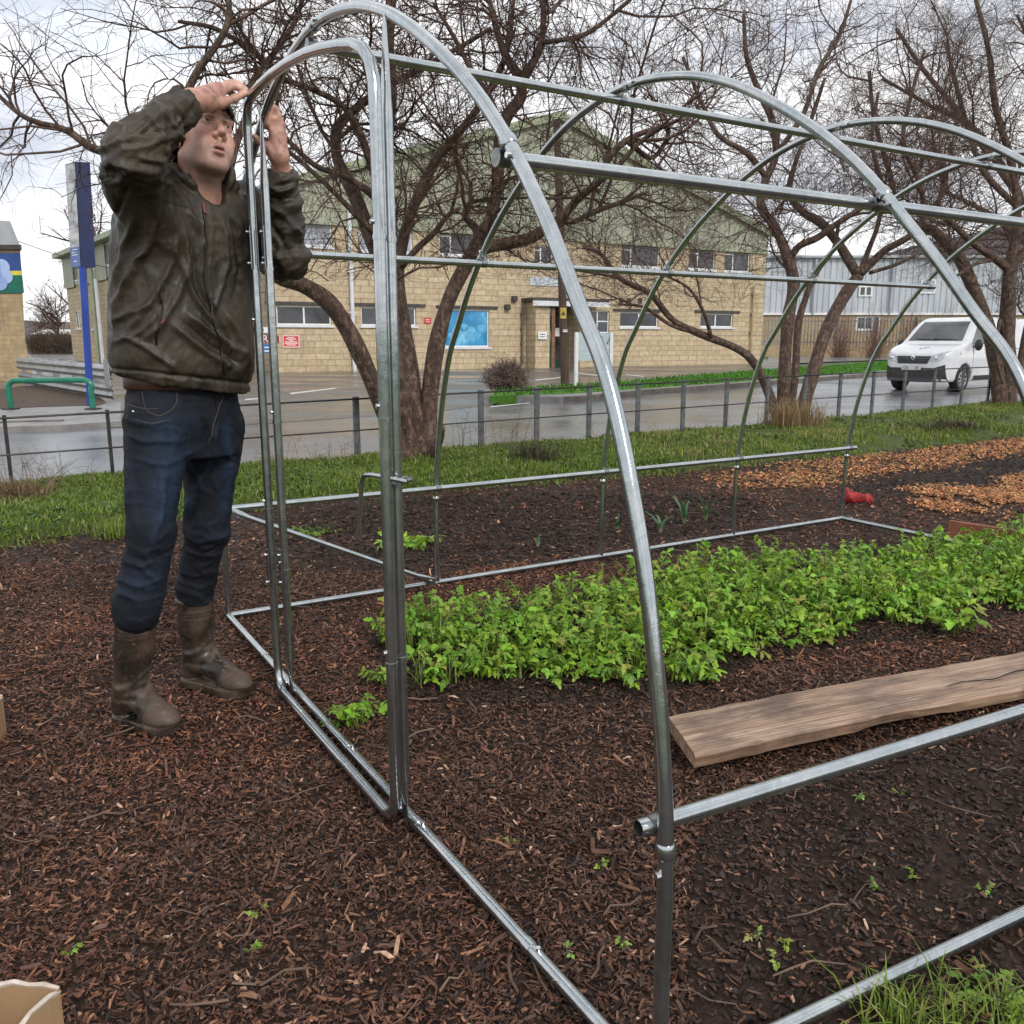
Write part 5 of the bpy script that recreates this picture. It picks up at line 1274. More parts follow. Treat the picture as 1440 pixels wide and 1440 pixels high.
# ---------------------------------------------------------------- jeans
st = .0055
T_ = Field(rng1(-1.36, -.70, st), rng1(2.22, 2.98, st), rng1(.30, 1.10, st))
pv = []
for v, u, Y, ra, rb in ((640, 259, 2.67, .162, .122), (610, 258, 2.67, .168, .127), (575, 257, 2.675, .168, .126), (545, 258, 2.68, .164, .120), (522, 259, 2.68, .160, .114)):
    p = at(u, v, Y); pv.append((p[2], p[0], p[1], ra, rb))
T_.op(p_loft(pv, BR, BF), .03)
def leg(a, b, c, r0, r1, r2): T_.op(p_cap(a, b, r0, r1), .028); T_.op(p_cap(b, c, r1, r2), .02)
bootR, bootL = at(193, 862, 2.425), at(274, 838, 2.735)
leg(hipR + (0, 0, -.03), knR, bootR, .094, .064, .062); leg(hipL + (0, 0, -.03), knL, bootL, .096, .064, .059)
T_.op(p_cap(bootR + (0, 0, .03), bootR + (0, 0, .0), .065, .063), .01); T_.op(p_cap(bootL + (0, 0, .03), bootL, .060, .058), .01)
V, Q = nets(T_); N = vnormals(V, Q); uv = project(V); dsp = np.zeros(len(V)); front = np.clip(-(N * unit(np.array((-.95, 2.6, -.3)))).sum(1) * 2 + .15, 0, 1)
jf = [([(172, 588), (205, 596), (238, 590)], 3, .006), ([(178, 612), (215, 622), (262, 616)], 4, .007), ([(185, 640), (230, 652), (285, 632)], 4, .007), ([(285, 590), (300, 640), (280, 690)], 4, -.010), ([(305, 580), (298, 640), (272, 700), (252, 760)], 5, .011),
      ([(258, 640), (276, 690), (262, 740)], 4, -.010), ([(230, 660), (226, 720), (212, 770)], 5, .009), ([(182, 640), (188, 700), (196, 750)], 4, .007), ([(318, 600), (322, 680), (312, 740)], 4, .007),
      ([(172, 762), (200, 776), (238, 764)], 4, .008), ([(168, 788), (200, 797), (222, 780)], 4, .007), ([(166, 812), (196, 822), (230, 812)], 4, .010), ([(168, 774), (200, 788), (234, 776)], 2.5, -.010), ([(164, 834), (196, 842), (228, 834)], 3.5, .008),
      ([(256, 752), (286, 764), (322, 748)], 4, .010), ([(262, 772), (290, 786), (320, 768)], 3.5, .006), ([(248, 800), (276, 812), (306, 802)], 3.5, .009), ([(252, 764), (284, 778), (318, 764)], 2.5, -.009)]
for q_, (pts, w_, a) in enumerate(jf): dsp += (a * .55 if q_ > 8 else a) * stroke(uv + 9 * (fbm(np.column_stack([uv * .045, uv[:, 0] * 0 + q_]), 2) - .4)[:, None], pts, w_ * (.7 if q_ > 8 else 1)) * front
dsp -= .004 * stroke(uv, [(196, 548), (204, 572), (228, 580), (246, 566), (250, 548)], 1.4) * front; dsp -= .003 * stroke(uv, [(176, 566), (200, 572), (226, 572)], 1.3) * front
dsp -= .005 * stroke(uv, [(300, 545), (306, 580), (296, 620)], 1.6) * front
low = np.clip((900 - np.abs(uv[:, 1] - 800) * 12) / 500, .25, 1)
wp = np.stack([V[:, 0] * 7, V[:, 1] * 7, V[:, 2] * 16], 1) + 2.2 * fbm(V * 6, 2)[:, None]
wq = np.stack([(V[:, 0] + V[:, 2] * .6) * 18, V[:, 1] * 16, V[:, 2] * 26], 1) + 2.0 * fbm(V * 14, 2)[:, None]
dsp += (.35 + .65 * low) * .006 * ((1 - np.abs(vnoise(wq) - .5) * 2) ** 4 - .25)
dsp += low * (.008 * ((1 - np.abs(vnoise(wp) - .5) * 2) ** 3 - .3)) + .014 * (fbm(np.stack([V[:, 0] * 9, V[:, 1] * 9, V[:, 2] * 12], 1), 4) - .45) + .004 * (fbm(V * 60, 2) - .4)
dsp *= np.clip((uv[:, 1] - 552) / 12, 0, 1)
V = relax(V + N * dsp[:, None], Q, 1, .35); uvt = project(V)
fade = np.clip(1.1 * (stroke(uvt, [(232, 580), (240, 640), (232, 700), (215, 740)], 26) + .9 * stroke(uvt, [(318, 580), (322, 660), (308, 730)], 9) + .6 * stroke(uvt, [(200, 800), (196, 830)], 18)), 0, 1)
edge = np.clip(dsp / .012, 0, 1)
jc = np.array((.0032, .0043, .0085)) * (1 - fade[:, None]) + np.array((.008, .017, .036)) * fade[:, None]; jc = jc + edge[:, None] * np.array((.005, .010, .020))
M_jean = vc('dark_denim', .75, bumps=[(900, .35, .0012), (90, .4, .004)], spec=.3, nscale=70)
jn = mesh_np('jeans', V, Q, M_jean, man, smooth=True, colors=jc)
Nj, uvj = vnormals(V, Q), uvt
M_thread = pm('seam_thread', (.06, .05, .04), (.10, .08, .06), 200, .8)
for k, pts in enumerate(([(196, 549), (203, 572), (226, 581), (246, 567), (251, 549)], [(176, 566), (200, 571), (224, 571)], [(318, 552), (306, 590), (296, 622)], [(186, 586), (216, 592), (244, 588)])):
    strip('seam', pts, .0011, M_thread, jn, .0008, 4)
p, nn = on_surface(183, 577, V, uvj, Nj); mb = MB(); mb.sphere(p, .0045, 8, 6); mb.build('rivet', M_bolt, jn, smooth=True)
mb = MB(); pb_ = at(259, 535, 2.685); n = 40; V2 = []; F2 = []
for k in range(n):
    t = 2 * math.pi * k / n
    for rr, zz in ((1.02, -.022), (1.05, -.018), (1.05, .018), (1.02, .022)): V2.append(pb_ + BR * math.cos(t) * .172 * rr + BF * math.sin(t) * .126 * rr + (0, 0, zz))
for k in range(n):
    for i in range(3): F2.append((k * 4 + i, ((k + 1) % n) * 4 + i, ((k + 1) % n) * 4 + i + 1, k * 4 + i + 1))
mb.add(V2, F2); mb.build('belt', pm('brown_leather', (.045, .018, .010), (.08, .035, .02), 12, .5), man, smooth=True)

# ---------------------------------------------------------------- boots
M_boot, t_, b_ = nt('muddy_rubber'); v_ = coords(t_)
zc_ = node(t_, 'ShaderNodeSeparateXYZ'); t_.links.new(v_, zc_.inputs[0])
c_ = ramp(t_, noise(t_, v_, 6, 5), [(.35, (.016, .013, .011)), (.65, (.035, .027, .022))])
mud = ramp(t_, noise(t_, v_, 11, 7, .7), [(.42, (0,) * 3), (.56, (1,) * 3)])
c_ = mixc(t_, mud, c_, (.072, .048, .034)); c_ = mixc(t_, ramp(t_, noise(t_, v_, 60, 3), [(.62, (0,) * 3), (.68, (.8,) * 3)]), c_, (.13, .09, .065))
t_.links.new(c_, b_.inputs['Base Color']); t_.links.new(ramp(t_, noise(t_, v_, 9, 5), [(.4, (.26,) * 3), (.6, (.62,) * 3)]), b_.inputs['Roughness'])
bump(t_, b_, noise(t_, v_, 50, 5), .5, .005)
for nm, top, an, he, to, rt in (('boot', bootR, anR, heR, toR, .0620), ('boot', bootL, anL, heL, toL, .0620)):
    d = unit((to - he) * (1, 1, 0)); he2, to2 = he + d * .035, to - d * .045; s_ = np.array((-d[1], d[0], 0))
    lo = np.minimum(np.minimum(he, to), top) - .13; hi = np.maximum(np.maximum(he, to), top) + .13
    W_ = Field(rng1(lo[0], hi[0], .0045), rng1(lo[1], hi[1], .0045), rng1(-.012, top[2] + .02, .0045))
    ank = np.array((he2[0] + d[0] * .03, he2[1] + d[1] * .03, .10)); mid = top * .55 + ank * .45
    W_.op(p_cap(top + (0, 0, .03), mid, rt, rt * .88), .015); W_.op(p_cap(mid, ank, rt * .88, .047), .02)
    W_.op(p_cap(ank, np.array((he2[0], he2[1], .050)), .046, .040), .02); W_.op(p_cap(ank + d * .02, np.array((to2[0], to2[1], .044)), .044, .036), .03); W_.op(p_ell(np.array((to2[0], to2[1], .038)) - d * .012, (.066, .043, .031), np.stack([d, s_, (0, 0, 1)])), .02)
    # sole
    def sole(P, he2=he2, to2=to2, d=d, s_=s_):
        q = P - np.array((he2[0], he2[1], 0)); x = q @ d; y = np.abs(q @ s_); L = np.linalg.norm((to2 - he2)[:2])
        wd = np.interp(x, [-.04, 0, L * .35, L * .8, L, L + .05], [.038, .042, .037, .047, .045, .036]); xx = np.maximum(np.maximum(-x, x - L), 0)
        r = np.sqrt(xx ** 2 + y ** 2) - wd; return np.maximum(r, np.maximum(P[..., 2] - .026, -.004 - P[..., 2]))
    W_.op(p_fun(sole, np.minimum(he, to) - .08, np.maximum(he, to) + (.08, .08, .04)), .004)
    W_.D = np.maximum(W_.D, (W_.z - (top[2] - .002))[None, None, :].astype(np.float32))
    V, Q = nets(W_); N = vnormals(V, Q); uv = project(V)
    dsp = .006 * (fbm(V * 11, 3) - .45); fr = unit(np.array((-.95, 2.6, -.6)))
    for k, (zz, a) in enumerate(((.125, -.005), (.148, .004), (.112, .004))): dsp += a * np.exp(-((V[:, 2] - zz - .03 * np.sin((V - ank) @ s_ * 30 + k)) / .009) ** 2) * np.clip(((V - ank) @ d) / .03 + .6, 0, 1)
    dsp -= .003 * np.exp(-((V[:, 2] - .029) / .003) ** 2)
    dsp += .0025 * ((np.abs(V[:, 2] - top[2] + .012) < .008)) + sum(.0016 * (np.abs(V[:, 2] - top[2] + .045 + .012 * k) < .0032) for k in range(3))
    V = relax(V + N * dsp[:, None], Q, 1, .3); mesh_np(nm, V, Q, M_boot, man, smooth=True)
# small white fixing held between his fingers
mb = MB(); a = at(316, 122, 2.565); b = at(317, 131, 2.56); mb.tube([a, a + (b - a) * .1, a + (b - a) * .9, b], [.003, .0048, .0048, .003], 10)
tag(mb.build('plastic_fixing', M_white, smooth=True, org=a), 'tiny white plastic fixing held in the raised right hand of the man', 'fixing')
# ================================================================ wood chips, clods, grass, crops
def scatter(n, x0, x1, y0, y1): return rng.uniform(x0, x1, n), rng.uniform(y0, y1, n)
def inview(x, y, m=90):
    z = -HCAM; fw = y * CP - z * SP; u = 720 + FPX * x / fw; v = 720 - FPX * (y * SP + z * CP) / fw
    return (u > -m) & (u < 1440 + m) & (v < 1440 + 2 * m)
def chips(name, X, Y, L, Wd, cols, lift, mat, curl=.25):
    """thin split pieces of bark and wood: each a bent five-sided sliver"""
    n = len(X); Z = ground_h(X, Y); a = rng.uniform(0, 6.283, n); tl = rng.normal(0, .30, n); rl = rng.normal(0, .45, n)
    ca, sa = np.cos(a), np.sin(a); D = np.stack([ca * np.cos(tl), sa * np.cos(tl), np.sin(tl)], 1)
    S0 = np.stack([-sa, ca, 0 * ca], 1); U0 = np.cross(D, S0); S = S0 * np.cos(rl)[:, None] + U0 * np.sin(rl)[:, None]; U = np.cross(D, S)
    C = np.stack([X, Y, Z + lift + np.abs(np.sin(tl)) * L * .35], 1); L, Wd = L[:, None], Wd[:, None]; th = Wd * rng.uniform(.16, .34, (n, 1)); cv = curl * L * rng.uniform(-.5, .5, (n, 1))
    j = lambda: rng.uniform(.55, 1.0, (n, 1))
    V = np.stack([C - D * L * .5 * j() - S * Wd * .5 * j(), C - D * L * .5 * j() + S * Wd * .5 * j(), C + U * cv + S * Wd * .5 + D * L * .08 * j(), C + U * cv - S * Wd * .5 - D * L * .08 * j(),
                  C + D * L * .5 * j() + S * Wd * .45 * j(), C + D * L * .5 * j() - S * Wd * .45 * j()], 1)
    V = np.concatenate([V + U[:, None] * th[:, None] * .5, V - U[:, None] * th[:, None] * .5], 1)
    q = np.array([(0, 3, 2, 1), (3, 5, 4, 2), (6, 7, 8, 9), (9, 8, 10, 11), (0, 1, 7, 6), (4, 5, 11, 10), (1, 2, 8, 7), (2, 4, 10, 8), (3, 0, 6, 9), (5, 3, 9, 11)])
    F = (np.arange(n)[:, None, None] * 12 + q[None]).reshape(-1, 4)
    o = mesh_np(name, V.reshape(-1, 3), F, mat, colors=np.repeat(cols, 12, 0)); o['kind'] = 'stuff'; return o
M_chip = vc('wet_bark_chip', .42, rough2=.8, bumps=[(150, .5, .003)], nscale=120, spec=.34)
PAL = np.array([(.040, .017, .010), (.072, .032, .019), (.115, .053, .031), (.17, .082, .047), (.26, .135, .076), (.022, .012, .009), (.085, .050, .038), (.40, .26, .18)])
def palette(n, w): return PAL[rng.choice(len(PAL), n, p=np.array(w) / sum(w))] * rng.uniform(.7, 1.3, (n, 1))
def place(n, y0, y1, dens_soil):
    X, Y = scatter(n, -y1 * .66 - .3, y1 * .66 + .3, y0, y1); k = inview(X, Y) & (Y < edge_y(X) - .02 + rng.normal(0, .06, n)); X, Y = X[k], Y[k]
    soil = inpoly(X, Y, SOIL_FRONT) | inpoly(X, Y, SOIL_BACK) | inpoly(X, Y, BED); blur = fbm(np.stack([X * 4, Y * 4, X * 0], 1), 3) - .44
    return (lambda k: (X[k], Y[k]))(~soil | (rng.random(len(X)) < dens_soil * (1 + 3 * blur)))
for n, y0, y1, l0, l1, w0, w1, lf, ds in ((80000, .95, 2.3, .008, .040, .0022, .0072, .005, .20), (120000, 2.3, 4.4, .010, .043, .0026, .0080, .006, .20), (95000, 4.4, 11.5, .018, .058, .005, .014, .008, .42), (5000, 1.0, 5, .035, .080, .005, .012, .010, .10)):
    X, Y = place(n, y0, y1, ds); m = len(X)
    cols = palette(m, (5, 6, 5, 2.6, 1.0, 4, 3, .35))
    warm = np.clip((fbm(np.stack([X * 1.2, Y * 1.2, X * 0 + 7], 1), 3) - .38) * 4, 0, 1); cols = cols * (1 + warm[:, None] * np.array((.55, .32, .20)))
    og = np.zeros(m, bool)
    jx, jy = X + rng.normal(0, .10, m) + .5 * (fbm(np.stack([X * 1.5, Y * 1.5, X * 0], 1), 3) - .44), Y + rng.normal(0, .13, m) + .6 * (fbm(np.stack([X * 1.3, Y * 1.3, X * 0 + 20], 1), 3) - .44)
    for p in ORANGE: og |= inpoly(jx, jy, p)
    dk = inpoly(jx, jy, DARK_FAR); og &= rng.random(m) < .92
    cols[og] = np.array((.36, .17, .075)) * rng.uniform(.35, 1.45, (og.sum(), 1)); cols[dk] = np.array((.020, .014, .012)) * rng.uniform(.6, 1.5, (dk.sum(), 1))
    L = l0 + (l1 - l0) * rng.beta(1.3, 2.8, m); chips('bark_chips', X, Y, L, np.minimum(w0 + (w1 - w0) * rng.random(m) ** 1.6, L * .7), cols, lf, M_chip)
for p in ORANGE:                       # the fresh chips lie as a thick layer
    pa = np.array(p); X, Y = scatter(38000, pa[:, 0].min(), pa[:, 0].max(), pa[:, 1].min(), pa[:, 1].max()); jx, jy = X + rng.normal(0, .10, len(X)) + .5 * (fbm(np.stack([X * 1.5, Y * 1.5, X * 0], 1), 3) - .44), Y + rng.normal(0, .13, len(X)) + .6 * (fbm(np.stack([X * 1.3, Y * 1.3, X * 0 + 20], 1), 3) - .44)
    k = inpoly(jx, jy, p) & inview(X, Y) & (Y < edge_y(X)) & (fbm(np.stack([X * 3, Y * 3, X * 0 + 9], 1), 3) > .30); X, Y = X[k], Y[k]; m = len(X)
    chips('fresh_chips', X, Y, rng.uniform(.018, .06, m), rng.uniform(.005, .016, m), np.array((.39, .185, .080)) * rng.beta(1.6, 1.6, (m, 1)) * 2.0 * (1 + rng.normal(0, .12, (m, 3))), .016, M_chip)
# long sticks and straws lying on the mulch
X, Y = scatter(420, -2.6, 3, 1.0, 5.5); k = inview(X, Y) & (Y < edge_y(X)); X, Y = X[k], Y[k]; mb = MB()
for x, y in zip(X, Y):
    a = rng.uniform(0, 6.28); l = rng.uniform(.05, .16); pts = [(x + math.cos(a) * l * s + rng.normal(0, .006), y + math.sin(a) * l * s + rng.normal(0, .006), float(ground_h(np.array([x]), np.array([y]))[0]) + .014 + rng.normal(0, .004)) for s in (-.5, -.15, .2, .5)]
    mb.tube(pts, rng.uniform(.0012, .0032), 4)
M_twig = pm('dry_twig', (.045, .024, .016), (.16, .10, .065), 5, .7); mb.build('fallen_twigs', M_twig, kind='stuff')
# dark crumbs of soil
M_crumb = vc('soil_crumb', .7, nscale=200, spec=.3)
X, Y = scatter(110000, -3, 4, 1.0, 6.5); k = inview(X, Y) & (inpoly(X, Y, SOIL_FRONT) | inpoly(X, Y, SOIL_BACK) & (rng.random(len(X)) < .35) | inpoly(X, Y, BED)); X, Y = X[k], Y[k]; m = len(X)
chips('soil_crumbs', X, Y, rng.uniform(.004, .015, m) * (1 + .22 * Y), rng.uniform(.003, .010, m) * (1 + .22 * Y), np.array((.026, .017, .013)) * rng.uniform(.5, 1.9, (m, 1)), .004, M_crumb, .6)

# ---------------------------------------------------------------- grass
M_grass = vc('grass_blade', .5, trans=.30, nscale=40, spec=.35)
def blades(name, X, Y, Z, H, Wd, cols, bend=.5, kind='stuff', **kw):
    n = len(X); a = rng.uniform(0, 6.283, n); D = np.stack([np.cos(a), np.sin(a), 0 * a], 1); S = np.stack([-np.sin(a), np.cos(a), 0 * a], 1); b = np.abs(rng.normal(0, bend, n))[:, None] * H[:, None]
    C = np.stack([X, Y, Z], 1); U = np.array((0, 0, 1.0)); Wd = Wd[:, None]; H = H[:, None]
    M1 = C + U * H * .55 + D * b * .35; M2 = C + U * H * (1 - .25 * np.clip(b / H, 0, 1.6)) + D * b
    V = np.stack([C - S * Wd * .5, C + S * Wd * .5, M1 + S * Wd * .42, M1 - S * Wd * .42, M2 + S * Wd * .06, M2 - S * Wd * .06], 1).reshape(-1, 3)
    F = (np.arange(n)[:, None, None] * 6 + np.array([(0, 1, 2, 3), (3, 2, 4, 5)])[None]).reshape(-1, 4)
    o = mesh_np(name, V, F, M_grass, colors=np.repeat(cols, 6, 0), **kw)
    if kind: o['kind'] = kind
    return o
GP = np.array([(.110, .175, .020), (.155, .240, .026), (.195, .275, .038), (.25, .27, .07), (.36, .30, .15), (.060, .105, .018)])
def gcol(n, w): return GP[rng.choice(6, n, p=np.array(w) / sum(w))] * rng.uniform(.75, 1.3, (n, 1))
X, Y = scatter(420000, -6, 15, 3.5, 16.5); d = (Y - fence_y(X)) / math.hypot(1, FLS)
pat = fbm(np.stack([X * 1.6, Y * 1.6, X * 0 + 2], 1), 3)
k = inview(X, Y, 40) & (Y > edge_y(X) + rng.normal(.04, .10, len(X))) & (d < .35) & (rng.random(len(X)) < np.clip((pat - .30) * 4.5, .05, 1)); X, Y = X[k], Y[k]; m = len(X); pk = pat[k]
tall = np.clip((fbm(np.stack([X * 2.3, Y * 2.3, X * 0 + 30], 1), 3) - .40) * 5, 0, 1)
dry = (rng.random(m) < .10 + .25 * (tall > .7)); c = gcol(m, (5, 6, 5, 2.5, .8, 2)); c[dry] = gcol(dry.sum(), (0, 0, .3, 2, 3, 0))
blades('verge_grass', X, Y, ground_h(X, Y), (.020 + .036 * rng.random(m)) * (.8 + .8 * tall), rng.uniform(.0035, .008, m) * (1 + .05 * Y), c, .7)
X, Y = scatter(160000, -5.5, 1.5, 3.8, 9.5); d = (Y - fence_y(X)) / math.hypot(1, FLS); k = inview(X, Y, 40) & (Y > edge_y(X) + rng.normal(.05, .12, len(X))) & (d < .35); X, Y = X[k], Y[k]; m = len(X); c = gcol(m, (6, 6, 3, 1.2, .4, 4))
blades('verge_grass', X, Y, ground_h(X, Y), .012 + .030 * rng.random(m), rng.uniform(.005, .011, m), c, 1.0)
# broad low weeds among the grass
X, Y = scatter(60000, -5, 12, 4, 15); d = (Y - fence_y(X)) / math.hypot(1, FLS); wp = fbm(np.stack([X * 2.2, Y * 2.2, X * 0 + 12], 1), 3)
k = inview(X, Y, 40) & (Y > edge_y(X) + rng.normal(.0, .12, len(X))) & (d < .1) & (wp > .47); X, Y = X[k], Y[k]; m = len(X)
blades('verge_weeds', X, Y, ground_h(X, Y), rng.uniform(.02, .06, m), rng.uniform(.015, .034, m), np.array((.085, .130, .026)) * rng.uniform(.5, 1.7, (m, 1)), 1.1)
# far lawn
X, Y = scatter(120000, -2, 40, 16, 52); k = inpoly(X, Y, lawn_pts) & inview(X, Y, 20); X, Y = X[k], Y[k]; m = len(X)
blades('lawn_grass', X, Y, np.full(m, RZ + .125), rng.uniform(.06, .15, m), rng.uniform(.02, .05, m), np.array((.075, .21, .018)) * rng.uniform(.6, 1.35, (m, 1)), .6)

def tuft(name, label, px, n, h, spread, cols, bend=.7, wd=.006, cat='grass tuft', z=None, grp=None):
    c = G(*px); c[2] = float(ground_h(np.array([c[0]]), np.array([c[1]]))[0]) if z is None else z
    X = c[0] + rng.normal(0, spread, n); Y = c[1] + rng.normal(0, spread, n); H = h * rng.uniform(.4, 1.1, n)
    o = blades(name, X, Y, np.full(n, c[2]), H, rng.uniform(.5, 1.2, n) * wd, cols(n), bend, kind=None, org=c); return tag(o, label, cat, grp)
straw = lambda n: np.array((.36, .25, .13)) * rng.uniform(.45, 1.3, (n, 1))
green = lambda n: gcol(n, (3, 6, 6, 2, .6, 1))
tuft('straw_tuft', 'tuft of dry straw coloured grass at the foot of the middle tree', (1118, 604), 900, .42, .17, straw, .75, .007)
tuft('straw_tuft', 'ragged brown dead grass heap left of the man near the fence', (15, 708), 260, .22, .13, lambda n: np.array((.20, .12, .07)) * rng.uniform(.4, 1.4, (n, 1)), 1.3, .009)
tuft('green_tuft', 'green grass tuft in the near right corner beside the base rail', (1352, 1434), 150, .06, .05, green, 1.1, .0034)
tuft('green_tuft', 'low green grass tuft at the very bottom right of the ground', (1268, 1438), 120, .08, .03, green, .9, .004)
tuft('green_tuft', 'yellowing grass tuft left of the man where the mulch begins', (158, 752), 240, .14, .05, lambda n: gcol(n, (3, 5, 5, 3, 1.5, 1)), .8, .005)
tuft('dead_weed', 'dark dead weed clump on the grass right of the middle tree', (1338, 612), 420, .20, .16, lambda n: np.array((.06, .045, .032)) * rng.uniform(.5, 1.6, (n, 1)), 1.1, .008, 'weed')
tuft('dead_weed', 'brown withered weed clump in the grass behind the far side rail', (752, 655), 380, .22, .14, lambda n: np.array((.075, .07, .035)) * rng.uniform(.4, 1.5, (n, 1)), .9, .008, 'weed')
def stems(name, label, pxs, n, h, sp, cat='weed', col=(.12, .085, .06)):
    mb = MB(); c0 = G(*pxs[0])
    for px in pxs:
        c = G(*px)
        for _ in range(n):
            x, y = c[0] + rng.normal(0, sp), c[1] + rng.normal(0, sp * .6); hh = h * rng.uniform(.4, 1.1); lx, ly = rng.normal(0, .22, 2) * hh
            P = [(x, y, -.02), (x + lx * .3, y + ly * .3, hh * .5), (x + lx, y + ly, hh)]; mb.tube(smooth_path(np.array(P), 3), np.linspace(.0028, .0012, 7), 4, cap=False)
            for q in range(rng.integers(1, 5)):
                s = rng.uniform(.35, .9); b = np.array(P[0]) * (1 - s) + np.array(P[2]) * s; a = rng.uniform(0, 6.28); l = rng.uniform(.05, .16)
                mb.tube([b, b + (math.cos(a) * l, math.sin(a) * l * .6, l * rng.uniform(-.2, .8))], [.0018, .001], 4, cap=False)
    o = mb.build(name, pm('dead_stem', col, tuple(1.8 * x for x in col), 20, .8), org=c0); o['kind'] = 'stuff'; return o
stems('dead_stalks', 'thin leafless brown stalks standing against the fence right of the near tree', [(650, 640), (690, 636), (715, 636), (745, 630)], 7, .50, .10)
stems('dead_stalks', 'bare twiggy stalks in front of the fence at the far left', [(30, 690), (70, 690), (110, 690)], 8, .34, .13)
stems('dead_stalks', 'sparse dry stalks against the fence between the man and the near tree', [(370, 660), (410, 657), (450, 655), (480, 653)], 6, .30, .09, col=(.16, .12, .08))
stems('dead_stalks', 'few straw coloured stalks in the grass left of the middle tree', [(860, 625), (930, 620), (1000, 612)], 5, .32, .14, col=(.22, .16, .09))
# thorny shrub by the yard entrance and climbing stems near the warehouse
def twig_bush(name, label, c, r, h, n, col, cat='shrub'):
    mb = MB()
    for _ in range(n):
        a = rng.uniform(0, 6.28); e = rng.uniform(.15, 1.45); l = rng.uniform(.6, 1.05)
        tip = np.array((math.cos(a) * math.cos(e) * r, math.sin(a) * math.cos(e) * r, math.sin(e) * h)) * l; b = np.array((rng.normal(0, r * .15), rng.normal(0, r * .15), 0)); m = (b + tip) / 2 + rng.normal(0, r * .08, 3)
        mb.tube([c + b, c + m, c + tip], [.014, .009, .004], 3, cap=False)
        for q in range(5):
            s = c + b + (tip - b) * rng.uniform(.35, 1); mb.tube([s, s + rng.normal(0, .11, 3) + (0, 0, .04)], [.007, .003], 3, cap=False)
    return tag(mb.build(name, pm('shrub_twigs', col, tuple(1.9 * x for x in col), 3, .9), org=c), label, cat)
c = G(712, 548, RZ + .13); twig_bush('bare_shrub', 'rounded leafless grey brown shrub on the grass corner before the stone hall', c, .78, .80, 420, (.085, .06, .05))
c = G(1262, 497, RZ); c = np.array((c[0] * 70 / c[1], 70, RZ))
for k, dx in enumerate((-5, -2.2, .6, 3.2)):
    twig_bush('thicket', ('leafless reddish thicket before the warehouse fence, leftmost of four', 'leafless reddish thicket before the warehouse fence, second from the left', 'leafless reddish thicket before the warehouse, third and beside the van', 'leafless reddish thicket rising behind the roof of the van')[k], c + (dx, rng.uniform(-2, 0), 0), 2.0, 4.6, 150, (.12, .065, .05))

# ---------------------------------------------------------------- leafy crop
M_leaf = vc('salad_leaf', .42, trans=.28, nscale=25, spec=.4, bumps=[(120, .35, .004)])
def lobed(n_l, ln, wd):
    """outline of one lobed leaf as a strip of cross ribs: returns verts (k,2 sides) in leaf space"""
    out = []
    for i in range(9):
        s = i / 8; lob = .45 + .55 * abs(math.cos(s * math.pi * n_l)); w_ = wd * lob * (math.sin(math.pi * min(1, s * .93 + .04)) ** .6) * (1 - .35 * s)
        out.append((s * ln, w_))
    return out
def leaf_patch(base, n, rad, hmin, hmax, size):
    """compound leaves on arching stalks round a crown; returns verts, quads, colours"""
    Vs, Fs, Cs = [], [], []; nv = 0
    for _ in range(n):
        a = rng.uniform(0, 6.283); reach = rad * rng.uniform(.15, 1.0); h = hmin + (hmax - hmin) * rng.random() * (1 - .35 * reach / rad)
        b = np.array(base) + (rng.normal(0, rad * .12), rng.normal(0, rad * .12), 0); dh = np.array((math.cos(a), math.sin(a), 0)); tip = b + dh * reach + (0, 0, h)
        mid = b + dh * reach * .35 + (0, 0, h * .65); P = smooth_path(np.array([b, mid, tip]), 2); g = rng.uniform(.65, 1.25); yel = rng.random() < .07
        col = np.array((.235, .395, .028)) * g * np.array((rng.uniform(.75, 1.15), 1, rng.uniform(.8, 1.6))); col = np.array((.30, .32, .05)) if yel else col
        sd = np.array((-dh[1], dh[0], 0)); w_ = .0022
        for i in range(len(P) - 1):
            Vs.append([P[i] - sd * w_, P[i] + sd * w_, P[i + 1] + sd * w_, P[i + 1] - sd * w_]); Fs.append([(nv, nv + 1, nv + 2, nv + 3)]); Cs.append(np.tile((.17, .24, .05), (4, 1))); nv += 4
        for q, (pos, ang, sc) in enumerate(((1.0, 0, 1.1), (.95, 1.0, .85), (.95, -1.0, .85), (.80, 1.2, .75), (.80, -1.2, .75), (.62, 1.3, .6), (.62, -1.3, .6))):
            o = P[0] * (1 - pos) ** 2 + mid * 2 * pos * (1 - pos) + tip * pos * pos; ln = size * sc * rng.uniform(.7, 1.2); wd = ln * rng.uniform(.36, .5)
            f = dh * math.cos(ang) + sd * math.sin(ang); pit = rng.normal(.05, .45); f = f * math.cos(pit) + np.array((0, 0, math.sin(pit))); s_ = np.cross(f, (0, 0, 1.0)); s_ /= np.linalg.norm(s_); rl = rng.normal(0, .45)
            up = np.cross(s_, f); s_ = s_ * math.cos(rl) + up * math.sin(rl); up = np.cross(s_, f); ribs = lobed(rng.choice((2, 3)), ln, wd); V = []; dr = rng.uniform(.1, .7); cup = rng.uniform(-.1, .35)
            for x, w2 in ribs:
                c = o + f * x - up * dr * x * x / ln; fr = up * rng.normal(0, .10) * w2
                V += [c - s_ * w2 + up * cup * w2 + fr, c, c + s_ * w2 + up * cup * w2 - fr]
            k = len(ribs); F = []
            for i in range(k - 1): F += [(nv + 3 * i, nv + 3 * i + 1, nv + 3 * i + 4, nv + 3 * i + 3), (nv + 3 * i + 1, nv + 3 * i + 2, nv + 3 * i + 5, nv + 3 * i + 4)]
            Vs.append(V); Fs.append(F); Cs.append(np.tile(col * rng.uniform(.85, 1.15), (3 * k, 1))); nv += 3 * k
    return np.vstack(Vs), np.array([f for F in Fs for f in F]), np.vstack(Cs)
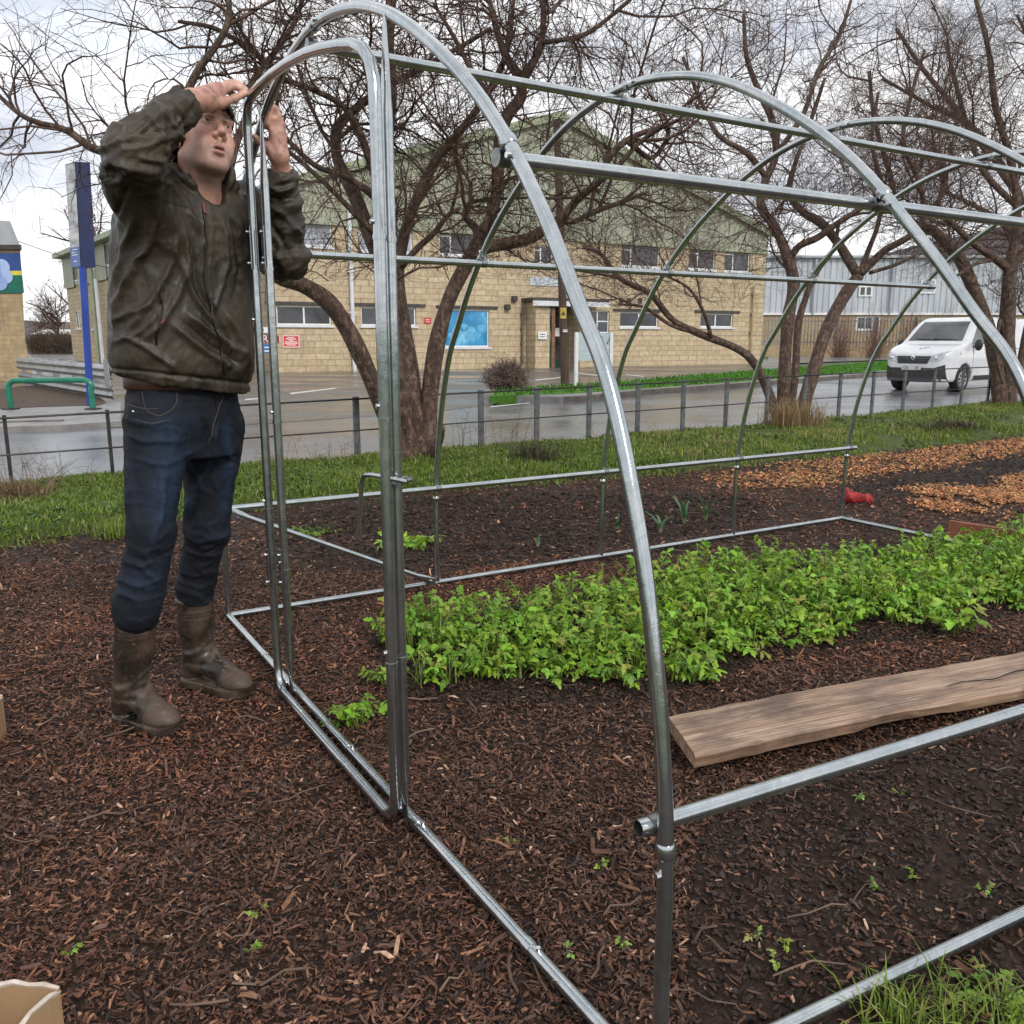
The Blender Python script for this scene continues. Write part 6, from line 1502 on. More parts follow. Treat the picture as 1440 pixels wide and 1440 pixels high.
def gz(x, y): return float(ground_h(np.array([x]), np.array([y]))[0])
FRONT = gp([(580, 972), (700, 958), (860, 962), (960, 945), (1080, 908), (1200, 888), (1350, 868), (1460, 835), (1700, 800)]); BACK = gp([(560, 905), (640, 875), (820, 850), (1000, 820), (1200, 790), (1330, 782), (1480, 770), (1700, 755)])
CROP = list(FRONT) + list(BACK)[::-1]
X, Y = scatter(9000, -1, 4.5, 2.6, 6.0); k = inpoly(X, Y, CROP); X, Y = X[k], Y[k]; keep = []
for i in range(len(X)):
    if all((X[i] - X[j]) ** 2 + (Y[i] - Y[j]) ** 2 > .085 ** 2 for j in keep): keep.append(i)
Vs, Fs, Cs, nv = [], [], [], 0
for i in keep:
    if rng.random() < .16: continue
    edge = min(np.hypot(X[i] - p[0], Y[i] - p[1]) for p in smooth_path(np.array(FRONT), 4)); clump = .55 + .9 * float(fbm(np.array([[X[i] * 3.2, Y[i] * 3.2, 3.0]]), 2)[0]); tall = (.45 + .55 * min(1, edge / .22)) * clump
    v, f, c = leaf_patch((X[i], Y[i], gz(X[i], Y[i])), rng.integers(13, 19), .13, .05 * tall, (.20 + .05 * rng.random()) * tall, rng.uniform(.026, .036)); Vs.append(v); Fs.append(f + nv); Cs.append(c); nv += len(v)
o = mesh_np('salad_crop', np.vstack(Vs), np.vstack(Fs), M_leaf, smooth=True, colors=np.vstack(Cs)); o['kind'] = 'stuff'
def plant(name, label, px, n, rad, h, size, cat='plant', tint=None):
    g = G(*px); b = np.array((g[0], g[1], gz(g[0], g[1]))); v, f, c = leaf_patch(b, n, rad, h * .3, h, size)
    o = mesh_np(name, v, f, M_leaf, smooth=True, colors=c if tint is None else c * np.array(tint), org=b); return tag(o, label, cat)
plant('salad_plant', 'small lone leafy green plant on mulch left of the right door post', (503, 1020), 14, .07, .10, .034)
plant('salad_plant', 'leafy green sprig showing behind the left edge of the door post', (538, 905), 9, .06, .13, .032)
plant('salad_plant', 'leafy sprig at the foot of the crop just left of the door post', (540, 962), 10, .07, .08, .030, tint=(.8, .8, .9))
plant('salad_plant', 'leafy plant straying forward from the right end of the green crop', (1338, 890), 16, .09, .16, .045)
plant('salad_plant', 'loose leafy plant at the right edge of the picture before the crop', (1425, 845), 16, .11, .12, .045)
plant('salad_plant', 'trailing leafy plant at the front of the crop beside the tall hoop', (978, 950), 14, .10, .12, .042)
plant('low_weed', 'patch of bright low green weeds in the back bed behind the door post', (572, 766), 34, .20, .05, .045, 'weed')
plant('low_weed', 'faint green weeds on the dark back bed near the brace', (440, 748), 26, .20, .03, .030, 'weed', (.6, .55, .8))
plant('low_weed', 'green weeds mixed with grass in the near right corner', (1405, 1405), 26, .10, .04, .018, 'weed', (.9, .8, 1))
for k, px in enumerate(((365, 1275), (720, 1180), (800, 1335), (845, 1210), (870, 1320), (925, 1160), (1060, 1310), (1105, 1325), (1210, 1115), (1285, 1220), (1380, 1250), (1235, 1240), (95, 1330), (350, 1330), (1130, 905), (1265, 1105), (1090, 1350))):
    plant('seedling', 'tiny green seedling or fallen leaf on the bare dark ground', px, 3, .020, .018, .013, 'seedling', (1.1, .9, 1.8))['group'] = 'seedlings scattered over the bare ground'
# leeks in the back bed
def leek(px, n, h, label):
    g = G(*px); b = np.array((g[0], g[1], gz(g[0], g[1]))); Vs, Fs, Cs = [], [], []; nv = 0
    for _ in range(n):
        a = rng.uniform(0, 6.28); d = np.array((math.cos(a), math.sin(a), 0)); s_ = np.array((-d[1], d[0], 0)); hh = h * rng.uniform(.6, 1.1); out = hh * rng.uniform(.1, .8); fall = rng.uniform(.0, .7); k = 8
        for i in range(k):
            t = i / (k - 1); c = b + d * out * t ** 1.6 + (0, 0, hh * (t - fall * max(0, t - .5) ** 1.2 * 1.6)); w_ = .009 * (1 - t ** 3) + .001; Vs += [c - s_ * w_, c + s_ * w_]; Cs += [(.10, .19, .085)] * 2 if t > .2 else [(.30, .36, .20)] * 2
        Fs += [(nv + 2 * i, nv + 2 * i + 1, nv + 2 * i + 3, nv + 2 * i + 2) for i in range(k - 1)]; nv += 2 * k
    return tag(mesh_np('leek', np.array(Vs), np.array(Fs), M_leaf, smooth=True, colors=np.array(Cs), org=b), label, 'vegetable', 'leeks in the back bed')
leek((962, 738), 7, .26, 'tallest leek with long blue green leaves in the back bed'); leek((992, 728), 6, .22, 'leek with a drooping leaf at the right of the back bed row'); leek((929, 748), 6, .17, 'short upright leek left of the tallest one in the back bed'); leek((868, 740), 4, .12, 'small pale leek beside the second hoop leg in the back bed'); leek((1030, 722), 3, .16, 'thin straw tipped leek next to the third hoop leg'); leek((757, 768), 2, .09, 'single bent pale leek leaf in the middle of the back bed')

# ---------------------------------------------------------------- loose things on the ground
# the plank
M_plank, t_, b_ = nt('weathered_plank'); v_ = coords(t_, (.5, 9, 9))
g_ = noise(t_, v_, 6, 8, .7); c_ = ramp(t_, g_, [(.28, (.12, .066, .042)), (.46, (.27, .165, .105)), (.70, (.46, .34, .245))])
c_ = mixc(t_, ramp(t_, noise(t_, coords(t_, (1, 2.5, 1)), 4, 6), [(.48, (0,) * 3), (.66, (.8,) * 3)]), c_, (.075, .045, .032))
wv_ = node(t_, 'ShaderNodeTexWave', bands_direction='Y'); t_.links.new(coords(t_, (.10, 1, 1)), wv_.inputs[0]); wv_.inputs['Scale'].default_value = 22; wv_.inputs['Distortion'].default_value = 5; wv_.inputs['Detail'].default_value = 4; wv_.inputs['Detail Scale'].default_value = .6
c_ = mixc(t_, .16, c_, wv_.outputs['Color'], 'OVERLAY')
t_.links.new(c_, b_.inputs['Base Color']); b_.inputs['Roughness'].default_value = .55; p_ = bump(t_, b_, g_, .5, .004); bump(t_, b_, wv_.outputs['Fac'], .08, .002, p_)
zt = .058; a = G(940, 1008, zt); b = G(978, 1062, zt); far_b = G(1440, 915, zt); dl = unit((far_b - a)); wd = np.linalg.norm(b - a)
pk = thing('wooden_plank', 'weathered wooden scaffold plank with a split edge lying on mulch inside the frame', 'plank', (*a[:2], 0), math.atan2(dl[1], dl[0]))
L_, th = 1.95, .040; k = 40; V = []; F = []
sk = (b - a); skx = sk @ dl; wy = -abs(sk @ np.array((-dl[1], dl[0], 0)))
for i in range(k + 1):
    x = L_ * i / k; e1 = .003 * math.sin(i * 1.7) + rng.normal(0, .0012); e2 = rng.normal(0, .0022) + (.008 if 12 < i < 16 else 0); zz = .018 + .004 * math.sin(i * .16)
    for yy, z2 in ((e1, th), (wy * .5, th + .0015), (wy + .006 + e2, th), (wy + e2, th - .008), (wy + .004 + e2 * .6 + (.012 if 11 < i < 19 else 0), .0), (e1, 0)): V.append((x + skx * yy / wy * (1 - i / k), yy, z2 + zz))
n = 6
for i in range(k): F += [(i * n + q, (i + 1) * n + q, (i + 1) * n + (q + 1) % n, i * n + (q + 1) % n) for q in range(n)]
F += [tuple(range(n)), tuple(range(k * n, k * n + n))[::-1]]
mb = MB(); mb.add(V, F); mb.build('board', M_plank, pk, auto=35)
def wobble(n, x0, x1, y): xs = np.linspace(x0, x1, n); return [(x, y + .012 * math.sin(i * .9) + rng.normal(0, .003), th + .0215) for i, x in enumerate(xs)]
M_crack = pm('dark_crack', (.012, .008, .006), (.02, .014, .01), 20, .9)
mb = MB(); mb.tube(wobble(14, .95, 1.42, wy * .62), np.linspace(.0012, .0034, 14), 4); mb.build('split', M_crack, pk); mb = MB(); mb.tube(wobble(9, .20, .50, wy * .4), .0012, 4); mb.build('split', M_crack, pk)
for x, y in ((1.36, .42), (1.40, .48), (1.62, .5), (1.5, .3)): mb = MB(); mb.sphere((x, wy * y, th + .0205), (.005, .005, .0015), 8, 5); mb.build('nail_hole', M_slate, pk)
# timber edging of a raised bed at the right
M_edge = pm('red_stained_timber', (.19, .060, .030), (.30, .105, .055), 6, .6, stretch=(1, 6, 6), bumps=[(40, .4, .003)])
e0, e1 = G(1366, 760), G(1440, 772); dd = unit(e1 - e0); sdv = np.array((-dd[1], dd[0], 0)); mb = MB(); mb.obox((e0 + e1) / 2 + (0, 0, .05) + dd * .35, dd * .62, sdv * .016, (0, 0, .05)); mb.obox(e0 + dd * .30 + (0, 0, .045) + sdv * -.035, dd * .03, sdv * .018, (0, 0, .045))
e2 = e0 + dd * .92; mb.obox(e2 - sdv * .40 + (0, 0, .04), sdv * .38, dd * .016, (0, 0, .05)); tag(mb.build('timber_edging', M_edge, org=e0), 'red brown timber edging board half hidden behind the right end of the crop', 'edging board')
# red glove dropped beyond the frame
M_red = pm('red_cloth', (.22, .010, .010), (.38, .025, .022), 25, .65, bumps=[(70, .7, .006)])
c = G(1204, 706); c[2] = gz(c[0], c[1]); Fg = Field(rng1(c[0] - .22, c[0] + .22, .007), rng1(c[1] - .18, c[1] + .18, .007), rng1(c[2] - .02, c[2] + .14, .007))
Fg.op(p_ell(c + (-.07, 0, .03), (.075, .06, .035)), .02)
for dx, dy, h in ((-.02, -.03, .05), (.03, -.02, .04), (.09, .01, .03), (.11, -.03, .03)): Fg.op(p_cap(c + (-.06, 0, .03), c + (dx, dy, h), .026, .020), .012)
Fg.op(p_cap(c + (-.10, .01, .035), c + (-.12, .0, .07), .03, .024), .015); Fg.op(p_cap(c + (.10, -.03, .028), c + (.135, -.035, .026), .026, .030), .01)
V, Q = nets(Fg); V = V + vnormals(V, Q) * (.045 * (fbm(V * 26, 3) - .42))[:, None]; gl = mesh_np('work_glove', c + (V - c) * (.62, .8, 1.15) + (0, 0, .012), Q, M_red, smooth=True, org=c); tag(gl, 'crumpled red work glove lying on the mulch beyond the far end of the frame', 'glove')
# cardboard boxes at the left edge of the picture
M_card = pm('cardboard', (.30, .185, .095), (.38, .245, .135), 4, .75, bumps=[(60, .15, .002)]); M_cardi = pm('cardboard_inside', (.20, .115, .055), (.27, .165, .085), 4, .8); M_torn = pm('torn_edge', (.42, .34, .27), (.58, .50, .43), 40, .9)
def carton(label, c, rz, w_, d_, h, tilt=0):
    t0 = thing('cardboard_box', label, 'box', c, rz); th = .004
    def panel(nm, p0, ux, uz, n, torn=True):
        p0, ux, uz, n = (np.asarray(q, float) for q in (p0, ux, uz, n)); k = 14; V = []; rag = [rng.uniform(-.004, .002) + .006 * math.sin(i * .7 + p0[0] * 40) for i in range(k + 1)]
        for off in (0, th):
            for i in range(k + 1): s = i / k; V += [p0 + ux * s + n * off, p0 + ux * s + uz + (uz / np.linalg.norm(uz)) * (rag[i] if torn else 0) + n * (off + .010 * math.sin(s * 3.1))]
        m = 2 * (k + 1); F = []
        for i in range(k): F += [(2 * i, 2 * i + 2, 2 * i + 3, 2 * i + 1), (m + 2 * i, m + 2 * i + 1, m + 2 * i + 3, m + 2 * i + 2), (2 * i + 1, 2 * i + 3, m + 2 * i + 3, m + 2 * i + 1)]
        F += [(0, 1, m + 1, m), (2 * k, m + 2 * k, m + 2 * k + 1, 2 * k + 1)]; mb = MB(); mb.add(V, F); po = mb.build(nm, M_card, t0)
        e = MB(); e.tube([(V[2 * i + 1] + V[m + 2 * i + 1]) / 2 for i in range(k + 1)], [.0030 + .002 * rng.random() for _ in range(k + 1)], 5); e.build('torn_edge', M_torn, po)
    panel('side_panel', (-w_, -d_, 0), (2 * w_, 0, 0), (0, 0, h), (0, 1, 0)); panel('side_panel', (-w_, d_, 0), (2 * w_, 0, 0), (0, 0, h), (0, -1, 0)); panel('side_panel', (w_, -d_, 0), (0, 2 * d_, 0), (0, 0, h * .97), (-1, 0, 0)); panel('side_panel', (-w_, -d_, 0), (0, 2 * d_, 0), (0, 0, h), (1, 0, 0))
    mb = MB(); mb.box((-w_, -d_, .004), (w_, d_, .010)); mb.build('bottom_panel', M_cardi, t0); return t0
c = at(72, 1400, 1.12); carton('torn open cardboard box in the near left corner of the picture', (c[0] - .155, 1.01, .0), R(-6), .155, .13, .205)
c = G(5, 1085); carton('cardboard box just showing at the left edge below the man', (c[0] - .265, c[1] + .08, .0), R(12), .17, .12, .12)
# ================================================================ bare cherry trees
M_bark, t_, b_ = nt('cherry_bark'); v_ = coords(t_)
f_ = noise(t_, coords(t_, (1, 1, .6)), 22, 8, .75); c_ = ramp(t_, f_, [(.34, (.020, .010, .007)), (.50, (.080, .042, .027)), (.64, (.25, .165, .12))])
h_ = noise(t_, coords(t_, (5, 5, 26)), 1.6, 4, .7); c_ = mixc(t_, ramp(t_, h_, [(.55, (0,) * 3), (.68, (.6,) * 3)]), c_, (.020, .011, .008))
c_ = mixc(t_, ramp(t_, noise(t_, v_, 2.2, 5), [(.58, (0,) * 3), (.72, (.45,) * 3)]), c_, (.10, .105, .055))
t_.links.new(c_, b_.inputs['Base Color']); t_.links.new(ramp(t_, f_, [(.3, (.35,) * 3), (.7, (.75,) * 3)]), b_.inputs['Roughness'])
p_ = bump(t_, b_, f_, 1.0, .03); bump(t_, b_, h_, .5, .006, p_)
M_twigs = pm('cherry_twig', (.040, .019, .013), (.125, .068, .047), 6, .6, spec=.4)

def sweep(Ps, Rs, n):
    """many branches at once, each a list of (points, radii) of the same length"""
    P = np.asarray(Ps); Rr = np.asarray(Rs); m, k = P.shape[:2]
    T = np.zeros_like(P); T[:, 1:-1] = P[:, 2:] - P[:, :-2]; T[:, 0] = P[:, 1] - P[:, 0]; T[:, -1] = P[:, -1] - P[:, -2]
    T /= np.maximum(np.linalg.norm(T, axis=2, keepdims=True), 1e-9); ref = np.where(np.abs(T[:, :1, 2:]) < .8, np.array((0, 0, 1.0)), np.array((1.0, 0, 0)))
    N = np.cross(T, np.broadcast_to(ref, T.shape)); N /= np.maximum(np.linalg.norm(N, axis=2, keepdims=True), 1e-9); Bn = np.cross(T, N)
    a = np.arange(n) * 2 * math.pi / n
    V = P[:, :, None] + Rr[:, :, None, None] * (np.cos(a)[None, None, :, None] * N[:, :, None] + np.sin(a)[None, None, :, None] * Bn[:, :, None])
    I = np.arange(m * k * n).reshape(m, k, n); J = np.roll(I, -1, 2)
    F = np.stack([I[:, :-1], J[:, :-1], J[:, 1:], I[:, 1:]], -1).reshape(-1, 4)
    return V.reshape(-1, 3), F
def grow(origins, dirs, lens, r0, k, wig, droop, up=0.0):
    """crooked shoots: k points each"""
    m = len(origins); P = np.zeros((m, k, 3)); P[:, 0] = origins; d = np.array(dirs, float); bend = rng.normal(0, wig * .6, (m, 3))
    for i in range(1, k):
        d = d + rng.normal(0, wig, (m, 3)) + bend * .5 + np.array((0, 0, up - droop * i / k)); d /= np.linalg.norm(d, axis=1, keepdims=True)
        P[:, i] = P[:, i - 1] + d * (lens / (k - 1))[:, None]
    t = np.linspace(0, 1, k); return P, r0[:, None] * (1 - .72 * t)[None, :]
def sample(P, Rr, per_m, smin=.12):
    """points along shoots where side shoots leave"""
    L = np.linalg.norm(np.diff(P, axis=1), axis=2).sum(1); cnt = np.maximum(rng.poisson(L * per_m), 1); idx = np.repeat(np.arange(len(P)), cnt); s = rng.uniform(smin, 1, len(idx)) * (P.shape[1] - 1)
    i = np.minimum(s.astype(int), P.shape[1] - 2); f = (s - i)[:, None]; o = P[idx, i] * (1 - f) + P[idx, i + 1] * f; d = P[idx, i + 1] - P[idx, i]; d /= np.maximum(np.linalg.norm(d, axis=1, keepdims=True), 1e-9)
    return o, d, Rr[idx, i], L[idx], s / (P.shape[1] - 1)
def side(d, spread):
    q = rng.normal(0, 1, d.shape); q -= d * (q * d).sum(1, keepdims=True); q /= np.linalg.norm(q, axis=1, keepdims=True); a = rng.normal(spread, .25, (len(d), 1)); return d * np.cos(a) + q * np.sin(a)

def limb_path(px, Y0, scale=1.0):
    """px rows: (u, v, depth offset, diameter in pixels)"""
    P, Rr = [], []
    for u, v, dy, dm in px:
        Y = Y0 + dy; P.append(at(u, v, Y)); Rr.append(dm / 2 * Y / 1236 * scale)
    Q = smooth_path(np.column_stack([np.array(P), Rr]), 5); return Q[:, :3], np.maximum(Q[:, 3], .004)
def cherry(label, base_px, Y0, limbs, extra, d2, d3, d4, lens=(1.1, .55, .22), grp='bare cherry trees along the verge', clip=None):
    b = at(*base_px, Y0); t0 = thing('cherry_tree', label, 'tree', (b[0], b[1], 0), 0, grp); trunk = MB(); crown = []
    limbs3 = [limb_path(l, Y0) for l in limbs]
    for P, Rr in limbs3:
        Rr = Rr * (.72 if Y0 < 10 else .82) * (1 + .13 * (vnoise(P * 3.5) - .5) * 2); trunk.tube(P, Rr, 12)
    # further limbs not traced one by one fill the crown's depth
    src = [(P, Rr) for P, Rr in limbs3]
    o = []; dd = []; ln = []; rr = []
    for _ in range(extra):
        P, Rr = src[rng.integers(len(src))]; i = int(len(P) * rng.uniform(.35, .98)); i = min(i, len(P) - 2); d = P[i + 1] - P[i]; d /= np.linalg.norm(d)
        o.append(P[i]); dd.append(side(d[None], .8)[0] + (0, rng.uniform(-.3, .8), .25)); ln.append(rng.uniform(1.0, 2.4)); rr.append(min(Rr[i] * .5, .021))
    parts = []
    if extra:
        dd = np.array(dd); dd /= np.linalg.norm(dd, axis=1, keepdims=True); P1, R1 = grow(np.array(o), dd, np.array(ln), np.array(rr), 9, .20, .05, .05); parts.append((P1, R1, 7))
    src_o, src_d, src_r = [], [], []
    for P, Rr in limbs3:
        L = np.linalg.norm(np.diff(P, axis=0), axis=1).sum(); c = max(3, int(L * d2)); s = rng.uniform(.28, 1, c) * (len(P) - 1); i = np.minimum(s.astype(int), len(P) - 2)
        src_o.append(P[i]); q = P[i + 1] - P[i]; src_d.append(q / np.linalg.norm(q, axis=1, keepdims=True)); src_r.append(Rr[i])
    if extra: o1, q1, r1, _, _ = sample(P1, R1, d2 * 1.1); src_o.append(o1); src_d.append(q1); src_r.append(r1)
    o = np.vstack(src_o); d = np.vstack(src_d); r = np.concatenate(src_r); dirs = side(d, .9) + np.array((0, 0, .12)); dirs /= np.linalg.norm(dirs, axis=1, keepdims=True)
    P2, R2 = grow(o, dirs, lens[0] * rng.uniform(.4, 1.35, len(o)), np.clip(r * .45, .0045, .0105), 8, .26, .10, .04); parts.append((P2, R2, 5))
    o, d, r, _, _ = sample(P2, R2, d3); P3, R3 = grow(o, side(d, .85), lens[1] * rng.uniform(.35, 1.4, len(o)), np.clip(r * .6, .0026, .0052), 6, .30, .16, .02); parts.append((P3, R3, 4))
    o, d, r, _, _ = sample(P3, R3, d4); P4, R4 = grow(o, side(d, .8), lens[2] * rng.uniform(.3, 1.5, len(o)), np.clip(r * .7, .0017, .0030), 4, .34, .16, .0); parts.append((P4, R4, 3))
    if clip:
        def ok(P): uv = project(P.reshape(-1, 3)).reshape(P.shape[0], P.shape[1], 2); return ~clip(uv).any(1)
        parts = [(P[ok(P)], Rr[ok(P)], n) for P, Rr, n in parts]
    Vs, Fs, nv = [], [], 0
    for P, Rr, n in parts:
        if not len(P): continue
        v, f = sweep(P, Rr, n); Vs.append(v); Fs.append(f + nv); nv += len(v)
    trunk.build('trunk', M_bark, t0, smooth=True)
    mesh_np('crown', np.vstack(Vs), np.vstack(Fs), M_twigs, t0, smooth=True)
    return t0
YA = 8.25
treeA = cherry('nearest bare cherry tree with many leaning stems behind the steel door posts', (592, 660), YA, [
    [(578, 664, 0, 46), (560, 625, -.05, 40), (535, 565, -.15, 36), (512, 510, -.3, 34), (488, 462, -.4, 34), (462, 425, -.5, 33), (428, 402, -.6, 31), (390, 387, -.8, 29), (352, 350, -1.0, 28), (334, 300, -1.1, 26), (318, 250, -1.2, 24), (285, 214, -1.3, 20), (220, 214, -1.4, 17), (140, 212, -1.5, 15), (95, 184, -1.5, 13), (52, 172, -1.6, 11), (22, 156, -1.6, 9), (-20, 116, -1.6, 7)],
    [(318, 250, -1.2, 20), (330, 205, -1.0, 16), (346, 165, -.9, 13), (352, 120, -.8, 12), (385, 75, -.6, 10), (415, 30, -.5, 9), (432, -30, -.4, 7)],
    [(285, 214, -1.3, 14), (262, 150, -1.2, 15), (275, 105, -1.2, 14), (310, 55, -1.2, 12), (322, 20, -1.2, 11), (318, -40, -1.2, 9)],
    [(588, 664, .1, 44), (570, 600, .05, 38), (556, 520, 0, 36), (546, 440, 0, 34), (541, 370, 0, 32), (536, 300, .05, 30), (540, 225, .1, 28), (548, 140, .15, 26), (546, 60, .2, 22), (552, -30, .2, 18)],
    [(548, 400, .1, 30), (520, 330, .2, 28), (496, 268, .3, 25), (475, 225, .35, 22), (473, 184, .4, 21), (492, 160, .4, 16), (528, 132, .4, 14), (575, 105, .5, 12), (640, 70, .6, 9), (690, 40, .7, 7)],
    [(534, 268, 0, 16), (518, 220, -.1, 15), (506, 187, -.2, 13), (483, 150, -.3, 12), (442, 127, -.4, 11), (392, 108, -.5, 11), (362, 78, -.6, 10), (330, 55, -.7, 9), (296, 38, -.8, 8), (250, 30, -.9, 6)],
    [(534, 285, 0, 15), (518, 269, -.1, 15), (484, 248, -.2, 12), (442, 232, -.3, 11), (400, 193, -.4, 9), (372, 178, -.5, 7)], [(530, 330, 0, 13), (512, 314, -.1, 12), (455, 256, -.3, 10), (400, 209, -.4, 8), (360, 190, -.5, 6)],
    [(596, 664, .1, 42), (586, 590, .2, 36), (577, 520, .3, 32), (566, 450, .4, 30), (559, 390, .45, 26), (566, 340, .5, 23), (578, 300, .5, 21), (600, 250, .6, 19), (620, 215, .6, 17), (645, 187, .7, 16), (672, 152, .8, 14), (700, 105, .8, 11), (716, 60, .9, 9), (722, 0, 1.0, 7)],
    [(566, 375, .4, 12), (584, 352, .4, 12), (610, 328, .4, 11), (630, 303, .4, 10), (648, 292, .4, 6)],
    [(604, 664, .1, 44), (602, 600, .2, 38), (606, 540, .25, 34), (616, 475, .3, 32), (632, 420, .35, 30), (654, 375, .4, 28), (674, 335, .45, 25), (692, 300, .5, 24), (700, 250, .55, 23), (703, 200, .6, 24), (712, 165, .6, 23), (733, 135, .65, 22), (728, 106, .7, 19), (712, 80, .7, 15), (698, 40, .8, 12), (684, -20, .9, 9)],
    [(731, 120, .65, 17), (748, 92, .6, 15), (760, 62, .6, 13), (764, 30, .6, 11), (764, -30, .6, 9)], [(760, 60, .6, 9), (790, 56, .5, 9), (823, 48, .5, 9), (855, 26, .5, 8), (890, -4, .5, 7)],
    [(664, 362, .4, 24), (686, 348, .35, 24), (715, 342, .3, 23), (745, 335, .2, 22), (772, 318, .1, 20), (790, 306, .05, 19), (808, 285, 0, 16), (824, 270, -.1, 14), (846, 253, -.2, 12), (872, 230, -.3, 10), (900, 200, -.3, 8), (930, 180, -.3, 7)],
    [(790, 306, .05, 14), (806, 312, .1, 11), (835, 298, .2, 10), (872, 285, .3, 8), (910, 270, .4, 6)], [(846, 253, -.2, 13), (852, 230, -.2, 13), (870, 206, -.2, 12), (896, 190, -.2, 10), (930, 178, -.2, 8), (958, 168, -.2, 6)], [(880, 196, -.2, 11), (915, 222, -.1, 9), (938, 195, 0, 8), (940, 172, 0, 7)],
    [(672, 340, .5, 12), (668, 322, .6, 15), (654, 303, .6, 14), (662, 285, .6, 10), (690, 280, .6, 7)], [(608, 640, -.1, 20), (618, 618, -.2, 18), (622, 600, -.25, 13)], [(705, 185, .6, 12), (690, 140, .5, 11), (664, 100, .4, 10), (640, 55, .4, 8), (610, 5, .4, 6)]],
    26, 6.0, 8.5, 9.5, clip=lambda uv: ((uv[..., 1] > 400) & (uv[..., 0] > 400)) | ((uv[..., 0] > 20) & (uv[..., 0] < 345) & (uv[..., 1] > 330)) | (uv[..., 1] > 455))
YB = 12.9
treeB = cherry('middle bare cherry tree rising from dry straw coloured grass by the fence', (1108, 596), YB, [
    [(1098, 600, 0, 20), (1078, 545, -.1, 17), (1060, 510, -.2, 15), (1036, 490, -.3, 14), (981, 468, -.5, 13), (945, 449, -.6, 12), (914, 413, -.7, 11), (871, 391, -.8, 9), (846, 358, -.9, 7), (820, 348, -1, 5)], [(985, 469, -.5, 8), (945, 458, -.6, 7), (905, 432, -.6, 6), (870, 428, -.6, 4)], [(1000, 474, -.5, 7), (990, 440, -.6, 6), (968, 405, -.7, 5), (930, 385, -.8, 4)],
    [(1100, 600, 0, 24), (1103, 520, 0, 22), (1108, 450, 0, 21), (1116, 400, .1, 20), (1106, 358, .1, 18), (1090, 320, .2, 15), (1070, 290, .2, 14), (1076, 255, .3, 14), (1091, 218, .3, 12), (1086, 170, .3, 11), (1068, 130, .4, 10), (1050, 80, .4, 8), (1046, 20, .5, 6)],
    [(1110, 365, .1, 12), (1124, 346, 0, 11), (1150, 334, -.1, 11), (1178, 314, -.2, 10), (1210, 294, -.3, 8), (1240, 280, -.3, 6)], [(1078, 250, .3, 11), (1050, 215, .2, 9), (1010, 190, .1, 8), (985, 140, .1, 7), (960, 80, .1, 5)],
    [(1108, 600, .1, 15), (1118, 530, .1, 13), (1122, 460, .2, 12), (1134, 416, .2, 11), (1150, 380, .3, 9), (1172, 350, .3, 7), (1180, 310, .3, 6)],
    [(1120, 602, .1, 26), (1140, 535, .2, 24), (1161, 467, .3, 23), (1188, 415, .4, 22), (1208, 387, .4, 20)], [(1206, 387, .4, 17), (1190, 360, .5, 16), (1177, 340, .5, 15), (1155, 314, .6, 14), (1129, 298, .7, 12), (1110, 270, .8, 10), (1120, 225, .8, 8), (1140, 170, .9, 7), (1160, 110, .9, 5)],
    [(1208, 386, .4, 10), (1222, 350, .5, 9), (1236, 310, .5, 8), (1240, 260, .6, 7), (1226, 200, .6, 6), (1235, 130, .7, 5)], [(1210, 385, .4, 15), (1224, 371, .4, 14), (1246, 351, .3, 13), (1280, 331, .2, 11), (1300, 300, .2, 9), (1290, 250, .2, 8), (1270, 200, .3, 7), (1280, 140, .3, 6), (1300, 70, .3, 5)],
    [(1091, 218, .3, 9), (1130, 160, .2, 8), (1150, 100, .2, 7), (1180, 50, .2, 6), (1200, -10, .2, 5)], [(1222, 384, .4, 7), (1260, 372, .3, 6), (1292, 356, .3, 4)]],
    30, 4.4, 7.0, 7.0, lens=(1.3, .7, .30), clip=lambda uv: (uv[..., 1] > 440) | ((uv[..., 1] > 330) & (uv[..., 0] > 1140)))
YC = 15.0
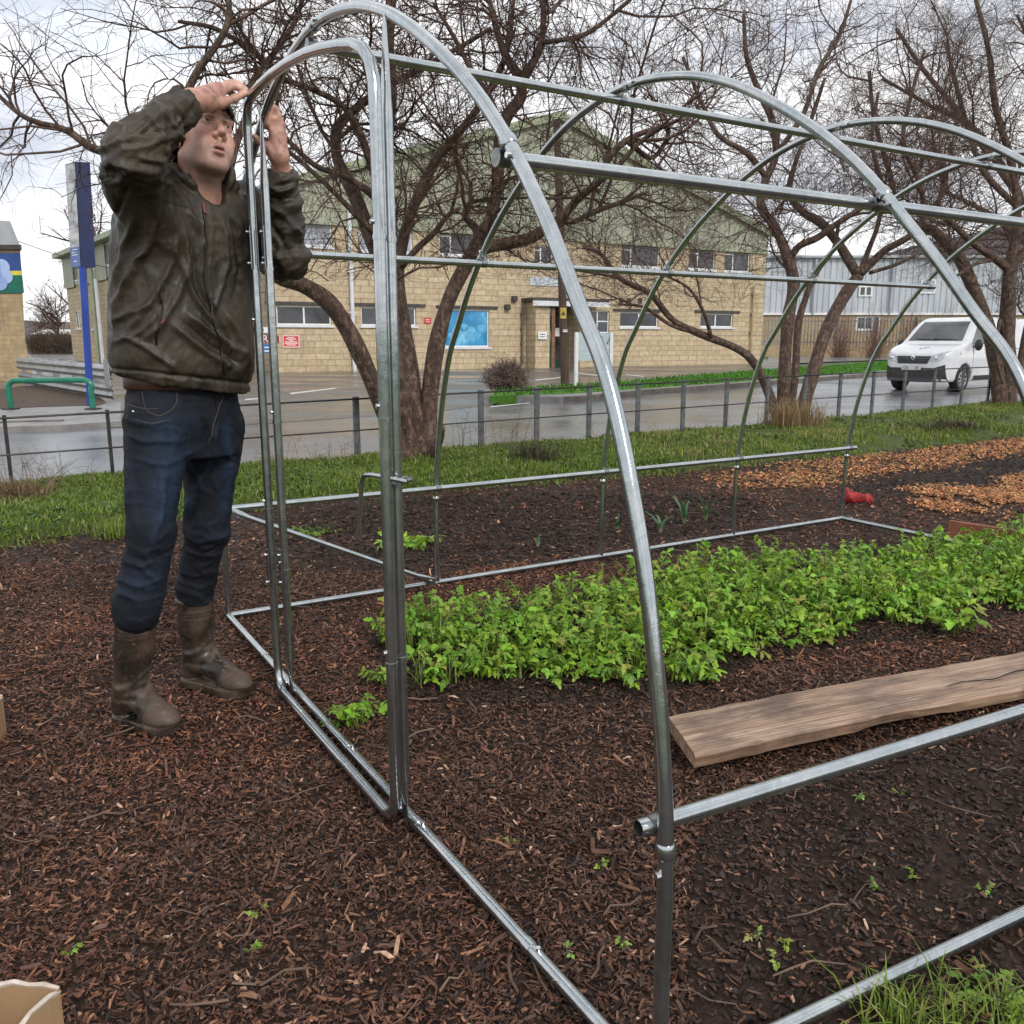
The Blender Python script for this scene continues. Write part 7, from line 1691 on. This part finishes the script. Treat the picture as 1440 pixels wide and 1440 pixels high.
treeC = cherry('right hand bare cherry tree growing in front of the white van', (1414, 572), YC, [
    [(1408, 574, 0, 28), (1402, 520, 0, 24), (1392, 470, 0, 23), (1378, 430, .1, 22), (1362, 390, .1, 22), (1350, 364, .2, 21), (1334, 345, .2, 19), (1310, 323, .3, 17), (1288, 318, .3, 14), (1262, 290, .4, 11), (1250, 240, .5, 9), (1230, 170, .5, 7), (1222, 100, .5, 6)],
    [(1418, 574, 0, 30), (1418, 520, 0, 26), (1416, 470, 0, 24), (1418, 420, 0, 23), (1420, 385, 0, 22), (1427, 340, .1, 17), (1430, 280, .1, 14), (1420, 220, .2, 12), (1400, 150, .2, 10), (1390, 70, .3, 8), (1370, -10, .3, 6)],
    [(1420, 380, 0, 14), (1400, 364, -.1, 13), (1376, 348, -.2, 12), (1350, 325, -.3, 10), (1320, 290, -.3, 9), (1330, 250, -.3, 8), (1310, 200, -.4, 7)], [(1424, 545, .1, 16), (1436, 510, .2, 14), (1448, 450, .2, 13), (1470, 400, .3, 11)], [(1412, 480, 0, 6), (1406, 450, -.1, 6), (1402, 500, -.2, 5), (1410, 540, -.2, 5)],
    [(1422, 375, 0, 13), (1445, 350, 0, 12), (1480, 320, .1, 10), (1510, 250, .2, 8)], [(1430, 290, .1, 11), (1390, 250, .3, 10), (1370, 210, .4, 8), (1350, 140, .5, 7), (1330, 60, .5, 5)], [(1400, 364, -.1, 7), (1370, 372, -.2, 6), (1340, 392, -.2, 5)]],
    26, 3.8, 6.5, 6.5, lens=(1.4, .75, .32), clip=lambda uv: (uv[..., 1] > 455) | ((uv[..., 1] > 400) & (uv[..., 0] < 1380)))
YD = 19.0
treeD = cherry('bare cherry tree mostly beyond the right edge, its crown filling the upper right corner', (1560, 560), YD, [
    [(1560, 560, 0, 24), (1540, 470, 0, 20), (1500, 380, 0, 17), (1450, 300, 0, 14), (1400, 230, 0, 11), (1350, 160, .2, 9), (1300, 100, .3, 7), (1260, 40, .3, 5)], [(1540, 470, 0, 15), (1520, 330, .2, 11), (1486, 220, .3, 9), (1470, 110, .4, 6), (1430, 20, .4, 4)], [(1500, 380, 0, 11), (1440, 340, -.3, 10), (1390, 300, -.4, 8), (1330, 270, -.5, 6)],
    [(1450, 300, 0, 9), (1380, 190, .6, 8), (1310, 150, .8, 6), (1240, 110, 1, 5)]],
    26, 3.2, 5.5, 5.5, lens=(1.7, .9, .38), clip=lambda uv: (uv[..., 1] > 430))
# young trees and hedge far beyond the yard, and one behind the office block
def far_tree(label, px, top, Y, spread, n=34):
    b = at(px[0], px[1], Y); b[2] = RZ; hgt = at(px[0], top, Y)[2] - RZ; t0 = thing('bare_tree', label, 'tree', b, 0, 'leafless trees far beyond the yard')
    mb = MB(); mb.tube([b, b + (0, 0, hgt * .3), b + (.1, 0, hgt * .7)], [hgt * .03, hgt * .022, hgt * .008], 6); mb.build('trunk', M_bark, t0, smooth=True)
    s = rng.uniform(.18, .7, n); o = np.stack([b[0] + 0 * s, b[1] + 0 * s, b[2] + hgt * s], 1); a = rng.uniform(0, 6.283, n); d = np.stack([np.cos(a), np.sin(a), rng.uniform(.3, 1.3, n)], 1); d /= np.linalg.norm(d, axis=1, keepdims=True)
    P1, R1 = grow(o, d, spread * rng.uniform(.5, 1, n), np.full(n, hgt * .009), 6, .15, 0, .08); o, d, r, _, _ = sample(P1, R1, 7 / spread); P2, R2 = grow(o, side(d, .7), spread * .35 * rng.uniform(.5, 1.2, len(o)), r * .6, 4, .2, 0, .05)
    o, d, r, _, _ = sample(P2, R2, 12 / spread); P3, R3 = grow(o, side(d, .7), spread * .17 * rng.uniform(.5, 1.2, len(o)), r * .6, 3, .2, 0, .03)
    Vs, Fs, nv = [], [], 0
    for P, Rr, k in ((P1, R1, 4), (P2, R2, 3), (P3, R3, 3)): v, f = sweep(P, np.maximum(Rr, .012), k); Vs.append(v); Fs.append(f + nv); nv += len(v)
    mesh_np('crown', np.vstack(Vs), np.vstack(Fs), M_twigs, t0)
far_tree('round headed bare tree far off above the hedge, left of the blue totem post', (84, 490), 412, 95, 4.2); far_tree('slender bare tree top rising behind the office block roof', (146, 490), 268, 75, 5.5, 26); far_tree('small hazy bare tree on the far skyline at the left', (62, 485), 436, 170, 4.5)
hb = at(48, 480, 88); he = at(104, 480, 88); n = 2600; s = rng.random(n); o = np.stack([hb[0] + (he[0] - hb[0]) * s, np.full(n, 88.) + rng.normal(0, .5, n), np.full(n, RZ)], 1); d = rng.normal(0, .3, (n, 3)) + (0, 0, 1); d /= np.linalg.norm(d, axis=1, keepdims=True)
P, Rr = grow(o, d, rng.uniform(1.2, 2.6, n), np.full(n, .03), 4, .3, 0, .1); v, f = sweep(P, Rr, 3); tag(mesh_np('hedge', v, f, pm('hedge_twigs', (.06, .04, .03), (.12, .085, .06), .5, .9), org=(hb + he) / 2), 'brown leafless hedge far beyond the yard under the bare tree', 'hedge')
# ================================================================ white panel van on the road
M_vwhite, t_, b_ = nt('white_van_paint'); v_ = coords(t_)
c_ = ramp(t_, noise(t_, v_, 1.4, 5), [(.35, (.55, .56, .58)), (.65, (.67, .68, .70))]); c_ = mixc(t_, ramp(t_, noise(t_, coords(t_, (1, 1, 1)), 5, 6, .7), [(.56, (0,) * 3), (.75, (.3,) * 3)]), c_, (.40, .37, .33))
t_.links.new(c_, b_.inputs['Base Color']); b_.inputs['Roughness'].default_value = .28; b_.inputs['Coat Weight'].default_value = .6; b_.inputs['Coat Roughness'].default_value = .06
M_vblack = pm('black_plastic', (.014, .014, .015), (.035, .034, .034), 9, .5); M_tyre = pm('tyre_rubber', (.012, .012, .012), (.03, .029, .028), 20, .75)
M_rim = pm('alloy_wheel', (.45, .46, .47), (.60, .60, .61), 9, .3, metal=.7); M_chrome = pm('chrome', (.62, .63, .65), (.75, .76, .78), 6, .12, metal=1.0)
M_vglass, t_, b_ = nt('windscreen_glass'); v_ = coords(t_); t_.links.new(ramp(t_, noise(t_, v_, 1.3, 4), [(.38, (.014, .015, .017)), (.62, (.07, .075, .08))]), b_.inputs['Base Color']); b_.inputs['Roughness'].default_value = .05; b_.inputs['Specular IOR Level'].default_value = .9
M_lens = pm('lamp_lens', (.22, .23, .25), (.55, .57, .60), 7, .08, spec=.9)
wf1, wf2 = G(1346, 551, RZ), G(1264, 547, RZ)            # the two front wheels on the road
BK = unit(np.array((.80, .60, 0))); BKa = math.atan2(BK[1], BK[0])     # van: local +x towards its tail, local -y is the side facing the garden
cen = (wf1 + wf2) / 2; lat = np.array((-BK[1], BK[0])); TRK = .80
org = np.array((*(wf1[:2] + lat * TRK), RZ)) - BK * .93
van = thing('panel_van', 'white panel van driving along the wet road behind the right hand tree', 'van', org, BKa)
VL, VW, VH = 4.95, .955, 1.96
side_out = [(.0, .42), (.0, .62), (.03, .80), (.10, .98), (.30, 1.08), (.70, 1.20), (1.02, 1.30), (1.45, 1.68), (1.72, 1.87), (2.0, 1.945), (2.6, 1.96), (4.4, 1.94), (4.80, 1.88), (4.92, 1.5), (4.95, .9), (4.93, .36), (.12, .26), (.02, .32)]
def sd_poly(px, pz, poly):
    d = np.full(px.shape, 1e9); c = inpoly(px, pz, poly); n = len(poly)
    for i in range(n):
        ax, az = poly[i]; bx_, bz = poly[i - 1]; ex, ez = bx_ - ax, bz - az; t = np.clip(((px - ax) * ex + (pz - az) * ez) / (ex * ex + ez * ez), 0, 1); d = np.minimum(d, np.hypot(px - ax - t * ex, pz - az - t * ez))
    return np.where(c, -d, d)
SO = [tuple(p) for p in smooth_path(np.array(side_out + [side_out[0]]), 3)[:-1]]
def van_sdf(P):
    x, y, z = P[..., 0], P[..., 1], P[..., 2]; a = sd_poly(x, z, SO)
    hw = np.interp(z, [.2, .5, .9, 1.15, 1.6, 1.96], [.93, .955, .955, .93, .86, .77]) - .30 * np.clip((.75 - x) / .75, 0, 1) ** 2.2 - .05 * np.clip((x - 4.6) / .35, 0, 1) ** 2
    b = np.abs(y) - hw; k = .10; h = np.clip(.5 - .5 * (a - b) / k, 0, 1); return a * (1 - h) + b * h + k * h * (1 - h)
Fv = Field(rng1(-.1, 5.05, .034), rng1(-1.05, 1.05, .034), rng1(.15, 2.08, .034)); Pg = Fv.grid((slice(None),) * 3); D = van_sdf(Pg)
for wx in (.93, 4.03): D = np.maximum(D, -(np.maximum(np.hypot(Pg[..., 0] - wx, Pg[..., 2] - .34) - .40, .55 - np.abs(Pg[..., 1]))))
Fv.D = D.astype(np.float32); V, Q = nets(Fv); V = relax(V, Q, 2, .4)
mesh_np('body', V, Q, M_vwhite, van, smooth=True)
def march(p, d):
    p = np.array(p, float); d = unit(d)
    for _ in range(60):
        s = float(van_sdf(p[None])[0])
        if s < .0015: break
        p = p + d * max(s * .7, .002)
    return p
def panel(name, quad, d, mat, off=.008, nu=8, nv=6, parent=None):
    """a skin panel laid on the bodywork: bilinear grid pushed along d until it meets the body"""
    a, b, c, e = (np.asarray(q, float) for q in quad); V = []; du = unit(d)
    for j in range(nv + 1):
        for i in range(nu + 1):
            s, t = i / nu, j / nv; V.append(march(a * (1 - s) * (1 - t) + b * s * (1 - t) + c * s * t + e * (1 - s) * t, d) - du * off)
    F = [(j * (nu + 1) + i, j * (nu + 1) + i + 1, (j + 1) * (nu + 1) + i + 1, (j + 1) * (nu + 1) + i) for j in range(nv) for i in range(nu)]
    return mesh_np(name, np.array(V), F, mat, parent or van, smooth=True)
FX = (1, 0, 0)
ws = panel('windscreen', [(-.3, -.74, 1.335), (-.3, .74, 1.335), (-.3, .63, 1.84), (-.3, -.63, 1.84)], FX, M_vglass, .010, 12, 10)
for y0, y1 in ((-.1, .55), (-.62, .05)): mb = MB(); p, q = march((-.3, y0, 1.35), FX) - (.02, 0, 0), march((-.3, y1, 1.385), FX) - (.02, 0, 0); mb.tube([p, (p + q) / 2 - (.01, 0, 0), q], .009, 5); mb.build('wiper', M_vblack, ws)
gr_ = panel('grille', [(-.3, -.40, .74), (-.3, .40, .74), (-.3, .47, .935), (-.3, -.47, .935)], FX, M_vblack, .010, 10, 5)
for z in (.775, .82, .865): mb = MB(); P = [march((-.3, y, z), FX) - (.016, 0, 0) for y in np.linspace(-.41, .41, 9)]; mb.tube(P, .010, 5); mb.build('grille_bar', pm('grille_grey', (.05, .05, .052), (.09, .09, .092), 9, .3), gr_)
bm = panel('bumper', [(-.3, -.84, .285), (-.3, .84, .285), (-.3, .80, .63), (-.3, -.80, .63)], FX, M_vblack, .012, 14, 5)
panel('air_intake', [(-.3, -.55, .40), (-.3, .55, .40), (-.3, .50, .51), (-.3, -.50, .51)], FX, M_slate, .018, 10, 3, bm)
for s in (-1, 1):
    panel('bumper_corner', [(-.3, s * .50, .58), (-.3, s * .80, .58), (-.3, s * .80, .72), (-.3, s * .66, .66)], FX, M_vblack, .011, 5, 4, bm)
    hl = panel('headlight', [(-.3, s * .45, .79), (-.3, s * .74, .83), (-.1, s * .83, 1.09), (-.3, s * .50, .945)], FX, M_lens, .010, 6, 5)
    pr = march((-.3, s * .60, .885), FX); mb = MB(); mb.sphere(pr - (.004, 0, 0), (.022, .06, .045), 12, 8); mb.build('reflector', M_chrome, hl, smooth=True)
# diamond emblem on the nose, number plate, decal on the bonnet
pe = march((-.3, 0, .89), FX); mb = MB(); o_, i_ = .062, .030
dm = lambda r, x: [(x, 0, pe[2] + r * 1.45), (x, r, pe[2]), (x, 0, pe[2] - r * 1.45), (x, -r, pe[2])]
mb.add(dm(o_, pe[0] - .030) + dm(i_, pe[0] - .040) + dm(o_, pe[0] - .012), [(i, (i + 1) % 4, 4 + (i + 1) % 4, 4 + i) for i in range(4)] + [(8 + i, 8 + (i + 1) % 4, (i + 1) % 4, i) for i in range(4)]); mb.build('diamond_emblem', M_chrome, gr_)
mb = MB(); mb.box((-.040, -.26, .575), (-.028, .26, .685)); pl = mb.build('number_plate', pm('plate_white', (.62, .62, .60), (.70, .70, .68), 9, .3), van)
M_ink = pm('plate_ink', (.01, .01, .01), (.02, .02, .02), 9, .4)
for bd_, y in (('CN', .15), ('ZE', -.15)): text_mesh('lettering', bd_, .098, M_ink, pl, ((0, -1, 0), (0, 0, 1), (-1, 0, 0), (-.043, y, .630)), .001)
dc = [march((.45, y, 2.0), (0, 0, -1)) for y in (-.02, -.10, -.16)]; mb = MB()
for k, p in enumerate(dc): mb.obox(march((.42 + .05 * k, p[1] + .04, 2.0), (0, 0, -1)) + (0, 0, .004), (.05, .01, .018), (-.008, .03, 0), (0, 0, .001))
mb.build('bonnet_decal', pm('decal_grey', (.25, .22, .23), (.40, .33, .34), 20, .4), van)
# side: door windows, seams, mirror, sill
SY = (0, 1, 0)
sw = panel('side_window', [(1.22, -1.3, 1.24), (2.05, -1.3, 1.24), (2.05, -1.3, 1.74), (1.62, -1.3, 1.74)], SY, M_vglass, .008, 8, 6); panel('side_window', [(1.22, 1.3, 1.24), (2.05, 1.3, 1.24), (2.05, 1.3, 1.74), (1.62, 1.3, 1.74)], (0, -1, 0), M_vglass, .008, 8, 6)
for xs_ in ((1.30, 1.30), (2.18, 2.18), (3.45, 3.45)): mb = MB(); mb.tube([march((xs_[0], -1.3, z), SY) - (0, .001, 0) for z in np.linspace(.5, 1.78, 10)], .005, 4); mb.build('door_seam', M_strap, van)
panel('sill_strip', [(1.40, -1.3, .30), (3.55, -1.3, .30), (3.55, -1.3, .42), (1.40, -1.3, .42)], SY, M_vblack, .010, 8, 2)
for s in (-1, 1):
    m = MB(); m.sphere((1.30, s * 1.06, 1.22), (.07, .11, .15), 12, 8); m.box((1.28, min(s * .90, s * 1.02), 1.16), (1.34, max(s * .90, s * 1.02), 1.20)); m.build('door_mirror', M_vblack, van, smooth=False, auto=50)
p = march((2.05, -1.3, 1.02), SY); mb = MB(); mb.tube([p + (-.09, -.012, 0), p + (-.06, -.035, 0), p + (.06, -.035, 0), p + (.09, -.012, 0)], .014, 6); mb.build('door_handle', M_vblack, van, auto=50)
p = march((.62, -1.3, 1.0), SY); mb = MB(); mb.sphere(p, (.035, .012, .022), 8, 6); mb.build('side_repeater', pm('amber', (.5, .2, .03), (.6, .26, .04), 9, .2), van)
p = [march((x, -1.3, 1.12), SY) - (0, .004, 0) for x in np.linspace(2.7, 4.3, 6)]; mb = MB(); mb.tube(p, .016, 4); mb.build('side_stripe', M_blind, van)
# wheels
for wx in (.93, 4.03):
    for s in (-1, 1):
        y0, y1 = (s * .70, s * .915); w_ = MB(); n = 32; prof = [(.20, y0), (.315, y0), (.335, y0 + s * .03), (.335, y1 - s * .03), (.315, y1), (.225, y1 - s * .004), (.215, y1 - s * .03)]
        V = [(wx + r * math.cos(6.2832 * k / n), yy, .335 + r * math.sin(6.2832 * k / n)) for r, yy in prof for k in range(n)]; w_.add(V, [(i * n + k, i * n + (k + 1) % n, (i + 1) * n + (k + 1) % n, (i + 1) * n + k) for i in range(len(prof) - 1) for k in range(n)])
        wo = w_.build('wheel', M_tyre, van, auto=40); r_ = MB()
        r_.cyl((wx, y1 - s * .05, .335), (wx, y1 - s * .008, .335), .045, 14); r_.tube([(wx + .205 * math.cos(q), y1 - s * .016, .335 + .205 * math.sin(q)) for q in np.linspace(0, 2 * math.pi, 28, endpoint=False)], .012, 6, closed=True)
        for k in range(9):
            q = 2 * math.pi * k / 9; c_, s2 = math.cos(q), math.sin(q); r_.obox((wx + .122 * c_, y1 - s * .022, .335 + .122 * s2), (.085 * c_, 0, .085 * s2), (-.019 * s2, 0, .019 * c_), (0, .010, 0))
        r_.build('rim', M_rim, wo, auto=40); d_ = MB(); d_.cyl((wx, y1 - s * .075, .335), (wx, y1 - s * .055, .335), .20, 20); d_.build('wheel_disc', M_slate, wo)
